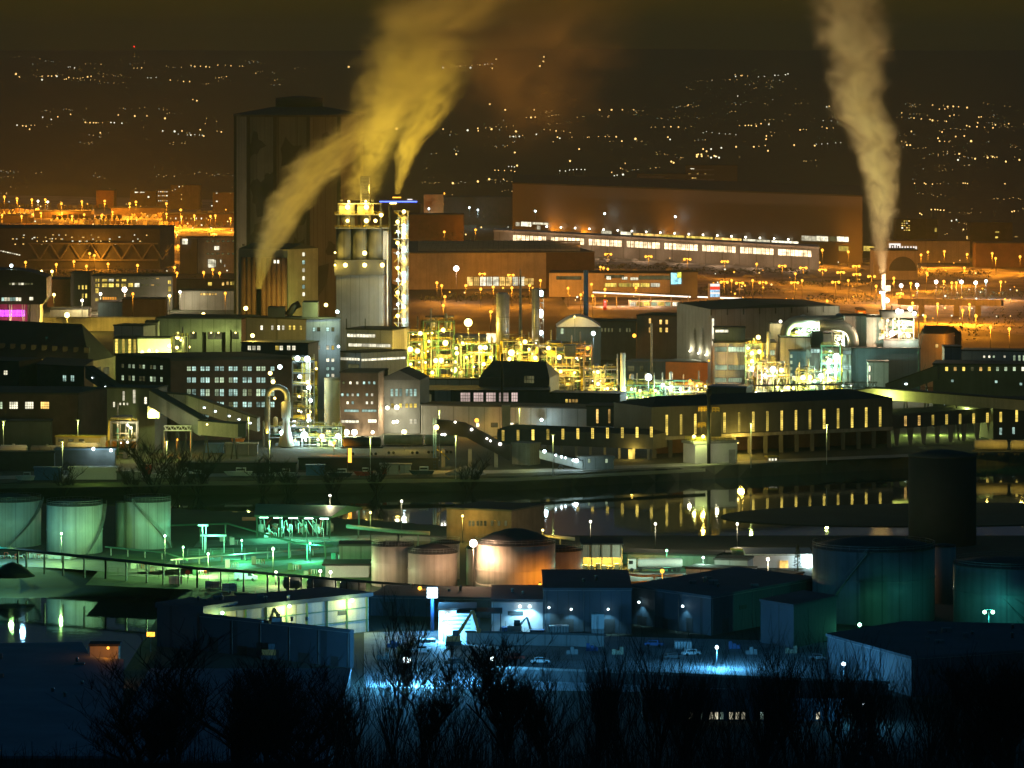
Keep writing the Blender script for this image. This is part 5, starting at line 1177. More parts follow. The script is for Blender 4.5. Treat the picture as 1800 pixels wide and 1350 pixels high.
a_ = foot((842, 1828), (966, 1824), 26); win(t, 930, 667, 18, 13, a_[0], a_[1], 'W_dim', 4, 2)
bld('lit_parapet', 'long low wall top catching the yellow plant light', 'wall', foot((738, 1850), (890, 1846), 6), Z(668, 1848), 'grey', 'roof_dark')
t = bld('low_annex', 'low annex with four small amber windows right of the dark hall', 'building', foot((966, 1816), (1090, 1810), 12), Z(693, 1813), 'grey_dark')
a_ = foot((966, 1816), (1090, 1810), 12); wins(t, [996, 1002, 1008, 1013.5], [704.5], 4.4, 6, a_[0], a_[1], ['W_warm', 'W_yel'], 1, 1)
ft = foot((1119, 2112), (1206, 2104), 22)
t = bld('night_office', 'dark block with a handful of amber windows left of the grey hall', 'office', ft, Z(556, 2108), 'grey_dark')
wins(t, [1142.5], [564, 580], 4, 9, ft[0], ft[1], 'W_warm', 1, 2); wins(t, [1161.5, 1172], [566, 580], 4.5, 8, ft[0], ft[1], ['W_warm', 'W_yel'], 1, 2, .2)
lampat(t, 1115, 590, 2100, 'or', 1500, .8)
ft = foot((1000, 2130), (1118, 2124), 20); t = bld('night_office', 'long dim building with scattered faint slits behind the plant', 'office', ft, Z(566, 2127), 'grey_dark')
wins(t, [1058, 1064, 1070, 1076, 1090, 1102, 1107], [580], 3, 7, ft[0], ft[1], 'W_dim', 1, 1)
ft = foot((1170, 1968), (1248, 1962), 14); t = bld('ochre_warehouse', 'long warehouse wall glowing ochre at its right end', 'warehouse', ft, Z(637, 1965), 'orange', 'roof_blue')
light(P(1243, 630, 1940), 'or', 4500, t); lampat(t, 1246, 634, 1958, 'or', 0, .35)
t = bld('grey_warehouse', 'grey windowed warehouse joining the ochre wall', 'warehouse', foot((1100, 1972), (1170, 1968.5), 14), Z(637, 1970), 'slate', 'roof_blue')
ft = foot((1100, 1972), (1170, 1968.5), 14); wins(t, [1106, 1112, 1128], [648], 6, 10, ft[0], ft[1], 'W_dim', 2, 2)
# ================================================================ white plant and grey hall at the right
ft = foot3((1190, 2010), (1250, 1957), (1475, 1985)); ze = Z(544, 1957)
t = bld('grey_hall', 'large grey hall with arched louvres in its gable wall', 'hall', ft, ze, 'grey', 'roof_dark', gable=(0, 1.3, .04))
A, B, C_ = ft[0], ft[1], ft[2]
for px in (1222, 1236):
    c, tv, n = wallpt(px, 596, A, B, .05); W2, H2 = 1.9, 4.6; mb = MB()
    for i in range(15):
        z = -H2 + 2 * H2 * i / 15; w = W2 * min(1, math.sqrt(max(.02, 1 - (abs(z + .3) / (H2 + .1)) ** 4)))
        p = c + Vector((0, 0, z)); mb.poly([p - tv * w, p + tv * w, p + tv * w + Vector((0, 0, .36)) + n * .3, p - tv * w + Vector((0, 0, .36)) + n * .3])
    mb.build('louvre', 'steel_dark', t)
for px, py in ((1215, 617), (1230, 621), (1243, 624)):
    c, tv, n = wallpt(px, py, A, B, .6); bulb(c, 'white', .3, t); light(c + n * .6 + Vector((0, 0, .8)), 'white', 900, t)
for i in range(9):
    p = Vector(B).lerp(Vector(C_), i / 8.0); MB().box(p.x - .25, p.y - .5, ze - 2.4, p.x + .25, p.y - .03, ze - .05).build('bracket', 'steel_dark', t)
c, tv, n = wallpt(1252.5, 583, B, C_, .4); MB().box(c.x - .35, c.y - .3, Z(608, c.y), c.x + .35, c.y, Z(560, c.y)).build('light_strip', 'W_white', t)
dd = 1905
def block(name, label, p0, p1, top, base_py, d, m, depth=14, cat='plant building', **k): return bld(name, label, cat, foot((p0, d), (p1, d), depth), Z(top, d), m, z0=-.3 if base_py is None else Z(base_py, d), **k)
t = block('plant_hall', 'pale plant front with three bands of glowing windows', 1256, 1364, 603, None, dd, 'pale', 18)
ft = foot((1256, dd), (1364, dd), 18)
for x0, x1, py, h in ((1257, 1278, 614, 9), (1280, 1310, 614, 9), (1257, 1278, 646, 9), (1280, 1310, 646, 9), (1257, 1277, 668, 8), (1280, 1304, 668, 8), (1337, 1362, 620, 9)): win(t, (x0 + x1) / 2, py, x1 - x0, h, ft[0], ft[1], 'W_green', 6, 1)
t = block('plant_penthouse', 'small grey penthouse box on the pale plant front', 1256, 1310, 577, 602.2, dd + 3, 'slate', 8); ft = foot((1256, dd + 3), (1310, dd + 3), 8); win(t, 1269, 582, 23, 5, ft[0], ft[1], 'W_white', 3, 1)
block('plant_block', 'tall plain grey block stepping up behind the stair frame', 1372, 1425, 594, None, dd - 8, 'grey', 16)
t = block('plant_block', 'darker narrow block with a column of small windows', 1388, 1416, 618, None, dd - 14, 'slate', 5); ft = foot((1388, dd - 14), (1416, dd - 14), 5); wins(t, [1391], [626, 637, 648, 659, 671], 4, 6, ft[0], ft[1], 'W_green', 1, 1)
t = block('plant_block', 'mint-lit plant wall behind the lamp-hung stair frame', 1425, 1497, 611, None, dd - 6, 'tank_pale', 20)
ft = foot((1425, dd - 6), (1497, dd - 6), 20)
for x0, x1, py in ((1425, 1446, 617), (1482, 1496, 620), (1478, 1496, 646), (1458, 1476, 655)): win(t, (x0 + x1) / 2, py, x1 - x0, 7, ft[0], ft[1], 'W_cool', 4, 1)
block('plant_block', 'big dark blank plant wall at the right', 1497, 1618, 613, None, dd - 8, 'slate', 30)
t = block('plant_block', 'low pale block with two slit windows against the dark wall', 1526, 1562, 637, None, dd - 18, 'grey', 8); ft = foot((1526, dd - 18), (1562, dd - 18), 8); wins(t, [1528.5], [648, 664], 3, 10, ft[0], ft[1], 'W_white', 1, 1)
block('plant_tower', 'pale lamp-washed box tower left of the corrugated tower', 1484, 1523, 556, 612.6, dd - 2, 'pale', 12)
block('plant_tower', 'corrugated light tower beside the open lit frame', 1523.3, 1553, 558, 612.6, dd - 4, 'tank_pale', 12)
block('plant_block', 'dark box between the two big ducts', 1427, 1447, 584, 610.6, dd - 4, 'slate', 6); block('plant_block', 'mint-lit box right of the dark duct box', 1447.3, 1466, 587, 610.6, dd - 5, 'tank_pale', 6)
t = block('plant_block', 'orange-lit penthouse with a lone lamp by the duct elbow', 1353, 1374, 569, None, dd + 20, 'cream', 6); lampat(t, 1372, 565, dd + 16, 'white', 1500, .5)
t = thing('duct', 'giant grey duct arching over the plant roofs', 'duct', (X(1430, dd), dd, Z(600, dd)))
def Q(px, py, o=0): return P(px, py, dd + o)
def elbow(a, b, c, r, k=8):
    a, b, c = Vector(a), Vector(b), Vector(c); u, v = (a - b).normalized(), (c - b).normalized(); return [b + u * r * (1 - math.sin(i * math.pi / 2 / k)) + v * r * (1 - math.cos(i * math.pi / 2 / k)) for i in range(k + 1)]
MB().tube([Q(1380, 607, 2)] + elbow(Q(1380, 607, 2), Q(1380, 565, 2), Q(1480, 563, 2), 5) + [Q(1484, 563, 2)], 2.1, 18).build('casing', 'duct', t)
t = thing('duct', 'second grey duct bending down into the mint-lit roof', 'duct', (X(1490, dd), dd, Z(600, dd)))
MB().tube([Q(1440, 572, -3), Q(1462, 572, -3)] + elbow(Q(1462, 572, -3), Q(1500, 574, -3), Q(1500, 608, -3), 5.5) + [Q(1500, 607, -3)], 2.2, 18).build('casing', 'duct', t)
t = thing('duct', 'thin grey downpipe bending along the stair frame', 'duct', (X(1350, dd), dd - 6, 0))
MB().tube([Q(1351, 583, -9), Q(1350, 632, -9), Q(1354, 648, -9), Q(1356, 668, -9)], .8, 12).build('casing', 'duct', t)
steel_unit('stair frame with coloured lamps before the pale plant front', 1311, 1338, 606, 700, 5, 6, 61, 'steel_green', [(1333, 593, .8, 'yel', 6160), (1322, 621, .75, 'yel', 4400), (1335, 618, .75, 'yel', 4400), (1322, 635, .75, 'yel', 4400), (1323, 648, .85, 'pink', 6160), (1315, 612, .4, 'pink', 1980)], vessels=2, pipes=10)
steel_unit('low tangle of white drums and pipes under the thin downpipe', 1330, 1388, 645, 704, 6, 3, 62, 'steel', [(1359, 649, .95, 'white', 3600), (1373.5, 651, .8, 'yel', 2400), (1366.7, 679, .7, 'lime', 1760), (1385.6, 681, .7, 'lime', 1760), (1395, 682, .65, 'lime', 1760), (1328.6, 694, 1.05, 'white', 3600), (1345, 660, .6, 'pink', 2000)], vessels=10, pipes=30, pm=('white', 'pipe', 'white'))
steel_unit('tall lamp-hung stair frame before the mint-lit wall', 1444, 1477, 608, 702, 5, 6, 63, 'steel_green', [(1470, 627, 1.15, 'mint', 9600), (1458, 635, .85, 'mint', 5600), (1458, 652, .85, 'mint', 5600), (1443.5, 661, .95, 'mint', 5600), (1458, 668, .8, 'yel', 4000), (1468, 648, .5, 'mint', 2400)], vessels=2, pipes=12)
steel_unit('lamp-lit pipe tangle at the foot of the narrow block', 1400, 1446, 655, 704, 6, 3, 64, 'steel', [(1411.6, 664, .95, 'yel', 3200), (1424, 663, .8, 'lime', 2400), (1432, 670, .5, 'mint', 1200)], vessels=6, pipes=18, pm=('white', 'pipe', 'tank_pale'))
_old = DG
def roofunit(label, p0, p1, top, floor_py, d, seed, lamps, nv, npipe, floors=2, depth=8, m='steel'):
    """the same kind of frame standing on a roof: built on the ground at its place, then lifted with all its parts"""
    global DG
    z = Z(floor_py, d); DG = lambda *_: d
    o = steel_unit(label, p0, p1, top + z * F / d, 0, depth, floors, seed, m, [(a, b + z * F / d) + tuple(r) for a, b, *r in lamps], vessels=nv, pipes=npipe, pm=('white', 'pipe', 'tank_pale'))
    DG = _old; o.location.z += z; o['_o'] = o.location.copy(); return o
roofunit('roof machinery glittering under the giant duct', 1384, 1482, 576, 606, dd + 2, 65, [(1429, 571, .85, 'mint', 5600), (1444, 577, .85, 'pink', 4800), (1483, 598.6, .75, 'mint', 7200), (1474, 596, .6, 'white', 4000), (1400, 584, .5, 'lime', 2400), (1412, 580, .5, 'mint', 2400), (1455, 590, .4, 'white', 2400), (1503, 600, .6, 'cool', 7200)], 10, 36)
roofunit('open lit frame full of machinery under a dark roof', 1554, 1606, 558, 598, dd - 6, 66, [(1568, 586, 1.0, 'pink', 9600), (1590, 575, .5, 'white', 4000), (1597, 590, .6, 'white', 4800), (1580, 566, .4, 'white', 3200), (1602, 568, .5, 'mint', 3200)], 10, 34, 3, 8)
t = bld('frame_roof', 'dark rounded roof hood over the open lit frame', 'roof hood', foot((1550, dd - 7), (1612, dd - 7), 12), Z(548, dd), 'steel_dark', 'roof_dark', z0=Z(557, dd))
for px, py, r, c in ((1578.5, 547, .85, 'white'), (1585, 547, .6, 'pink'), (1600, 543, .8, 'white'), (1607, 551, .7, 'pink')): lampat(t, px, py, dd - 8.5, c, 2500, r)
block('plant_block', 'dark base block under the open lit frame', 1553, 1616, 598, 612.7, dd - 6, 'slate', 12)
cyl('slim white chimney under the straight tall plume', 1553, 10, 482, 655, 'pale', 'chimney', 'chimney', .82, False)
d = DG(655); t = thing('chimney_box', 'instrument box and collar clamped on the white chimney', 'platform', P(1556, 506, d)); q = P(1556, 506, d)
MB().box(q.x - .5, d - 3.4, q.z - 1.2, q.x + 2, d - 1.4, q.z + 1.2).build('box', 'grey', t); MB().lathe(X(1553, d), d, [(1.42, q.z - 1.6), (2.6, q.z - 1.6), (2.6, q.z - 1.35), (1.42, q.z - 1.35)], 18, sm=False).build('collar', 'steel', t)
for px, py, r in ((1559, 528, .95), (1548, 514, .45)): lampat(t, px, py, d - 3, 'pink', 7000, r)
light(P(1562, 488, d - 6), 'pink', 9000, t)  # added fill without a lamp, brightens the foot of the plume
t = thing('lattice_mast', 'thin green braced mast at the right edge of the plant', 'mast', G(1615, 706)); d = DG(706); x = X(1615, d); mb = MB()
mb.box(x - .2, d, 0, x + .2, d + .4, Z(565, d))
for a, b in ((640, 570), (690, 640)): mb.bar((x, d, Z(a - 18, d)), (x + 2.6, d, Z(b, d)), .12)
mb.bar((x, d, Z(566, d)), (x + 2.8, d, Z(566, d)), .12); mb.build('mast', 'steel_green', t)
# pipe racks and truss before the plant
pipe_bridge('pipe rack with mint-lit bays before the white plant', [(1250, 680, 716), (1340, 678, 716), (1470, 676, 714), (1500, 676, 714)], [1254, 1290, 1326, 1362, 1398, 1434, 1468, 1498], .25, 'steel', 'steel_green', n=3)
d = DG(712); t = thing('pipe_truss', 'dark lattice truss bridge lit from behind before the dark wall', 'truss bridge', G(1500, 712)); mb = MB(); xa, xb, za, zb = X(1472, d), X(1542, d), Z(681, d), Z(672, d)
for y in (d, d + 2):
    for z in (za, zb): mb.bar((xa, y, z), (xb, y, z), .16)
    for i in range(14): x, x2 = xa + (xb - xa) * i / 14, xa + (xb - xa) * (i + 1) / 14; mb.bar((x, y, za), (x2, y, zb), .09); mb.bar((x, y, zb), (x2, y, za), .09)
mb.build('lattice', 'steel_dark', t)
for x in (xa + 1, xb - 1): MB().box(x - .2, d + .4, 0, x + .2, d + 1.6, za - .1).build('leg', 'steel_dark', t)
for px in (1482, 1496): bulb(P(px, 677, d + 3), 'cool', .35, t); light(P(px, 676, d + 4), 'mint', 1200, t)
bld('blue_roof', 'long low shed with a bluish roof before the ochre warehouse', 'shed', foot((1244, 1800), (1312, 1796), 10), Z(681, 1798), 'slate', 'blue')
uplight('corrugated light tower beside the open lit frame', 1535, 555, 1905, 'white', 230000, P(1549, 370, 2043), 60)
uplight('large grey hall with arched louvres in its gable wall', 1420, 524, 1975, 'white', 260000, P(1525, 210, 2043), 66)
uplight('corrugated light tower beside the open lit frame', 1528, 555, 1905, 'yel', 260000, P(1500, 60, 2043), 60)
# right-hand buildings and conveyors
d = 1782; ft = foot((1640, d), (1830, d - 6), 20); t = bld('canteen_block', 'dark right-hand block with a row of small amber and green windows', 'building', ft, Z(641, d), 'grey_dark')
for i, px in enumerate((1664, 1679, 1694, 1709, 1724, 1739, 1753.5, 1768, 1783, 1798)): win(t, px, 648.5, 5, 7, ft[0], ft[1], ['W_yel', 'W_warm', 'W_yel', 'W_dim', 'W_warm', 'W_yel', 'W_green', 'W_green', 'W_green', 'W_white'][i], 1, 2)
for px, py in ((1674, 669.5), (1751, 671), (1794.5, 675)): win(t, px, py, 4.5, 4.5, ft[0], ft[1], 'W_cool', 1, 1)
bld('grey_cube', 'plain grey cube rising behind the amber-windowed block', 'building', foot((1660, 1830), (1690, 1830), 10), Z(611, 1830), 'grey')
ft = foot((1690, 1850), (1830, 1844), 14); t = bld('white_annex', 'pale annex with small and tall windows behind the dark block', 'building', ft, Z(618, 1847), 'pale'); wins(t, [1730, 1739, 1747, 1766], [627], 3.5, 4, ft[0], ft[1], ['W_white', 'W_green'], 1, 1); wins(t, [1783, 1792, 1800], [631], 4, 13, ft[0], ft[1], 'W_green', 1, 3)
ft = foot((1616, 1960), (1660, 1956), 14); t = bld('orange_house', 'brownish house with one lit window under orange light', 'house', ft, Z(587, 1958), 'cream', 'roof_dark', gable=(0, 3)); wins(t, [1647], [608], 5, 6, ft[0], ft[1], 'W_warm'); lampat(t, 1678, 590, 1950, 'or', 5000, .1)
gallery('black gallery climbing from the quay yard to the dark block', [(1556, 676, 740), (1648, 643, 742)], 4, 5, 'grey_dark', legs=(.4, .8)); galwin(bpy.data.objects['conveyor_gallery.004'] if 'conveyor_gallery.004' in bpy.data.objects else t, (.4,), 'E_cool', .45)
g = gallery('broad olive gallery kinked over the quay warehouse roof', [(1375, 703, 768), (1534, 683, 772), (1830, 706, 778)], 5, 3.6, 'cream', legs=(.3, .75)); light(P(1560, 700, 1690), 'lime', 5000); light(P(1700, 716, 1690), 'lime', 4000); bulb(P(1660, 709.5, 1700), 'cool', .3, g); bulb(P(1677, 710, 1700), 'cool', .3, g)
pole_lamp('T-shaped white lamp post left of the grey cube', 1652, 626, 662, 'white', 1500, .35, twin=1.0)
# ================================================================ quay warehouse on columns
ft = foot((1145, 1616), (1569, 1660), 26); A, B = Vector(ft[0]), Vector(ft[1]); zb, zt = Z(768, 1616), Z(716, 1616)
t = bld('quay_warehouse', 'long black quay warehouse on columns with tall yellow slit windows', 'warehouse', ft, zt, 'grey_dark', 'roof_dark', z0=zb, gable=(0, 2.6, .1))
MB().prism(foot((1144, 1615.6), (1570, 1659.6), .3), zb - 1.2, zb - .02).build('edge_beam', 'concrete', t)
for px in (1172, 1197, 1222, 1247.5, 1273.5, 1299, 1324, 1348.8, 1374, 1399, 1423.5, 1448.5, 1473, 1497.7, 1522.5, 1547):
    k = (px - 1172) / 375; win(t, px, 747 - 14.5 * k, 4.6, 36 - k, ft[0], ft[1], 'W_yel', 2, 9)
for k in lin(.012, .985, 16):
    p = A.lerp(B, k); MB().prism([(p.x - .7, p.y), (p.x + .7, p.y), (p.x + .7, p.y + 1.2), (p.x - .7, p.y + 1.2)], 0, zb - 1.22).build('column', 'grey_dark', t)
MB().prism(foot((1150, 1634), (1560, 1676), .3), 0, zb - .05).build('rear_wall', 'brick_dark', t)
q = P(1110, 798, 1612)
light(P(1300, 790, 1616), 'yel', 2600, t); bulb(P(1297, 777, 1613.5), 'yel', .4, t); light(P(1305, 778, 1628), 'yel', 3500, t)
ft = foot((874, 1634), (1148, 1609), 14); A, B = Vector(ft[0]), Vector(ft[1]); zb, zt = Z(779, 1634), Z(754, 1634)
t = bld('warehouse_wing', 'lower warehouse wing with short yellow slit windows', 'warehouse', ft, zt, 'grey_dark', 'roof_dark', z0=zb, gable=(0, 1.2, .05))
for i, px in enumerate((884.4, 910.7, 937, 963.3, 989.6, 1015.9, 1041.7, 1068, 1094, 1120, 1146)): win(t, px if i < 10 else 1145, 765.5 - .62 * i, 5, 19, ft[0], ft[1], 'W_yel', 2, 5)
for k in lin(.05, .97, 11): p = A.lerp(B, k); MB().box(p.x - .4, p.y + .3, 0, p.x + .4, p.y + 1.3, zb - .02).build('column', 'concrete', t)
q = P(1110.5, 798, 1607); MB().box(q.x - 1.0, 1612.5, .05, q.x + 1.0, 1612.7, Z(790, 1612)).build('lit_door', 'W_yel', t); light((q.x, 1610, 3), 'yel', 900, t)
ft = foot((1031, 1668), (1152, 1664), 14); t = bld('upper_store', 'dark upper store with five slit windows above the lower wing', 'warehouse', ft, Z(716, 1666), 'grey_dark', 'roof_dark', z0=Z(750, 1666))
for px, h in ((1050, 25), (1071, 25), (1092, 24), (1113.5, 15), (1134.6, 12)): win(t, px, 731.5, 4.2, h, ft[0], ft[1], 'W_warm' if h > 20 else 'W_yel', 1, 5)
ft = foot((1569, 1664), (1746, 1696), 14); A, B = Vector(ft[0]), Vector(ft[1]); zb, zt = Z(754, 1664), Z(729, 1664)
t = bld('warehouse_wing', 'right warehouse wing on leaning columns with eight slit windows', 'warehouse', ft, zt, 'grey_dark', 'roof_dark', z0=zb, gable=(0, 1.2, .05))
for i, px in enumerate((1591.4, 1615.5, 1639.7, 1663.9, 1687.5, 1711.4, 1735.4)): win(t, px, 740 - .95 * i, 5, 18, ft[0], ft[1], 'W_yel' if i > 1 else 'W_warm', 2, 5)
for k in lin(.04, .97, 8):
    p = A.lerp(B, k); mb = MB(); mb.poly([(p.x - .5, p.y, 0), (p.x + .5, p.y, 0), (p.x + 1.2, p.y, zb), (p.x - 1.2, p.y, zb)]); mb.poly([(p.x - .5, p.y + 1, 0), (p.x - 1.2, p.y + 1, zb), (p.x + 1.2, p.y + 1, zb), (p.x + .5, p.y + 1, 0)])
    mb.poly([(p.x - .5, p.y, 0), (p.x - 1.2, p.y, zb), (p.x - 1.2, p.y + 1, zb), (p.x - .5, p.y + 1, 0)]); mb.poly([(p.x + .5, p.y, 0), (p.x + .5, p.y + 1, 0), (p.x + 1.2, p.y + 1, zb), (p.x + 1.2, p.y, zb)]); mb.build('column', 'concrete', t)
ft = foot((1746, 1690), (1830, 1694), 16); t = bld('end_block', 'black end block with stacked slit windows at the far right quay', 'warehouse', ft, Z(705, 1692), 'grey_dark', 'roof_dark', z0=Z(772, 1692))
for px, py, h, m in ((1787, 727, 29, 'W_yel'), (1759, 733, 18, 'W_yel'), (1759, 758, 12, 'W_cool'), (1781.5, 757, 12, 'W_cool')): win(t, px, py, 4.8, h, ft[0], ft[1], m, 1, 5)
for px in (1748, 1775, 1800): x = X(px, 1692); MB().box(x - .4, 1691, 0, x + .4, 1692, Z(772, 1692)).build('column', 'concrete', t)
sheet('grass', [(1560, 786), (1740, 779), (1740, 760), (1560, 764)], .06, 'grass')
for px in (1600, 1650, 1690, 1730): light(P(px, 758, 1712), 'lime', 2600)  # added fills without lamps, light the grass behind the columns
# white quay house with the loading tower
d = 1596; t = bld('quay_pump_house', 'white quay house with a yellow railed roof under the black stack', 'building', foot3((1201, 1600), (1222, 1594), (1296, 1600)), Z(781, 1594), 'white', 'concrete', eave=.6, th=.9)
z = Z(781, 1594) + .95; MB().rail([(X(1205, 1600), 1600, z), (X(1222, 1594), 1594, z), (X(1290, 1599), 1599, z)], 1.3, 1.2, .09, rows=3).build('railing', 'steel_yellow', t)
for px in (1220, 1236): lampat(t, px, 767.5, 1595, 'lime', 900, .55, off=1.4)
light(P(1212, 795, 1582), 'white', 700, t); light(P(1260, 788, 1580), 'white', 900, t)
MB().box(X(1281, 1596), 1594.5, .1, X(1292, 1596), 1595.5, Z(790, 1596)).build('door_frame', 'steel', t)
cyl('thick black stack with a bulbous head rising from the quay house', 1246, 6, 693, 815, 'black', 'chimney', 'chimney', 1, False)
q = P(1246, 690, DG(815)); MB().lathe(q.x, q.y, [(.55, q.z - 1.2), (.95, q.z - .6), (.95, q.z + .7), (.5, q.z + 1.3)], 16).build('cap', 'black', bpy.data.objects['chimney.005'] if 'chimney.005' in bpy.data.objects else t)
t = thing('loading_tower', 'black loading tower with yellow railed platforms beside the bulb-headed stack', 'tower', G(1240, 808)); d = DG(808)
mb = MB(); x0, x1 = X(1233, d), X(1243, d)
for x in (x0, x1):
    for y in (d, d + 3): mb.box(x - .12, y - .12, 0, x + .12, y + .12, Z(714, d))
for i in range(7): zz = Z(714, d) * (i + 1) / 7; mb.bar((x0, d, zz), (x1, d, zz), .1); mb.bar((x0 if i % 2 else x1, d, zz - Z(714, d) / 7), (x1 if i % 2 else x0, d, zz), .08)
mb.build('frame', 'steel_dark', t)
for px0, px1, py in ((1228, 1244, 724), (1252, 1264, 725), (1227, 1240, 752)):
    zz = Z(py, d); xa, xb = X(px0, d), X(px1, d); MB().box(xa, d - .4, zz, xb, d + 3, zz + .15).build('platform', 'steel_dark', t); MB().rail([(xa, d - .4, zz + .15), (xb, d - .4, zz + .15)], 1.5, 1.0, .13, rows=3).build('railing', 'steel_yellow', t)
light(P(1236, 728, d - 4), 'yel', 900, t); light(P(1234, 756, d - 4), 'yel', 500, t)
MB().prism(foot((1250, d + 1), (1268, d + 1), 3), Z(768, d), Z(722, d)).build('bin', 'steel_dark', t)
t = bld('quay_kiosk', 'tiny lit kiosk standing on the quay edge', 'kiosk', foot((1350, 1606), (1366, 1607), 2.5), Z(804, 1606), 'brick', 'steel_yellow'); ft = foot((1350, 1606), (1366, 1607), 2.5); wins(t, [1353, 1358, 1363.5], [808], 3.6, 5, ft[0], ft[1], 'W_white', 1, 1)
# bunkers, sloping belt and shed under the lower wing
d = 1588; t = bld('bunker', 'pale twin bunker on legs at the foot of the sloping belt', 'bunker', foot((900, d + 4), (932, d), 6), Z(782, d), 'concrete', 'concrete', z0=Z(818, d))
for px in (903, 917, 930): x = X(px, d); MB().box(x - .3, d + .3, 0, x + .3, d + 1, Z(818, d) - .01).build('leg', 'concrete', t)
light(P(925, 824, 1583), 'yel', 700, t); light(P(928, 795, 1570), 'lime', 900, t)
g = gallery('short sloping belt bridge with five white lamps', [(948, 792, 824), (1024, 811, 826)], 2.2, 2.6, 'grey', legs=(.5,))
for px, py, r in ((957, 793.5, .5), (977, 800, .3), (987, 803, .35), (994, 805, .3), (1008, 809, .4), (1013.5, 809.5, .6)): bulb(P(px, py, 1572), 'cool', r, g)
light(P(1012, 814, 1567), 'cool', 900, g); light(P(960, 798, 1567), 'cool', 900, g)
ft = foot((1020, 1572), (1079, 1574), 5); t = bld('belt_house', 'grey belt house with two small windows by the quay', 'building', ft, Z(805, 1573), 'grey', 'concrete'); wins(t, [1035.5, 1066], [810], 4.6, 7, ft[0], ft[1], 'W_green', 1, 2)
t = thing('truss_bridge', 'black bridge truss dotted with lamps left of the warehouse wing', 'gallery bridge', G(830, 822)); d = DG(822)
mb = MB(); ps = [P(768, 738, d), P(818, 744, d), P(896, 786, d)]
for p, q in zip(ps, ps[1:]): mb.prism([tuple(p[:2]), tuple(q[:2]), (q.x, q.y + 4), (p.x, p.y + 4)], [p.z - 4.5, q.z - 4.5, q.z - 4.5, p.z - 4.5], [p.z, q.z, q.z, p.z])
mb.build('casing', 'black', t)
for px in (779, 826, 872): x = X(px, d); MB().box(x - .6, d + 1, -.1, x + .6, d + 2.5, Z(790, d)).build('pier', 'concrete', t)
for px, py, r in ((800, 742, .3), (829, 755, .4), (856, 771, .3), (862, 775, .3), (879, 780.5, .45), (777, 764, .35), (782, 764, .35)): bulb(P(px, py, d - .5), 'white', r, t)
t = bld('low_quay_building', 'long low dim quay building with lit bays before the dark hall', 'building', foot((740, 1716), (1035, 1700), 16), Z(716, 1708), 'grey', 'roof_dark')
for px, py, c, r, p in ((838, 739, 'or', .7, 2000), (888, 747, 'yel', .7, 2000), (952, 738, 'cool', .5, 1500), (840, 747, 'yel', .4, 1200)): lampat(t, px, py, 1700, c, p, r)
ft = foot((740, 1716), (1035, 1700), 16); wins(t, [840, 866, 872, 900, 908], [747], 6, 8, ft[0], ft[1], ['W_white', 'W_dim'], 2, 2)
MB().prism(foot((882, 1690), (897, 1690), 4), 0, Z(713, 1690)).build('tower', 'cream', t)
# ================================================================ orange-lit districts behind the works
sheet('road', [(-120, 476), (424, 478), (430, 352), (-120, 340)], .05, 'pave')
sheet('road', [(955, 470), (1000, 545), (1480, 545), (1800, 590), (1850, 480), (1500, 452), (1100, 440)], .05, 'pave')
sheet('road', [(700, 560), (980, 556), (1000, 505), (700, 505)], .05, 'asphalt')
def fwin(t, lst, A, B, m, nx=1, ny=1):
    for px, py, w, h in lst: win(t, px, py, w, h, A, B, m if isinstance(m, str) else R.choice(m), nx, ny)
# station hall with its truss front
d = DG(472); ft = foot((-60, d), (281, d - 10), 60); zt = Z(402, d)
t = bld('station_hall', 'long dark station hall with rows of tiny lights and a truss front', 'station hall', ft, zt, 'grey_dark', 'roof_dark')
rr = random.Random(12)
fwin(t, [(rr.uniform(20, 272), rr.choice((413, 417, 420, 424, 429)) + rr.uniform(-.5, .5), rr.uniform(1.6, 4), 1.8) for _ in range(52)], ft[0], ft[1], ['W_warm', 'W_white', 'W_warm'])
mb = MB()
for i in range(7):
    a, b, c = [wallpt(52 + 36 * i + k, y, ft[0], ft[1], 1.2)[0] for k, y in ((0, 428), (18, 456), (36, 428))]; mb.bar(a, b, .55); mb.bar(b, c, .55)
mb.bar(wallpt(50, 428, ft[0], ft[1], 1.2)[0], wallpt(278, 428, ft[0], ft[1], 1.2)[0], .6); mb.bar(wallpt(50, 457, ft[0], ft[1], 1.2)[0], wallpt(278, 457, ft[0], ft[1], 1.2)[0], .7)
mb.build('truss', 'steel', t)
fwin(t, [(2 + 4 * i, 441 + i * .9, 3.4, 2) for i in range(9)], ft[0], ft[1], 'W_white')
d = DG(480); ft = foot3((316, d), (347, d - 6), (425, d)); t = bld('city_office', 'dark office slab with a few bright windows left of the gasholder', 'office', ft, Z(417, d), 'cream')
MB().prism(foot((316, d - 7), (347, d - 12.5), .6), 0, Z(419, d)).build('dark_facade', 'grey_dark', t)
fwin(t, [(325, 424.5, 10, 10), (381, 436, 9, 7), (371, 463, 11, 15), (378, 463, 3, 12), (388, 459, 2, 5), (395, 467, 2, 4)], (ft[1][0] - 40, ft[1][1] - 9), (ft[2][0], ft[2][1] - 9), 'W_white', 2, 2)
fwin(t, [(365 + 9 * i, y, 5, 3) for i in range(6) for y in (424, 446)], ft[1], ft[2], 'W_dim')
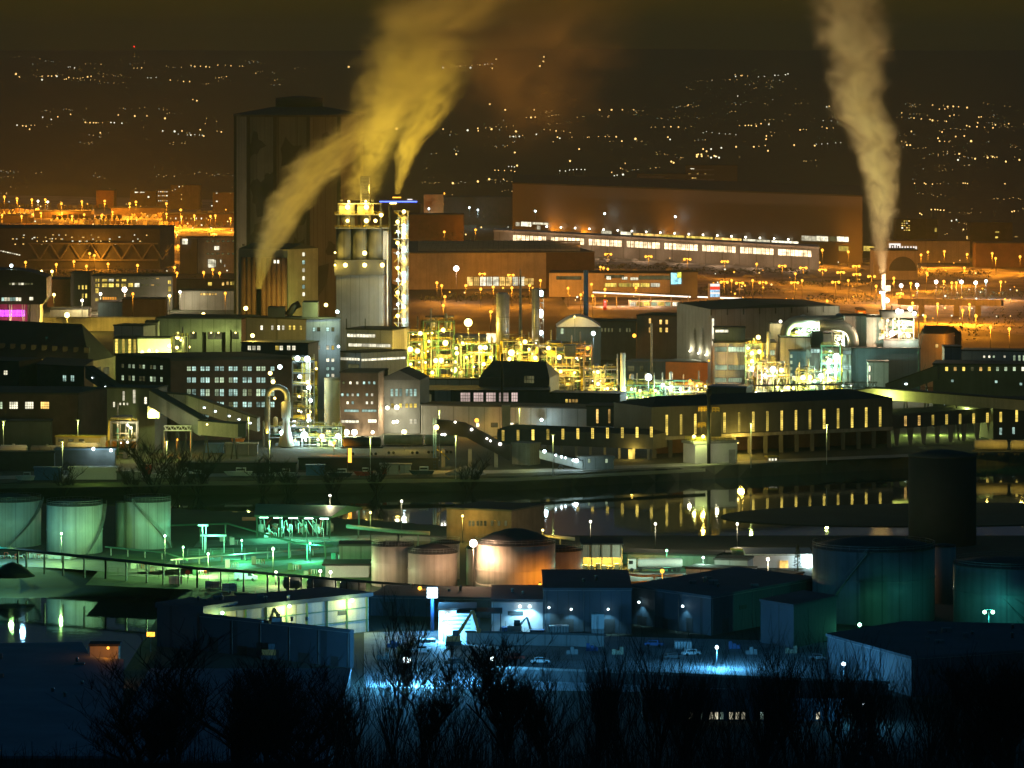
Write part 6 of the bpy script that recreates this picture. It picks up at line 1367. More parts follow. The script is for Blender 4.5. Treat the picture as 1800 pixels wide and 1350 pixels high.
for lab, p0, p1, top, base, m, wl in (
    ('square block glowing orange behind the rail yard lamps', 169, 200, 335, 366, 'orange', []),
    ('flat block with a lit ribbon of windows beyond the rail yard', 229, 274, 336, 366, 'brick', [(240, 338, 6, 2), (250, 338, 8, 2), (261, 346, 3, 3)]),
    ('taller flats dotted with lit windows beyond the rail yard', 276, 300, 334, 368, 'brick', [(279 + 3.6 * i, y, 2, 2) for i in range(5) for y in (337, 344, 353)]),
    ('broad block with a stepped lit corner beyond the rail yard', 300, 351, 326, 368, 'brick', [(303, 335, 1.8, 2), (308, 333, 2, 2), (315, 328, 2, 2), (321, 327, 2, 3), (319, 342, 1.6, 2), (319, 350, 1.6, 2)]),
    ('dim block with one bright window pair left of the gasholder', 374, 412, 339, 372, 'brick', [(381, 339, 3, 2.6), (381, 354, 3, 2.6), (405, 339, 2, 2)]),
    ('low dark shed along the rail yard', 60, 160, 372, 384, 'brick', []), ('low lit shed row in the middle of the rail yard', 195, 290, 366, 378, 'brick', []),
    ('long low shed at the near side of the rail yard', 285, 415, 377, 392, 'brick', [(300 + 9 * i, 384, 2, 3) for i in range(9)]),
    ('low pale shed at the left edge of the rail yard', -30, 48, 379, 392, 'brick', [])):
    d = DG(base); ft = foot((p0, d), (p1, d), 30); t = bld('city_block', lab, 'building', ft, Z(top, d), m); fwin(t, wl, ft[0], ft[1], ['W_white', 'W_warm'])
d = DG(545); ft = foot((160, d), (303, d), 30); t = bld('lit_office', 'dark office with two bright rows of yellow windows left of the works', 'office', ft, Z(487, d), 'grey_dark')
fwin(t, [(184, 492.5, 9.5, 4.5), (195.5, 492.5, 9, 4.5), (207, 492.5, 5, 3.5), (218, 492.5, 8, 4), (184, 501.5, 9.5, 6.5), (195.5, 501.5, 9, 6.5), (206.5, 501.5, 6, 6), (217.5, 501.5, 9, 6), (229.5, 501, 9, 7), (241, 501, 9, 7)], ft[0], ft[1], ['W_yel', 'W_white'], 2, 2)
fwin(t, [(169, 492.5, 3, 5), (173.3, 492.5, 3, 5), (169, 501.5, 3, 5), (173.3, 501.5, 3, 6), (170.5, 511, 6, 9), (170.5, 527, 6, 5), (296.5, 496, 2.4, 6), (299.5, 496, 2, 6), (298, 508, 5, 9)], ft[0], ft[1], 'W_yel', 1, 2)
fwin(t, [(250 + 9 * i, y, 6, 2.4) for i in range(4) for y in (489.5, 501)], ft[0], ft[1], ['W_warm', 'W_dim'])
fwin(t, [(182 + 4.2 * i, 525, 3.4, 6) for i in range(6)], ft[0], ft[1], 'W_or', 1, 1)
ft = foot((124, d + 15), (158, d + 15), 20); t = bld('lit_office', 'small dark block with five slim yellow windows beside the bright office', 'office', ft, Z(483, d), 'grey_dark'); fwin(t, [(139, 505, 3, 7), (145.5, 505, 3, 7), (151.5, 505, 3, 7), (145.5, 520, 3, 8), (151.5, 520, 3, 8)], ft[0], ft[1], 'W_yel', 1, 2)
ft = foot((83, d + 30), (126, d + 30), 20); t = bld('orange_wall_house', 'low house with a dim orange wall right of the violet-lit building', 'house', ft, Z(496, d), 'orange')
for lab, p0, p1, top, base, m, wl in (
    ('low block with four amber windows left of the brown silos', 300, 420, 492, 520, 'grey_dark', [(369, 499, 7, 6), (392, 499, 4, 6), (400, 498, 4, 6), (406.5, 498, 4, 6), (412.5, 498, 4, 7)]),
    ('low block with a dim ribbon window left of the brown silos', 315, 420, 512, 545, 'grey', [(354 + 5 * i, 517, 4, 4) for i in range(6)]),
    ('dark barrel-roofed shed behind the pole lamp', 172, 216, 532, 562, 'slate', []), ('dark round tank house beside the barrel shed', 215, 290, 527, 566, 'grey_dark', []),
    ('pale wedge-roofed pavilion by the blazing wall lamp', 88, 155, 544, 562, 'cream', [])):
    d = DG(base); ft = foot((p0, d), (p1, d), 18); t = bld('low_block', lab, 'building', ft, Z(top, d), m); fwin(t, wl, ft[0], ft[1], ['W_yel', 'W_warm'])
# violet building
d = DG(588); x0, x1 = X(-70, d), X(82, d); zt = Z(474, d)
t = thing('violet_building', 'curved black building over a magenta-lit glass ground floor', 'building', ((x0 + x1) / 2, d, 0))
pr = [(x0, Z(474, d))] + [(x0 + (x1 - x0) * k, Z(474 + 14 * max(0, (k - .55) / .45) ** 2.2, d)) for k in lin(.5, 1, 8)]; zb = Z(535, d)
mb = MB(); poly = [(x0, zb)] + [(x1 - 2, zb), (x1, zb + 3)] + pr[::-1]
mb.poly([(a, d, b) for a, b in poly]); mb.poly([(a, d + 25, b) for a, b in poly][::-1])
for (a, b), (c, e) in zip(poly, poly[1:] + poly[:1]): mb.poly([(a, d, b), (a, d + 25, b), (c, d + 25, e), (c, d, e)])
mb.build('shell', 'steel_dark', t)
A, B = (x0, d), (x1, d)
fwin(t, [(18 + 5.4 * i, 499, 4.6, 4) for i in range(8)], A, B, ['W_white', 'W_dim', 'W_white']); fwin(t, [(5 + 5 * i, 526, 4.7, 6.5) for i in range(7)] + [(55, 525, 7, 6)], A, B, ['W_cool', 'W_white'])
MB().prism(foot((-70, d + 4), (48, d + 4), 16), 0, zb - .02).build('ground_floor', 'magenta', t); MB().prism(foot((48, d + 3), (70, d + 3), 16), 0, zb - .02).build('slat_wall', 'pale', t)
fwin(t, [(4 + 9 * i, 550.5, 8.4, 12) for i in range(5)], (x0, d + 4), (x1, d + 4), 'W_mag', 3, 2)
for px in (18, 41, 68):
    for o in (-1, 1): MB().bar((X(px + o * 2.2, d), d + .6, zb), (X(px, d), d + .6, 0), .25).build('raking_column', 'white', t)
light(P(20, 560, d - 5), 'pink', 2000, t); lampat(t, 20, 467, d + 5, 'cool', 0, .7)
d = DG(582); t = bld('guard_wall', 'long yellow-lit retaining wall under the blazing lamp', 'wall', foot((68, d), (272, d), 1), Z(559, d), 'cream', 'concrete')
# centre hall with the orange wall
A, B = (716, 2745), (1045, 2760); ft = foot(A, B, 165); zt = Z(445, 2750)
t = bld('orange_hall', 'vast flat hall whose front wall glows orange behind the lattice tower', 'hall', ft, zt, 'cream', 'grey_dark')
MB().prism(foot((960, 2756), (1045, 2758.5), .6), .1, zt - .05).build('dark_facade', 'brick_dark', t)
for i in range(5):
    y = 2765 + i * 30; MB().box(X(735, y), y, zt + .55, X(1020, y), y + 2.5, zt + 1.6).build('skylight', 'pale', t)
fwin(t, [(826 + 11.4 * i, 494.5, 10, 16) for i in range(9)] + [(925, 495, 8, 12), (934, 495, 8, 12)], ft[0], ft[1], ['W_warm', 'W_warm', 'W_white'], 3, 2)
# far giant warehouse
ft = [(X(901, 3340), 3340), (X(1516, 3044), 3044), (X(1510, 3264), 3264), (X(903, 3560), 3560)]; zt = Z(323, 3340)
t = bld('giant_warehouse', 'giant windowless warehouse wall stretching across the right centre', 'warehouse', ft, zt, 'warehouse', 'roof_dark', th=1)
fwin(t, [(910, 394, 7, 7), (925, 394, 18, 8), (950, 393, 28, 4), (947, 400, 6, 7)], ft[0], ft[1], ['W_white'], 3, 1)
for x0, x1, y, m in ((1410, 1434, 419, 'W_white'), (1436, 1455, 419.5, 'W_white'), (1458, 1470, 420, 'W_dim'), (1472, 1491, 420.5, 'W_white'), (1475, 1491, 437, 'W_yel'), (1519, 1536, 437, 'W_yel')): fwin(t, [((x0 + x1) / 2, y, x1 - x0, 9)], ft[0], ft[1], m, 6, 1)
fa = [(X(868, 3270), 3270), (X(1440, 2988), 2988), (X(1439, 3020), 3020), (X(869, 3302), 3302)]; zd = Z(407, 3270)
t = bld('loading_docks', 'long row of glaring loading docks along the giant warehouse', 'loading dock', fa, zd, 'grey', 'pale', th=1.2)
def along(px): # top edge line of the dock roof and its base in the picture at px
    c, _, _ = wallpt(px, 420, fa[0], fa[1]); d = c.y; return YH + (H - zd) * F / d, YH + H * F / d
px = 905
i = 0
while px < 1436:
    y0, y1 = along(px)
    if i % 9 != 8: fwin(t, [(px, y0 + 9.5, 6.2, 11)], fa[0], fa[1], 'W_dock', 2, 2)
    px += 7.4; i += 1
for px in (1066, 1100, 1136, 1180, 1230, 1280, 1330, 1380):
    y0, y1 = along(px); 
    if px > 1120: fwin(t, [(px, y0 - 8 , 44, 5.5)], (ft[0][0], ft[0][1]), (ft[1][0], ft[1][1]), R.choice(['W_yel', 'W_warm', 'W_white']), 8, 1)
    else: fwin(t, [(px, y0 - 9, 18, 6)], ft[0], ft[1], 'W_white', 3, 1)
for k in range(18):
    px = 965 + 25 * k; y0, _ = along(px); bulb(wallpt(px, y0 - 14, ft[0], ft[1], 2)[0], 'white', .55, t)
for px in lin(900, 1430, 9): y0, _ = along(px); light(wallpt(px, y0 + 14, fa[0], fa[1], 16)[0], 'pink', 5000)
for lab, p0, p1, top, base, wl in (('wide pale flats beyond the giant warehouse roof', 1120, 1206, 306, 352, [(1133, 318, 3, 2), (1146, 319, 3, 2), (1178, 320, 5, 4)]), ('tall pale flats with a few lit floors beyond the giant warehouse', 1206, 1296, 291, 352, [(1217, 297, 7, 2), (1212, 306, 4, 2), (1226, 306, 3, 2), (1240, 306, 3, 1.6), (1220, 313, 8, 2), (1252, 322, 3, 2), (1212, 322, 3, 3), (1290, 323, 6, 3)])):
    d = DG(base); ft2 = foot((p0, d), (p1, d), 14); t = bld('apartment_block', lab, 'apartment block', ft2, Z(top, d), 'warehouse'); fwin(t, wl, ft2[0], ft2[1], ['W_warm', 'W_white'])
    for k in range(1, 7): zf = Z(top, d) * k / 7; MB().box(X(p0, d) + 1, d - .8, zf, X(p0 + (p1 - p0) * .55, d), d - .02, zf + 1.3).build('balcony', 'concrete', t)
# Z-shaped orange building with a bright screen
d = DG(522); ft = foot((965, d), (1183, d - 6), 24); t = bld('band_building', 'long building with orange bands and a bright screen at its end', 'building', ft, Z(480, d), 'cream', 'roof_dark')
fwin(t, [(1000, 488.5, 44, 6), (1080, 486, 34, 5), (1150, 488, 54, 7)], ft[0], ft[1], 'W_dim', 8, 1); fwin(t, [(1070, 488.5, 8, 6), (1098, 489, 10, 5), (1115, 490, 14, 5)], ft[0], ft[1], 'W_white', 3, 1)
for x0, x1 in ((1063, 1084), (1087, 1110), (1112, 1124), (1126, 1142), (1144, 1160)): fwin(t, [((x0 + x1) / 2, 501, x1 - x0, 7)], ft[0], ft[1], R.choice(['W_yel', 'W_white']), 4, 1)
t = bld('screen_block', 'dark block carrying the bright cyan and yellow screen', 'building', foot((1179, d - 9), (1226, d - 8), 16), Z(478, d), 'grey_dark')
c = lambda px, py: P(px, py, d - 9.3)
for x0, x1, y0, y1, m in ((1179.5, 1190, 479.5, 499.5, 'E_scr1'), (1190.2, 1197.5, 478.5, 488.5, 'E_scr2'), (1190.2, 1197.5, 488.7, 499, 'E_scr1')):
    if m not in MAT: emi(m, (.35, .85, 1) if m == 'E_scr1' else (.8, .85, .1), 1.1, .5, .6)
    MB().poly([c(x0, y1), c(x1, y1), c(x1, y0), c(x0, y0)]).build('screen', m, t)
# filling station: one long line of light
d = DG(540); t = thing('filling_station', 'filling station canopy edged by one long white line of light', 'filling station', G(1170, 540))
for p0, y0, p1, y1 in ((1042, 513.5, 1214, 521.5), (1226, 521.5, 1306, 524.5)):
    a, b = P(p0, y0, d), P(p1, y1, d + 4); f_ = [tuple(a[:2]), tuple(b[:2]), (b.x, b.y + 14), (a.x, a.y + 14)]; mb = MB(); mb.prism(f_, [a.z - .5, b.z - .5, b.z - .5, a.z - .5], [a.z + .3, b.z + .3, b.z + .3, a.z + .3]); mb.build('canopy', 'grey_dark', t)
    MB().poly([a + Vector((0, -.1, -.45)), b + Vector((0, -.1, -.45)), b + Vector((0, -.1, .25)), a + Vector((0, -.1, .25))]).build('light_line', 'W_line', t)
for px in (1046, 1084, 1124, 1144, 1180, 1210): x = X(px, d); MB().box(x - .3, d + 1, 0, x + .3, d + 1.6, Z(519, d) - .6).build('column', 'white', t)
ft = foot((1105, d + 12), (1195, d + 12), 8); t = bld('station_shop', 'glass-fronted shop glowing under the filling station canopy', 'shop', ft, Z(528, d + 12), 'cream', 'roof_dark'); fwin(t, [(1112 + 12.5 * i, 536, 10, 10) for i in range(7)], ft[0], ft[1], ['W_yel', 'W_white', 'W_green'], 3, 2)
for px in (1060, 1100, 1150): light(P(px, 522, d + 6), 'pink', 6000)
def signbox(name, label, p0, p1, y0, y1, base, bands, m='white'):
    d = DG(base); t = thing(name, label, 'sign', G((p0 + p1) / 2, base)); MB().box(X(p0, d), d, 0.0, X(p1, d), d + .8, Z(y0, d)).build('pylon', m, t)
    for a, b, c_, e, mm in bands: MB().poly([P(a, e, d - .1), P(c_, e, d - .1), P(c_, b, d - .1), P(a, b, d - .1)]).build('panel', mm, t)
emi('E_sred', (1, .06, .03), 1.0); emi('E_sblue', (.45, .75, 1), .8, .5, 1.0); emi('E_swhite', (1, .92, .85), 1.0)
signbox('sign_pylon', 'lit pylon sign with red, white and pale blue panels', 1244.5, 1266, 498, 524, 548, [(1248.5, 499, 1265, 503.5, 'E_swhite'), (1248.5, 504, 1265, 509, 'E_sred'), (1248.5, 509.5, 1265, 513.5, 'E_sblue'), (1248.5, 514, 1265, 516.5, 'E_swhite'), (1248.5, 517, 1265, 522, 'E_sblue')])
signbox('price_sign', 'small red sign with white digits before the filling station', 1060.5, 1066.5, 526.5, 542, 545, [(1061, 527, 1066, 540, 'E_sred'), (1062.2, 529, 1064.9, 532.5, 'E_swhite'), (1062.2, 534, 1064.9, 538, 'E_swhite')], 'red')
# blue-lit roof bar behind the tower
d = DG(420); t = bld('blue_bar_building', 'building edged with a bright blue strip of light behind the tower', 'building', foot((660, d), (738, d), 30), Z(359, d), 'brick_dark')
for y, p0, p1, m in ((354.3, 667, 733, 'E_blue'), (357.5, 685, 697, 'E_yel'), (350.5, 716, 725, 'E_swhite'), (347, 690, 705, 'E_or')): MB().prism(foot((p0, d - 1), (p1, d - 1), .5), Z(y + 1, d), Z(y - .9, d)).build('light_bar', m, t)
MB().box(X(667, d), d - .4, Z(359, d) + .6, X(733, d), d + 1, Z(351.5, d)).build('parapet', 'grey_dark', t)
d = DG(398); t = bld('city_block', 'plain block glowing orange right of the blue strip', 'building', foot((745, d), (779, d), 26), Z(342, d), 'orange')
t = bld('city_block', 'long dim block right of the glowing orange block', 'building', foot((780, d + 30), (900, d + 30), 30), Z(349, d), 'brick_dark')
t = bld('city_block', 'dim brown block behind the lattice tower', 'building', foot((720, DG(428)), (815, DG(428)), 30), Z(378, DG(428)), 'brick_dark')
# right-hand orange quarter
for name, lab, p0, p1, top, base, m, wl in (
    ('city_block', 'dim flats with a bright cluster of windows right of the tall plume', 1575, 1648, 386, 440, 'brick', [(1586 + 4 * i, 388.5 + 4 * j, 3, 2) for i in range(4) for j in range(5) if (i + j) % 4] + [(1645, 404, 4, 7)]),
    ('long_store', 'long dim store with a lit white sign right of the plume', 1560, 1705, 424, 462, 'cream', []),
    ('city_block', 'dark block with scattered windows at the far right', 1705, 1780, 392, 442, 'brick_dark', [(1753, 408, 7, 3), (1752, 417, 5, 3), (1700, 420, 3, 10)]),
    ('city_block', 'black block at the right edge behind the lamps', 1715, 1830, 428, 470, 'brick_dark', [(1786, 416, 5, 2)]),
    ('city_house', 'small orange-lit house under the flyover', 1508, 1522, 546, 560, 'orange', [(1513, 552, 8, 7)])):
    d = DG(base); ft2 = foot((p0, d), (p1, d), 22); t = bld(name, lab, 'building', ft2, Z(top, d), m); fwin(t, wl, ft2[0], ft2[1], ['W_warm', 'W_yel', 'W_white'])
    if name == 'long_store':
        q = lambda px, py: P(px, py, d - .3)
        MB().poly([q(1563, 439), q(1583, 439), q(1583, 428), q(1563, 428)]).build('sign_panel', 'E_swhite', t)
        for x0, x1, y0, y1 in ((1566, 1568, 431, 438), (1570, 1572, 431, 438), (1566, 1572, 431, 432.6), (1574.5, 1576.5, 430.5, 436), (1578, 1580.5, 432, 437)): MB().poly([P(x0, y1, d - .5), P(x1, y1, d - .5), P(x1, y0, d - .5), P(x0, y0, d - .5)]).build('sign_mark', 'steel_dark', t)
        for i, x in enumerate((1585, 1590, 1594.5, 1600, 1605, 1609)): MB().poly([P(x, 438, d - .5), P(x + 2.4, 438, d - .5), P(x + 2.4, 433, d - .5), P(x, 433, d - .5)]).build('letter', 'E_swhite', t)
d = DG(492); t = bld('arch_hall', 'pale hall end with a huge dark round arch beside the chimney', 'hall', foot((1536, d), (1613, d), 30), Z(441, d), 'cream')
mb = MB(); mb.poly([P(1587 + 24.5 * math.cos(a), 476 - 25 * math.sin(a), d - .2) for a in lin(math.pi, 0, 15)] ); mb.build('arch', 'grey_dark', t)
t = thing('flyover', 'orange-lit road flyover crossing behind the right-hand plant', 'bridge', G(1660, 552)); d = DG(556)
MB().prism(foot((1578, d), (1760, d - 12), 10), Z(536, d), Z(527, d)).build('deck', 'concrete', t)
for px in (1621, 1682, 1720): x = X(px, d); MB().box(x - 1.4, d + 1, 0, x + 1.4, d + 5, Z(536, d) - .02).build('pier', 'concrete', t)
MB().prism(foot((1578, d - .6), (1760, d - 12.6), .25), Z(527, d) + .02, Z(524.5, d)).build('parapet', 'concrete', t)
ft = foot3((1616, 1985), (1660, 1976), (1690, 1990)); bld('dim_house', 'dim brown gabled house beside the lattice mast', 'house', ft, Z(588, 1980), 'brick', 'roof_dark', gable=(0, 3))
# goods trains, parked cars and hedges that break up the lit ground
def train(label, p0, p1, base, n, m):
    d = DG(base); t = thing('goods_train', label, 'train', G((p0 + p1) / 2, base)); x0, x1 = X(p0, d), X(p1, d); w = (x1 - x0) / n; rt = random.Random(int(p0 + base))
    for i in range(n):
        h = rt.uniform(2.2, 3.8); MB().box(x0 + i * w + .5, d, .9, x0 + (i + 1) * w - .5, d + 2.8, .9 + h).build('wagon', rt.choice(m), t)
        MB().box(x0 + i * w + 1.5, d + .3, .05, x0 + (i + 1) * w - 1.5, d + 2.5, .88).build('bogie', 'black', t)
for i, (p0, p1, b) in enumerate(((-30, 90, 366), (100, 190, 368), (205, 300, 371), (-20, 70, 376), (90, 215, 386), (230, 340, 384), (345, 414, 378), (-20, 60, 391), (120, 240, 396), (250, 400, 398), (10, 140, 402), (300, 412, 388))):
    train(['dark', 'rusty', 'mixed', 'long', 'low', 'brown', 'short', 'grey', 'tall', 'drab', 'black', 'dull'][i] + ' goods train standing in the rail yard, %s track row from the back' % ordn(sorted([366, 368, 371, 376, 386, 384, 378, 391, 396, 398, 402, 388]).index(b)), p0, p1, b, max(5, int((p1 - p0) / 9)), ('brick_dark', 'grey_dark', 'steel_dark', 'brick', 'grey'))
rp = random.Random(64); carp = None
for i in range(90):
    px, py = rp.uniform(1000, 1560), rp.choice((458, 466, 476, 488, 500, 512)) + rp.uniform(-1.5, 1.5)
    c = G(px, py)
    if carp is None or i < 4:
        carp = thing('parked_car', 'x', 'car', (c.x, c.y, 0), 'cars in the wide car park'); mb = MB(); mb.box(c.x - 2.1, c.y - .9, .3, c.x + 2.1, c.y + .9, .9); mb.box(c.x - 1.3, c.y - .8, .91, c.x + 1, c.y + .8, 1.5); mb.build('body', ('steel_dark', 'white', 'blue', 'grey')[i % 4], carp); o = carp
    else: o = clone(carp, (c.x, c.y, 0))
    o['label'] = 'one of many cars parked in the orange car park'
def hedge(label, p0, p1, top, base, seed):
    rq = random.Random(seed); d = DG(base); x0, x1 = X(p0, d), X(p1, d); h = Z(top, d); mb = MB()
    for i in range(int((x1 - x0) * 9)):
        x = rq.uniform(x0, x1); e = h * (.45 + .55 * abs(math.sin(x * .19 + seed) * math.sin(x * .071))); p = Vector((x, d + rq.uniform(-2, 2), rq.random() ** .6 * e)); s = rq.uniform(.5, 1.2)
        a, b = Vector((rq.gauss(0, 1), rq.gauss(0, 1), rq.gauss(0, 1))).normalized() * s, Vector((rq.gauss(0, 1), rq.gauss(0, 1), rq.gauss(0, 1))).normalized() * s; mb.poly([p, p + a, p + b])
    o = mb.build('shrub_belt', 'needles', loc=((x0 + x1) / 2, d, 0)); tag(o, label, 'shrubs', None, 'stuff')
for i, (p0, p1, tp, b) in enumerate(((1010, 1200, 461, 474), (1180, 1420, 468, 482), (1360, 1540, 486, 502), (1230, 1380, 502, 520), (1420, 1545, 510, 534), (980, 1040, 446, 460), (1600, 1740, 470, 488), (1640, 1800, 500, 526), (1700, 1830, 528, 590), (1640, 1720, 560, 600), (735, 830, 384, 428), (820, 900, 360, 400), (60, 300, 468, 486), (330, 420, 484, 492), (730, 960, 512, 530), (1560, 1640, 405, 438), (1620, 1800, 424, 452))):
    hedge('dark shrub belt ' + ['in the back of the car park', 'across the middle of the car park', 'before the twin lamps right of centre', 'left of the pylon sign road', 'behind the grey hall ridge', 'at the near end of the orange hall', 'below the bright yard', 'before the bright yard at right', 'at the far right beside the flyover', 'under the flyover', 'behind the lattice tower', 'left of the giant warehouse', 'below the station hall', 'below the dark office slab', 'before the orange hall windows', 'beside the arch hall', 'in the far right quarter'][i], p0, p1, tp, b, i)
# ---------------------------------------------------------------- street lamps of the districts
CITY = 1.6
def proto_lamp(name, c, cap, h, twin, r):
    t = thing(name, 'x', 'street lamp', (0, 0, 0))
    MB().tube([(0, 0, -.2), (0, 0, h + .2)], [.17, .11], 6).build('pole', 'steel_dark', t); r *= .8
    for o in ([0] if not twin else [-twin, twin]):
        bulb((o, -.3, h), c, r, t, 'lamp_head')
    if twin: MB().bar((-twin, 0, h + .3), (twin, 0, h + .3), .09).build('cross_arm', 'steel', t)
    return t
PROTO = {}
def city_lamps(zone, desc, pts, c='or', h=10.0, twin=0, r=.85, p=15000, group=None):
    pts = sorted(pts); n = len(pts)
    for i, (px, py) in enumerate(pts):
        key = (c, h, twin, r)
        d = F * (H - h) / (py - YH); loc = (X(px, d), d, 0)
        lab = f'{desc}, {ordn(i)} from the left' if n > 1 else desc
        if key not in PROTO:
            PROTO[key] = t = proto_lamp('street_lamp', c, None, h, twin, r); t.location = loc; t['label'] = lab
        else: t = clone(PROTO[key], loc, lab)
        t['group'] = group or zone; t['_o'] = Vector(loc)
        if p: LATER.append((t, (loc[0], loc[1] - r - .9, h - .4), c, p * CITY))
LATER = []
city_lamps('rail', 'orange lamp in the back row of the rail yard', [(7.6, 346), (30, 349), (56, 351), (79.6, 351), (108, 358), (144, 354.4), (184, 353.5), (228, 357.8), (239, 355), (292.6, 358), (317.7, 369)], p=52000, r=1.2, h=12)
city_lamps('rail', 'orange lamp in the middle row of the rail yard', [(3.6, 378), (38, 380), (72, 374.5), (109, 374), (126.6, 380), (148, 377), (179.6, 377.6), (197.8, 372.6), (292.6, 376), (319, 381), (341.6, 379), (370, 380), (378.6, 379), (4.8, 397.7), (224.6, 386.4), (405, 384)], p=38000, r=1.05)
city_lamps('rail', 'twin orange lamp along the near edge of the rail yard', [(56, 398.5), (116, 400.8), (181, 403), (310, 408), (376, 412)], twin=1.6, p=36000, r=.9)
city_lamps('rail', 'orange lamp around the station truss', [(282, 426), (313, 432), (294, 441), (157.7, 445.5), (166, 449), (130, 459.8), (152, 467.7), (190, 464), (241.8, 466.5), (307, 470), (374, 474), (386, 480), (358, 479), (311, 480), (45, 461), (99, 464.8), (238, 444)], p=12000, r=.95)
city_lamps('rail', 'white lamp in the rail yard', [(67, 353.5), (84, 355)], c='white', p=6000, r=.9)
city_lamps('left', 'yellow lamp below the station hall', [(73, 477), (91.5, 477), (95, 518)], c='yel', p=6000, r=.9)
city_lamps('left', 'white starlike floodlight before the bright-windowed office', [(219, 509)], c='pink', p=26000, r=1.5, h=12)
city_lamps('left', 'blazing yellow-white floodlight over the retaining wall', [(118, 553.7)], c='yel', p=20000, r=1.5, h=9)
city_lamps('left', 'white lamp between the violet building and the pale shed', [(144.5, 528), (176.8, 516.6), (316.5, 513)], c='white', p=5000, r=.8)
city_lamps('left', 'orange pole lamp before the dark sheds', [(233.6, 516.6), (396, 515.4)], p=8000, r=.8, h=16)
city_lamps('left', 'yellow lamp beside the niche hall', [(298, 520), (357.6, 552)], c='yel', p=7000, r=.95)
city_lamps('centre', 'orange lamp along the road before the glowing hall', [(819, 502), (845, 508), (867, 504.6), (899.7, 506), (931, 502), (950, 493), (768, 497), (776.4, 502), (782, 521.6), (779.4, 536.7), (862.6, 548)], p=11000, r=.9)
city_lamps('centre', 'twin orange lamp before the glowing hall windows', [(847.6, 481.6), (898, 483.6)], twin=1.4, p=6000, r=.85)
city_lamps('centre', 'pinkish starlike floodlight above the glowing hall yard', [(802, 472)], c='pink', p=9000, r=1.7, h=18)
city_lamps('centre', 'orange lamp left of the giant warehouse', [(836, 404), (780.7, 340), (748, 359), (755.6, 362), (779, 359), (791, 362.6), (781, 407.7), (728.6, 393)], p=9000, r=1.0)
city_lamps('centre', 'thin white lamp standing left of the giant warehouse', [(840, 369), (754, 367), (825, 365)], c='cool', p=2500, r=.75, h=14)
city_lamps('docks', 'orange lamp before the loading docks', [(894.7, 407.7), (957, 412), (1022, 414.5), (1140, 422.7), (1191, 431.5), (1445.5, 439.6), (1491, 442.6)], p=9000, r=1.0)
city_lamps('docks', 'white lamp high on a mast before the giant warehouse wall', [(941, 371), (1063, 375.5), (1187, 381)], c='cool', p=200, r=.8, h=26)
TW = [(1069, 447), (1140, 451), (1208, 455.8), (1274, 460), (1375, 467.6), (1412, 471), (1446, 474.6), (1477.6, 479), (1505, 468), (1506, 482.6), (1532, 486), (1396.7, 497), (1469, 496), (1341, 497), (1300, 497.7), (1273, 496)]
city_lamps('car park', 'twin orange lamp in the wide car park behind the grey hall', TW, twin=1.7, p=7500, r=.9)
city_lamps('car park', 'single orange lamp in the wide car park behind the grey hall', [(1398, 481), (1410, 493), (1491, 493), (1323, 493), (1286, 493), (1330, 464), (1454, 529)], p=6000, r=.85)
city_lamps('car park', 'orange lamp beside the band building', [(1055.5, 469.5), (1061, 471), (1068.5, 473), (1036, 486), (1039.7, 499.6), (998.6, 506.6), (1027, 514), (1021, 518), (1041.7, 520), (1063.5, 508.6), (1118, 506)], p=6500, r=.85)
city_lamps('right', 'orange lamp right of the tall plume', [(1629, 480), (1619, 448), (1631, 443), (1660, 442), (1700, 447), (1685, 428), (1628, 434), (1744, 445.5), (1750, 454), (1793, 451), (1695, 471), (1759, 495.6), (1659, 494.5), (1673, 497), (1681, 497), (1571, 489), (1692, 545.5), (1741, 575.5), (1774, 578), (1715.5, 555.5), (1601, 498), (1540, 503), (1626, 556)], p=17000, r=.9)
city_lamps('right', 'white lamp in the bright yard right of the chimney', [(1690, 495.5), (1715, 497), (1645.5, 495.5), (1612, 501), (1584, 502)], c='pink', p=12000, r=1.15)
city_lamps('right', 'blue-white lamp at the far end of the bright yard', [(1733, 494)], c='cool', p=5000, r=.9)
city_lamps('right', 'added orange lamp lighting the flyover', [(1604, 533), (1648, 534), (1704, 535)], p=60000, r=.8)  # lamps added to light the flyover deck
city_lamps('right', 'twin orange lamp just before the flyover', [(1582, 516.6)], twin=1.4, p=12000, r=.8)
for t, loc, c, p in LATER: light(loc, c, p, t, r=.6)
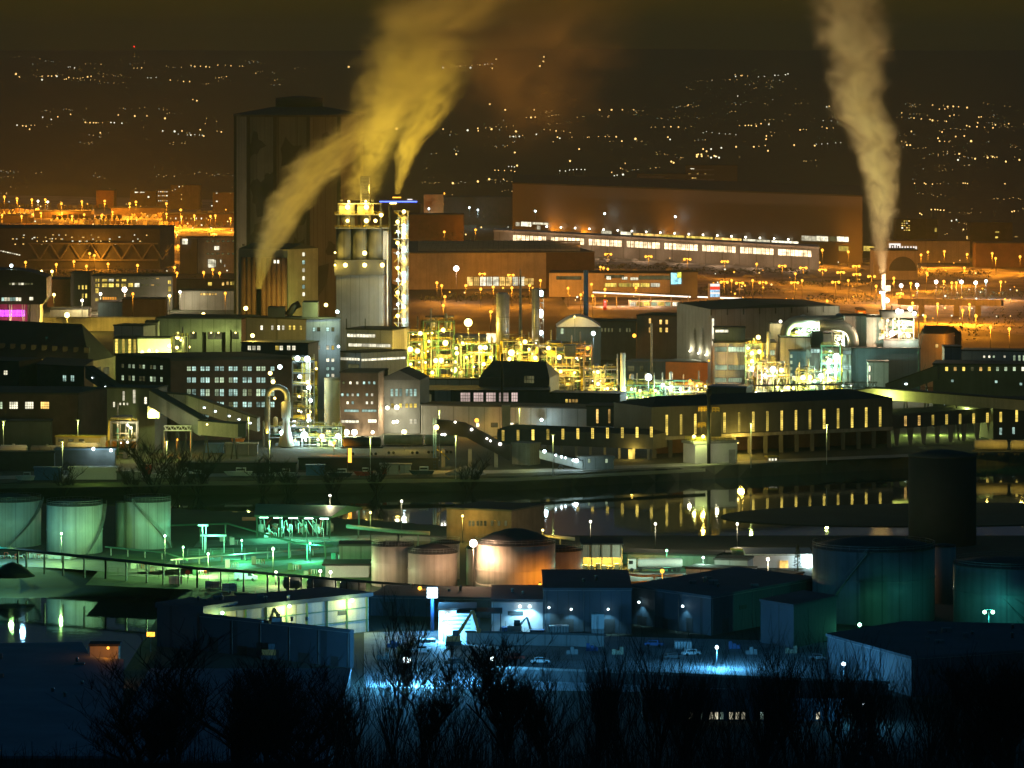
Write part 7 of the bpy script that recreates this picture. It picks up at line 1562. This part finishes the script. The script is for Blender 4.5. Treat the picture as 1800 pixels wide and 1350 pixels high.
# ---------------------------------------------------------------- dots of the far city
def far_d(py, x_px):
    lo, hi = 3600.0, 15400.0
    for _ in range(40):
        m = (lo + hi) / 2; zg = far_z(X(x_px, m), m) + 6
        if Z(py, m) > zg: lo = m
        else: hi = m
    return lo
PF = {}
def far_dot(px, py, s, c, label, group):
    d = far_d(py, px) if py > 90 else 15000.0
    q = P(px, py, d); r = max(.5, s * .5 * d / F)
    key = (c, round(r * 2) / 2)
    if key not in PF:
        r = max(.5, key[1]); mb = MB(); mb.ball((0, 0, 0), r, 0, 8, 5); mb.box(-.2, .1, -12, .2, .4, -r * .8, 1); o = mb.build('distant_lamp', [c, 'steel_dark'], loc=(0, 0, 0)); PF[key] = o
    else: o = PF[key].copy(); col.objects.link(o)
    o.location = q; tag(o, label, 'distant lamp', group); return o
rr = random.Random(77)
def scatter(n, x0, x1, y0, y1, lab, grp, smin=1.0, smax=2.2, warm=.75):
    i = 0; n = int(n * 1.25)
    while i < n:          # lamps stand along streets: short uneven rows, some alone
        k = rr.choice((1, 1, 2, 3, 5, 7)); cx, cy_ = rr.uniform(x0, x1), y0 + (y1 - y0) * (round(rr.random() * 5) / 5 * .7 + rr.random() * .3); st = rr.uniform(4, 13); sl = rr.uniform(-.25, .25); w = rr.random() < warm
        for j in range(min(k, n - i)):
            px = cx + (j - k / 2) * st * rr.uniform(.7, 1.3)
            far_dot(min(x1, max(x0, px)), min(y1, max(y0, cy_ + sl * st * (j - k / 2) * .5 + rr.uniform(-.8, .8))), rr.uniform(smin, smax) * rr.choice((.7, 1, 1, 1.2)), 'E_far' if w else 'E_farw', lab, grp)
        i += k
gl = 'far city lights'
for zone, lst in {'on the far left hillside': [(28, 130), (34, 135), (74, 140), (100, 134), (121, 136), (160, 134), (154, 135), (346, 177), (339, 175), (52, 227), (30, 220), (40, 221), (90, 210), (124, 201), (75, 206), (208, 202), (237, 204), (290, 208), (286, 230), (307, 231), (320, 230), (352, 228), (358, 239)],
                  'in the upper centre beyond the steam': [(613, 117.5), (872, 104), (956, 100), (955, 108), (949, 116), (779, 119), (865, 120), (827, 119)],
                  'on the dark slope right of the steam': [(683, 211), (655, 226), (697, 226), (779, 227), (864, 227), (907, 231), (822, 229), (943, 236), (980, 241), (984, 243), (1018, 262), (1093, 248), (1117, 244), (1174, 241), (1178, 245), (1184, 286), (1180, 284), (1099, 287), (1002, 283), (909, 291), (860, 315), (885, 315), (796, 322), (840, 319), (802, 271), (905, 268), (1054, 193), (1075, 193), (1094, 193), (1114, 193), (939, 193), (888, 193), (861, 183)],
                  'on the slope beside the right-hand plume': [(1236, 262), (1242, 266), (1250, 262), (1268, 260), (1294, 258), (1325, 258), (1350, 265), (1396, 255), (1432, 256), (1250, 277), (1258, 275), (1264, 277), (1602, 231), (1656, 232), (1695, 239), (1680, 240), (1617, 375), (1620, 377), (1779, 372), (1783, 371), (1707, 248), (1649, 243), (1594, 255), (1600, 255), (1792, 281), (1768, 284), (1736, 277), (1714, 279), (1684, 281)]}.items():
    for i, (px, py) in enumerate(sorted(lst)): far_dot(px, py, rr.uniform(2.0, 3.4), 'E_far' if rr.random() < .8 else 'E_farw', f'brighter far lamp {zone}, {ordn(i)} from the left', gl)
dl = lambda s: f'tiny dim lamp dot {s}'
scatter(34, 0, 500, 104, 150, dl('strewn along the far left ridge'), 'dim dots on the left ridge')
scatter(22, 15, 400, 195, 250, dl('strewn below the left ridge'), 'dim dots below the left ridge')
scatter(40, 770, 1200, 185, 262, dl('strewn over the slope right of the steam'), 'dim dots right of the steam')
scatter(10, 690, 880, 112, 125, dl('strewn high behind the steam'), 'dim dots behind the steam')
scatter(10, 1270, 1385, 130, 136, dl('in the high row left of the right plume'), 'dim dots in the high right row')
scatter(36, 1210, 1480, 165, 270, dl('strewn over the slope left of the right plume'), 'dim dots left of the right plume')
scatter(34, 1585, 1800, 170, 290, dl('strewn over the slope right of the right plume'), 'dim dots right of the right plume', 1.4, 2.6, .9)
scatter(8, 1225, 1260, 255, 280, dl('in the dense orange knot above the giant warehouse'), 'dots of the orange knot', 2, 3, 1)
scatter(16, 870, 1180, 270, 320, dl('strewn just above the giant warehouse'), 'dim dots above the giant warehouse')
scatter(16, 1600, 1790, 300, 420, dl('strewn over the dark quarter at far right'), 'dim dots in the right quarter', 1.2, 2.4)
o = far_dot(236, 82, 3.0, 'E_red', 'single red beacon light high over the left ridge', gl)
t = thing('radio_mast', 'thin radio mast under the red beacon on the left ridge', 'mast', (X(236, 15010), 15010, far_z(X(236, 15010), 15010))); x = X(236, 15010)
MB().bar((x, 15010, 100), (x, 15010, Z(83, 15010) - 2), .8).build('mast', 'steel_dark', t); MB().bar((x - 3, 15010, 112), (x + 3, 15010, 112), .5).build('cross_arm', 'steel_dark', t)

# small lights of signals, doors and bollards between the street lamps
def spark(px, py, r, c, label, group, h=2.5):
    d = F * (H - h) / (py - YH); key = ('s', c, r)
    if key not in PF:
        mb = MB(); mb.ball((0, 0, 0), r, 0, 8, 4); mb.box(-.06, .05, -h, .06, .15, -r * .8, 1); PF[key] = mb.build('bollard_light', [c, 'steel_dark'], loc=(0, 0, 0)); o = PF[key]
    else: o = PF[key].copy(); col.objects.link(o)
    o.location = P(px, py, d); tag(o, label, 'small light', group)
rr = random.Random(91)
for n, x0, x1, y0, y1, zone in ((70, 0, 412, 352, 412, 'the rail yard'), (26, 280, 412, 395, 480, 'the streets left of the gasholder'), (24, 730, 960, 395, 520, 'the road before the orange hall'), (56, 1000, 1560, 450, 535, 'the wide car park'), (46, 1570, 1790, 440, 560, 'the quarter right of the chimney')):
    for i in range(n): spark(rr.uniform(x0, x1), rr.uniform(y0, y1), rr.choice((.3, .4, .55)), rr.choice(('E_or', 'E_or', 'E_far', 'E_farw')), 'tiny low light among many in ' + zone, 'small lights in ' + zone)

# the faintest of the far lights, too many and too small to tell apart
mb = MB(); rr = random.Random(123)
for n, x0, x1, y0, y1 in ((90, 0, 520, 100, 150), (60, 0, 420, 190, 255), (120, 700, 1480, 180, 300), (110, 1560, 1800, 170, 300), (40, 1180, 1400, 125, 200), (60, 0, 410, 300, 345), (30, 730, 900, 310, 345), (60, 1600, 1800, 300, 430)):
    i = 0
    while i < n:
        k = rr.choice((1, 2, 4, 6)); cx, cy_ = rr.uniform(x0, x1), rr.uniform(y0, y1)
        for j in range(k):
            px, py = cx + j * rr.uniform(3, 9), cy_ + rr.gauss(0, 1.2); d = far_d(py, px) if py > 90 else 15000.0
            if py > 300: d = F * (H - 8) / (py - YH)
            q = P(px, py, d); mb.ball(q, rr.uniform(.28, .5) * d / F, 0 if rr.random() < .8 else 1, 6, 4)
        i += k
o = mb.build('distant_city_lights', ['E_far', 'E_farw']); o['kind'] = 'stuff'; o['label'] = 'haze of faint lights of the far city'
# ================================================================ far quay strip: wagons, sheds, boats, bare trees
sheet('grass', [(-80, 860), (900, 846), (1240, 829), (1240, 823), (900, 840), (-80, 851)], .06, 'grass')
sheet('road', [(-80, 843), (900, 832), (1600, 803), (1600, 798), (900, 826), (-80, 837)], .05, 'concrete')
sheet('grass', [(100, 818), (330, 812), (330, 806), (205, 806), (100, 812)], .06, 'grass')
def wagon(label, p0, p1, py0, py1, base, m):
    d = DG(base); x0, x1 = X(p0, d), X(p1, d); z0, z1 = Z(py1, d), Z(py0, d); r = (z1 - z0) / 2; zc = (z0 + z1) / 2
    t = thing('tank_wagon', label, 'tank wagon', ((x0 + x1) / 2, d, 0), 'tank wagons on the quay railway')
    MB().tube([(x0, d, zc), (x0 + .35, d, zc), (x1 - .35, d, zc), (x1, d, zc)], [r * .6, r, r, r * .6], 20).build('tank', m, t)
    MB().box(x0 - .6, d - 1, z0 - .5, x1 + .6, d + 1, z0 - .05).build('underframe', 'steel_dark', t)
    for k in (.14, .26, .74, .86): MB().tube([(x0 + (x1 - x0) * k, d - 1.0, .5), (x0 + (x1 - x0) * k, d - .85, .5)], .48, 12).build('wheel', 'black', t)
    MB().lathe((x0 + x1) / 2, d, [(.45, z1 - .1), (.45, z1 + .35)], 10).build('dome', m, t)
    return t
wagon('white tank wagon at the left picture edge', 0, 48, 782, 796, 806, 'white'); wagon('grey tank wagon between two white ones', 54, 112, 783, 796, 806, 'grey')
wagon('white tank wagon before the yellow hut', 118, 176, 778, 791, 804, 'white'); wagon('orange-yellow tank wagon right of the yellow hut', 186, 241, 774, 788, 804, 'orange')
wagon('dark tank wagon left of the lamp-lit yellow one', 603, 670, 768, 785, 800, 'grey_dark'); wagon('cream-yellow tank wagon lit by the yard lamps', 674, 743, 764, 782, 798, 'cream'); wagon('half-seen yellow tank wagon behind the black truss', 746, 800, 764, 781, 797, 'cream')
wagon('long cream tank wagon under the right end block', 1712, 1771, 773, 791, 800, 'cream'); wagon('cream tank wagon at the right picture edge', 1776, 1830, 773, 791, 800, 'cream')
for px in (1735, 1795): light(P(px, 766, DG(806)), 'yel', 1800)  # here and on the next line: added fills without lamps over the wagons
for px in (20, 150, 215): light(P(px, 768, DG(812)), 'yel', 700)
bulb_t = thing('yard_lamp_bar', 'bracket with a warm lamp over the cream-yellow wagon', 'lamp', G(711, 792)); d = DG(792); q = P(711, 759, d)
MB().bar((q.x, d, 0), (q.x, d, q.z + .6), .12).build('pole', 'steel', bulb_t); bulb(q, 'yel', .7, bulb_t); light(q + Vector((0, -1.5, -.6)), 'yel', 3500, bulb_t)
def shed(label, p0, p1, top, base, m, roof='roof_dark', depth=6, name='quay_shed', cat='shed'): d = DG(base); return bld(name, label, cat, foot((p0, d), (p1, d), depth), Z(top, d), m, roof)
shed('long black wagon shed roof along the quay at left', 96, 202, 791, 826, 'steel_dark', 'roof_blue'); shed('black flat store at the left edge of the quay', -40, 95, 797, 828, 'steel_dark')
t = bpy.data.objects['quay_shed']; 
for px, py in ((164, 789), (195, 791.5)): bulb(P(px, py, DG(826) - 1), 'cool', .45, t); light(P(px, py + 4, DG(826) - 4), 'cool', 1200, t)
shed('white quay shed with a bright roof edge', 121, 205, 824, 843, 'white', 'white', 5); light(P(165, 818, DG(852)), 'lime', 900)  # light over the shed is an added fill without a lamp
shed('blue container by the quay road at left', 60, 106, 824, 844, 'blue', 'blue', 3, 'container', 'container'); shed('dark red container right of the white quay shed', 247, 266, 820, 834, 'red', 'red', 3, 'container', 'container')
shed('pale low container left of the round-topped boat', 228, 248, 832, 843, 'pale', 'pale', 3, 'container', 'container'); shed('teal container half hidden by a bare trunk', 205, 227, 831, 843, 'tank_teal', 'tank_teal', 3, 'container', 'container')
shed('long low black block in the middle of the quay', 318, 520, 816, 832, 'steel_dark'); shed('black store below the tank wagons', 525, 770, 808, 826, 'steel_dark'); shed('pale flat roof before the box gallery legs', 396, 452, 782, 800, 'grey', 'concrete')  # first one is only a long low dark block
shed('dark blue container under the box gallery', 360, 393, 782, 796, 'blue', 'blue', 3, 'container', 'container'); shed('yellow container under the box gallery', 408, 428, 774, 786, 'orange', 'orange', 3, 'container', 'container')
shed('blue tarpaulin hut with a white door on the quay', 538, 570, 820, 836, 'blue', 'blue', 4, 'hut', 'hut'); shed('pale hut with a red door on the quay', 668, 700, 818, 834, 'pale', 'concrete', 4, 'hut', 'hut'); shed('small pale hut right of the red-door hut', 703, 722, 818, 832, 'pale', 'concrete', 3, 'hut', 'hut')
d = DG(834); q = P(676, 826, d); MB().box(q.x - .7, d - .12, 0, q.x + .7, d - .02, 2.2).build('door', 'red', bpy.data.objects['hut.002'] if 'hut.002' in bpy.data.objects else bpy.data.objects['hut'])
rr = random.Random(31)
def boat(label, px, base, L_, m, cab=True):
    d = DG(base); x = X(px, d); t = thing('boat', label, 'boat', (x, d, 0), 'boats laid up on the quay'); mb = MB(); w = L_ * .17
    ring = lambda s, z, o: [(x - L_ / 2 * s + o, d, z), (x - L_ * .2 * s, d - w * s, z), (x + L_ * .3 * s, d - w * s, z), (x + L_ / 2 * s, d - w * .7 * s, z), (x + L_ / 2 * s, d + w * .7 * s, z), (x + L_ * .3 * s, d + w * s, z), (x - L_ * .2 * s, d + w * s, z)]
    a, b = ring(.8, .4, 0), ring(1, 1.7, -.4); base_ = len(mb.v); mb.v += a + b
    for i in range(7): j = (i + 1) % 7; mb.face((base_ + i, base_ + j, base_ + 7 + j, base_ + 7 + i))
    mb.face([base_ + i for i in range(7)][::-1]); mb.face([base_ + 7 + i for i in range(7)]); mb.build('hull', m, t)
    if cab: MB().prism([(x - L_ * .1, d - w * .6), (x + L_ * .25, d - w * .6), (x + L_ * .25, d + w * .6), (x - L_ * .1, d + w * .6)], 1.72, 2.9).build('cabin', 'white', t); MB().box(x - L_ * .08, d - w * .62, 2.1, x + L_ * .22, d - w * .61, 2.6).build('window', 'black', t)
    for k in (-.25, .25): MB().box(x + L_ * k - .15, d - .6, 0, x + L_ * k + .15, d + .6, .5).build('cradle', 'steel', t)
for i, (px, base, l, m, lab) in enumerate(((284, 842, 7, 'white', 'white boat on a cradle right of the pale container'), (322, 838, 6, 'white', 'white boat under a tilted tarpaulin between bare trees'), (345, 842, 6, 'slate', 'grey boat right of the tilted tarpaulin'), (420, 838, 9, 'white', 'long pale boat lying left of the tall pole'), (500, 840, 7, 'white', 'pale boat left of the blue tarpaulin hut'), (598, 840, 8, 'slate', 'dark boat right of the blue tarpaulin hut'), (640, 838, 6, 'red', 'reddish boat left of the red-door hut'), (742, 836, 8, 'slate', 'grey boat right of the small pale hut'), (45, 846, 6, 'white', 'small pale boat left of the blue container'))): boat(lab, px, base, l, m)
t = thing('tarp_shelter', 'tilted white tarpaulin on poles by the quay boats', 'shelter', G(325, 842)); d = DG(841)
MB().prism([(X(316, d), d), (X(343, d), d), (X(343, d), d + 3), (X(316, d), d + 3)], [Z(828, d), Z(833, d), Z(833, d), Z(828, d)], [Z(828, d) + .15, Z(833, d) + .15, Z(833, d) + .15, Z(828, d) + .15]).build('tarpaulin', 'white', t)
for px in (317, 342): MB().bar((X(px, d), d + .2, 0), (X(px, d), d + .2, Z(834, d)), .06).build('pole', 'steel', t)
mb = MB(); c = G(818, 833); mb.lathe(c.x, c.y, [(7, -.1), (4, 1.4), (1, 2.4), (.1, 2.6)], 14); o = mb.build('gravel_heap', 'concrete', loc=(c.x, c.y, 0)); tag(o, 'pale gravel heap at the quay below the black truss', 'heap')
for px, p in ((60, 700), (180, 700), (330, 900), (440, 900), (560, 900), (690, 900), (840, 700), (960, 700), (1090, 900), (1330, 900), (1450, 900), (1560, 900)): pass
def quay_pole(label, px, top, base, p=750, c='lime'):
    d = DG(base); q = P(px, top, d); t = thing('lamp_post', label, 'lamp post', (q.x, d, 0), 'thin lamp posts on the quay')
    MB().tube([(q.x, d, -.1), (q.x, d, q.z)], [.14, .1], 6).build('pole', 'white', t); MB().box(q.x - .6, d - .25, q.z + .01, q.x + .6, d + .25, q.z + .2).build('hood', 'steel_dark', t)
    bulb((q.x, d - .1, q.z - .12), c if c != 'lime' else 'yel', .16, t, 'lamp_head'); light((q.x, d - .8, q.z - .5), c, p, t)
for lab, px, top, base in (('thin lit post at the left edge before the brick hall', 6, 741, 800), ('taller of two thin posts by the yellow hut', 137, 739, 802), ('thin post before the black wagon shed', 110, 777, 838), ('thin post among bare trees before the lit lawn strip', 293, 776, 842), ('thin post at the truss bridge end', 335, 737, 800), ('thin post under the long grey gallery', 437, 734, 800), ('tall thin post before the long black block', 474, 775, 842), ('thin post before the dark tank wagon', 651, 770, 842), ('thin post left of the black truss bridge', 772, 722, 810), ('tall thin post below the black truss bridge', 801, 766, 842), ('thin post among the low dim quay bays', 913, 718, 790), ('thin post on the quay before the belt house', 972, 765, 836), ('thin dark post before the columns', 1320, 745, 822), ('thin post before the middle of the quay warehouse', 1453, 747, 816)): quay_pole(lab, px, top, base)
pole_lamp('orange lamp on a short post below the tank wagons', 587, 779, 800, 'or', 2500, .45)
pole_lamp('orange lamp on a short post under the truss bridge', 311, 773, 800, 'or', 2000, .4)
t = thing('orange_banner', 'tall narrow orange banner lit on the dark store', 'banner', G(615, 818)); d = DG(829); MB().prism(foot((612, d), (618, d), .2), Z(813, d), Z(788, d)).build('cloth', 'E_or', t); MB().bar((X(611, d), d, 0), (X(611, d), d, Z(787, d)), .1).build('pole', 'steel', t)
t = thing('lit_scaffold', 'blue-posted scaffold with yellow lit rungs left of the tall post', 'scaffold', G(772, 830)); d = DG(826); mb = MB()
for px in (762, 766): mb.box(X(px, d) - .15, d, 0, X(px, d) + .15, d + .3, Z(735, d))
for i in range(18): z = Z(735, d) * (i + 1) / 19; mb.bar((X(762, d), d, z), (X(766, d), d, z), .06)
mb.build('mast', 'blue', t); mb = MB()
for i in range(5): mb.bar(P(768 + 4 * i, 790 + 3 * i, d), P(782 + 2 * i, 800 + 2 * i, d), .22)
mb.build('arm', 'steel_yellow', t); bulb(P(767, 751, d - .3), 'yel', .8, t); light(P(768, 756, d - 2.5), 'yel', 4000, t)
# ---------------------------------------------------------------- bare trees
def tree_mesh(seed, h, up=.5, spread=.55, levels=5, kids=(4, 4, 4, 4, 3), trunk=.32, r0=.02, len0=.34, bare=.25, n=3):
    rr = random.Random(seed); tk, cr = MB(), MB()
    def grow(mb, p, dirn, ln, r, lv):
        pts = [p]; d_ = dirn.copy(); k = 3 if lv < 2 else 2
        for i in range(k):
            d_ = (d_ + Vector((rr.gauss(0, .13), rr.gauss(0, .13), rr.gauss(0, .06) + up * .16))).normalized(); pts.append(pts[-1] + d_ * ln / k)
        rs = [r * (1 - .5 * i / k) for i in range(k + 1)]
        mb.tube(pts, rs, 6 if lv == 0 else n, cap=False)
        if lv >= levels: return
        for i in range(kids[min(lv, len(kids) - 1)] + rr.randint(0, 1)):
            s = rr.uniform(bare if lv == 0 else .2, 1.0); j = min(int(s * k), k - 1); q = pts[j].lerp(pts[j + 1], s * k - j)
            a = rr.uniform(0, 6.283); side = Vector((math.cos(a), math.sin(a), 0)); nd = (d_ * (1 - spread) + side * spread + Vector((0, 0, up * .35))).normalized()
            grow(cr, q, nd, ln * rr.uniform(.5, .82), max(r0 * .55, r * rr.uniform(.38, .6)), lv + 1)
    grow(tk, Vector((0, 0, -.5)), Vector((0, 0, 1)), h * len0, trunk, 0)
    return tk, cr
def tree_proto(seed, h, **k):
    tk, cr = tree_mesh(seed, h, **k); z = max(v[2] for v in cr.v); f = h / z
    for m_ in (tk, cr): m_.v = [(v[0] * f, v[1] * f, v[2] * f) for v in m_.v]
    t = thing('bare_tree', 'x', 'tree', (0, 0, 0)); tk.build('trunk', 'bark', t); cr.build('crown', 'bark', t); return t
TP = {}
def plant(label, px, top, base_d, kind, rz=0, group=None, wide=1.0):
    d = base_d; zg = ground_z(X(px, d), d); h = Z(top, d) - zg; key = kind
    if key not in TP:
        kw = dict(KINDS[kind]); TP[key] = (tree_proto(kw.pop('seed'), 20.0, **kw), [False])
    pr, used = TP[key]
    loc = (X(px, d), d, zg)
    if not used[0]: t = pr; used[0] = True; t.location = loc; t.rotation_euler = (0, 0, rz)
    else: t = clone(pr, loc, None, rz)
    t.scale = (h / 20 * wide, h / 20 * wide, h / 20); t['label'] = label
    if group: t['group'] = group
    t['_o'] = Vector(loc); return t
KINDS = {'round': dict(seed=1, up=.95, spread=.47, levels=5, kids=(7, 5, 4, 3, 3), trunk=.42, len0=.42, r0=.045, bare=.4), 'round2': dict(seed=4, up=.9, spread=.48, levels=5, kids=(7, 5, 4, 3, 3), trunk=.38, len0=.42, r0=.045, bare=.4),
         'broom': dict(seed=2, up=1.0, spread=.42, levels=5, kids=(6, 4, 4, 3, 3), trunk=.28, len0=.42, r0=.045, bare=.45), 'broom2': dict(seed=6, up=1.0, spread=.42, levels=5, kids=(6, 4, 4, 3, 3), trunk=.28, len0=.45, r0=.045, bare=.45),
         'slim': dict(seed=3, up=1.1, spread=.34, levels=3, kids=(8, 4, 4), trunk=.18, len0=.65, bare=.25, r0=.045), 'slim2': dict(seed=8, up=1.0, spread=.38, levels=3, kids=(8, 4, 4), trunk=.18, len0=.65, bare=.25, r0=.045),
         'open': dict(seed=9, up=.6, spread=.5, levels=4, kids=(6, 4, 4, 3), trunk=.42, len0=.38, r0=.1, bare=.35)}
for i, (px, top, base) in enumerate(((113, 800, 853), (232, 805, 852), (268, 748, 852), (310, 768, 852), (348, 778, 851), (465, 788, 849), (508, 800, 849), (585, 800, 848), (660, 795, 847), (826, 792, 843))):
    plant('bare quayside tree on the far bank, %s from the left' % ordn(i), px, top, DG(base), 'open', i * 1.3, 'bare trees along the far quay')
plant('broad bare tree with a rounded crown at lower left', 405, 1085, 620, 'round', .4, wide=2.1)
plant('smaller bare tree leaning out left of the rounded crown', 262, 1135, 640, 'round2', 2.0, wide=1.9)
plant('bare tree filling the gap right of the rounded crown', 520, 1135, 650, 'round2', 4.1, wide=1.9)
plant('bare tree behind the rounded crown, leaning right', 455, 1125, 680, 'broom2', 1.7, wide=1.7)
plant('bare tree standing in front of the rounded crown at left', 335, 1140, 660, 'broom', 2.9, wide=1.7)
plant('tall thin bare tree rising before the hall corner', 678, 1012, 900, 'broom', .3, wide=.8)
plant('slim bare tree beside the blazing blue floodlight', 628, 1130, 700, 'slim', 1.0, wide=1.5)
plant('bushy bare tree standing before the excavator', 760, 1110, 640, 'broom', 2.2, wide=1.6)
plant('broad upswept bare tree in front of the skips', 872, 1085, 620, 'broom2', .9, wide=1.7)
plant('upswept bare tree left of the white panel box', 985, 1130, 640, 'broom', 3.6, wide=1.4)
rs = random.Random(5); pts = sorted([(1040 + i * 18.5 + rs.uniform(-8, 8)) for i in range(34)])
for i, px in enumerate(pts):
    top = 1098 + 20 * math.sin(px * .021) + rs.uniform(-26, 34) + max(0, (px - 1480) * .12)
    plant('upright bare sapling in the right foreground thicket, %s from the left' % ordn(i), px, top, rs.uniform(600, 690), rs.choice(('slim', 'slim2')), i * .77, 'upright saplings in the foreground', wide=rs.uniform(1.0, 1.5))
for i, px in enumerate((560, 600, 650, 700, 735, 790, 820, 900, 925, 960, 1010, 1040)):
    plant('thin bare tree in the centre foreground band, %s from the left' % ordn(i), px, 1150 + 20 * (i % 3), 640 + 8 * i, ('slim2', 'slim')[i % 2], i * 1.1, 'thin trees in the centre foreground', wide=1.4)
plant('big bare tree reaching in from the right edge', 1790, 1030, 560, 'round', 3.0, wide=1.7)
plant('low bare tree below the big one at the right edge', 1705, 1170, 560, 'round2', 1.2)
# the dark undergrowth they stand in
mb = MB(); rr = random.Random(50)
for i in range(4200):
    px = rr.uniform(-80, 1880); d = rr.uniform(430, 600); x = X(px, d); z = ground_z(x, d)
    top = 1318 if px < 160 else 1300 if px < 300 else 1285; hh = max(2.0, (Z(top + rr.uniform(-30, 60), d) - z)) * rr.uniform(.5, 1.0)
    p = Vector((x, d, z)); q = p + Vector((rr.gauss(0, .5), rr.gauss(0, .3), hh)); m_ = p.lerp(q, .55) + Vector((rr.gauss(0, .25), 0, 0)); mb.tube([p, m_, q], [.07, .045, .015], 3, cap=False, sm=False)
    for k in range(3):
        s = p.lerp(q, rr.uniform(.3, .95)); mb.tube([s, s + Vector((rr.gauss(0, .7), rr.gauss(0, .4), rr.uniform(.5, 1.6)))], [.03, .012], 3, cap=False, sm=False)
o = mb.build('undergrowth', 'bark'); o['kind'] = 'stuff'; o['label'] = 'dark leafless undergrowth along the bottom'
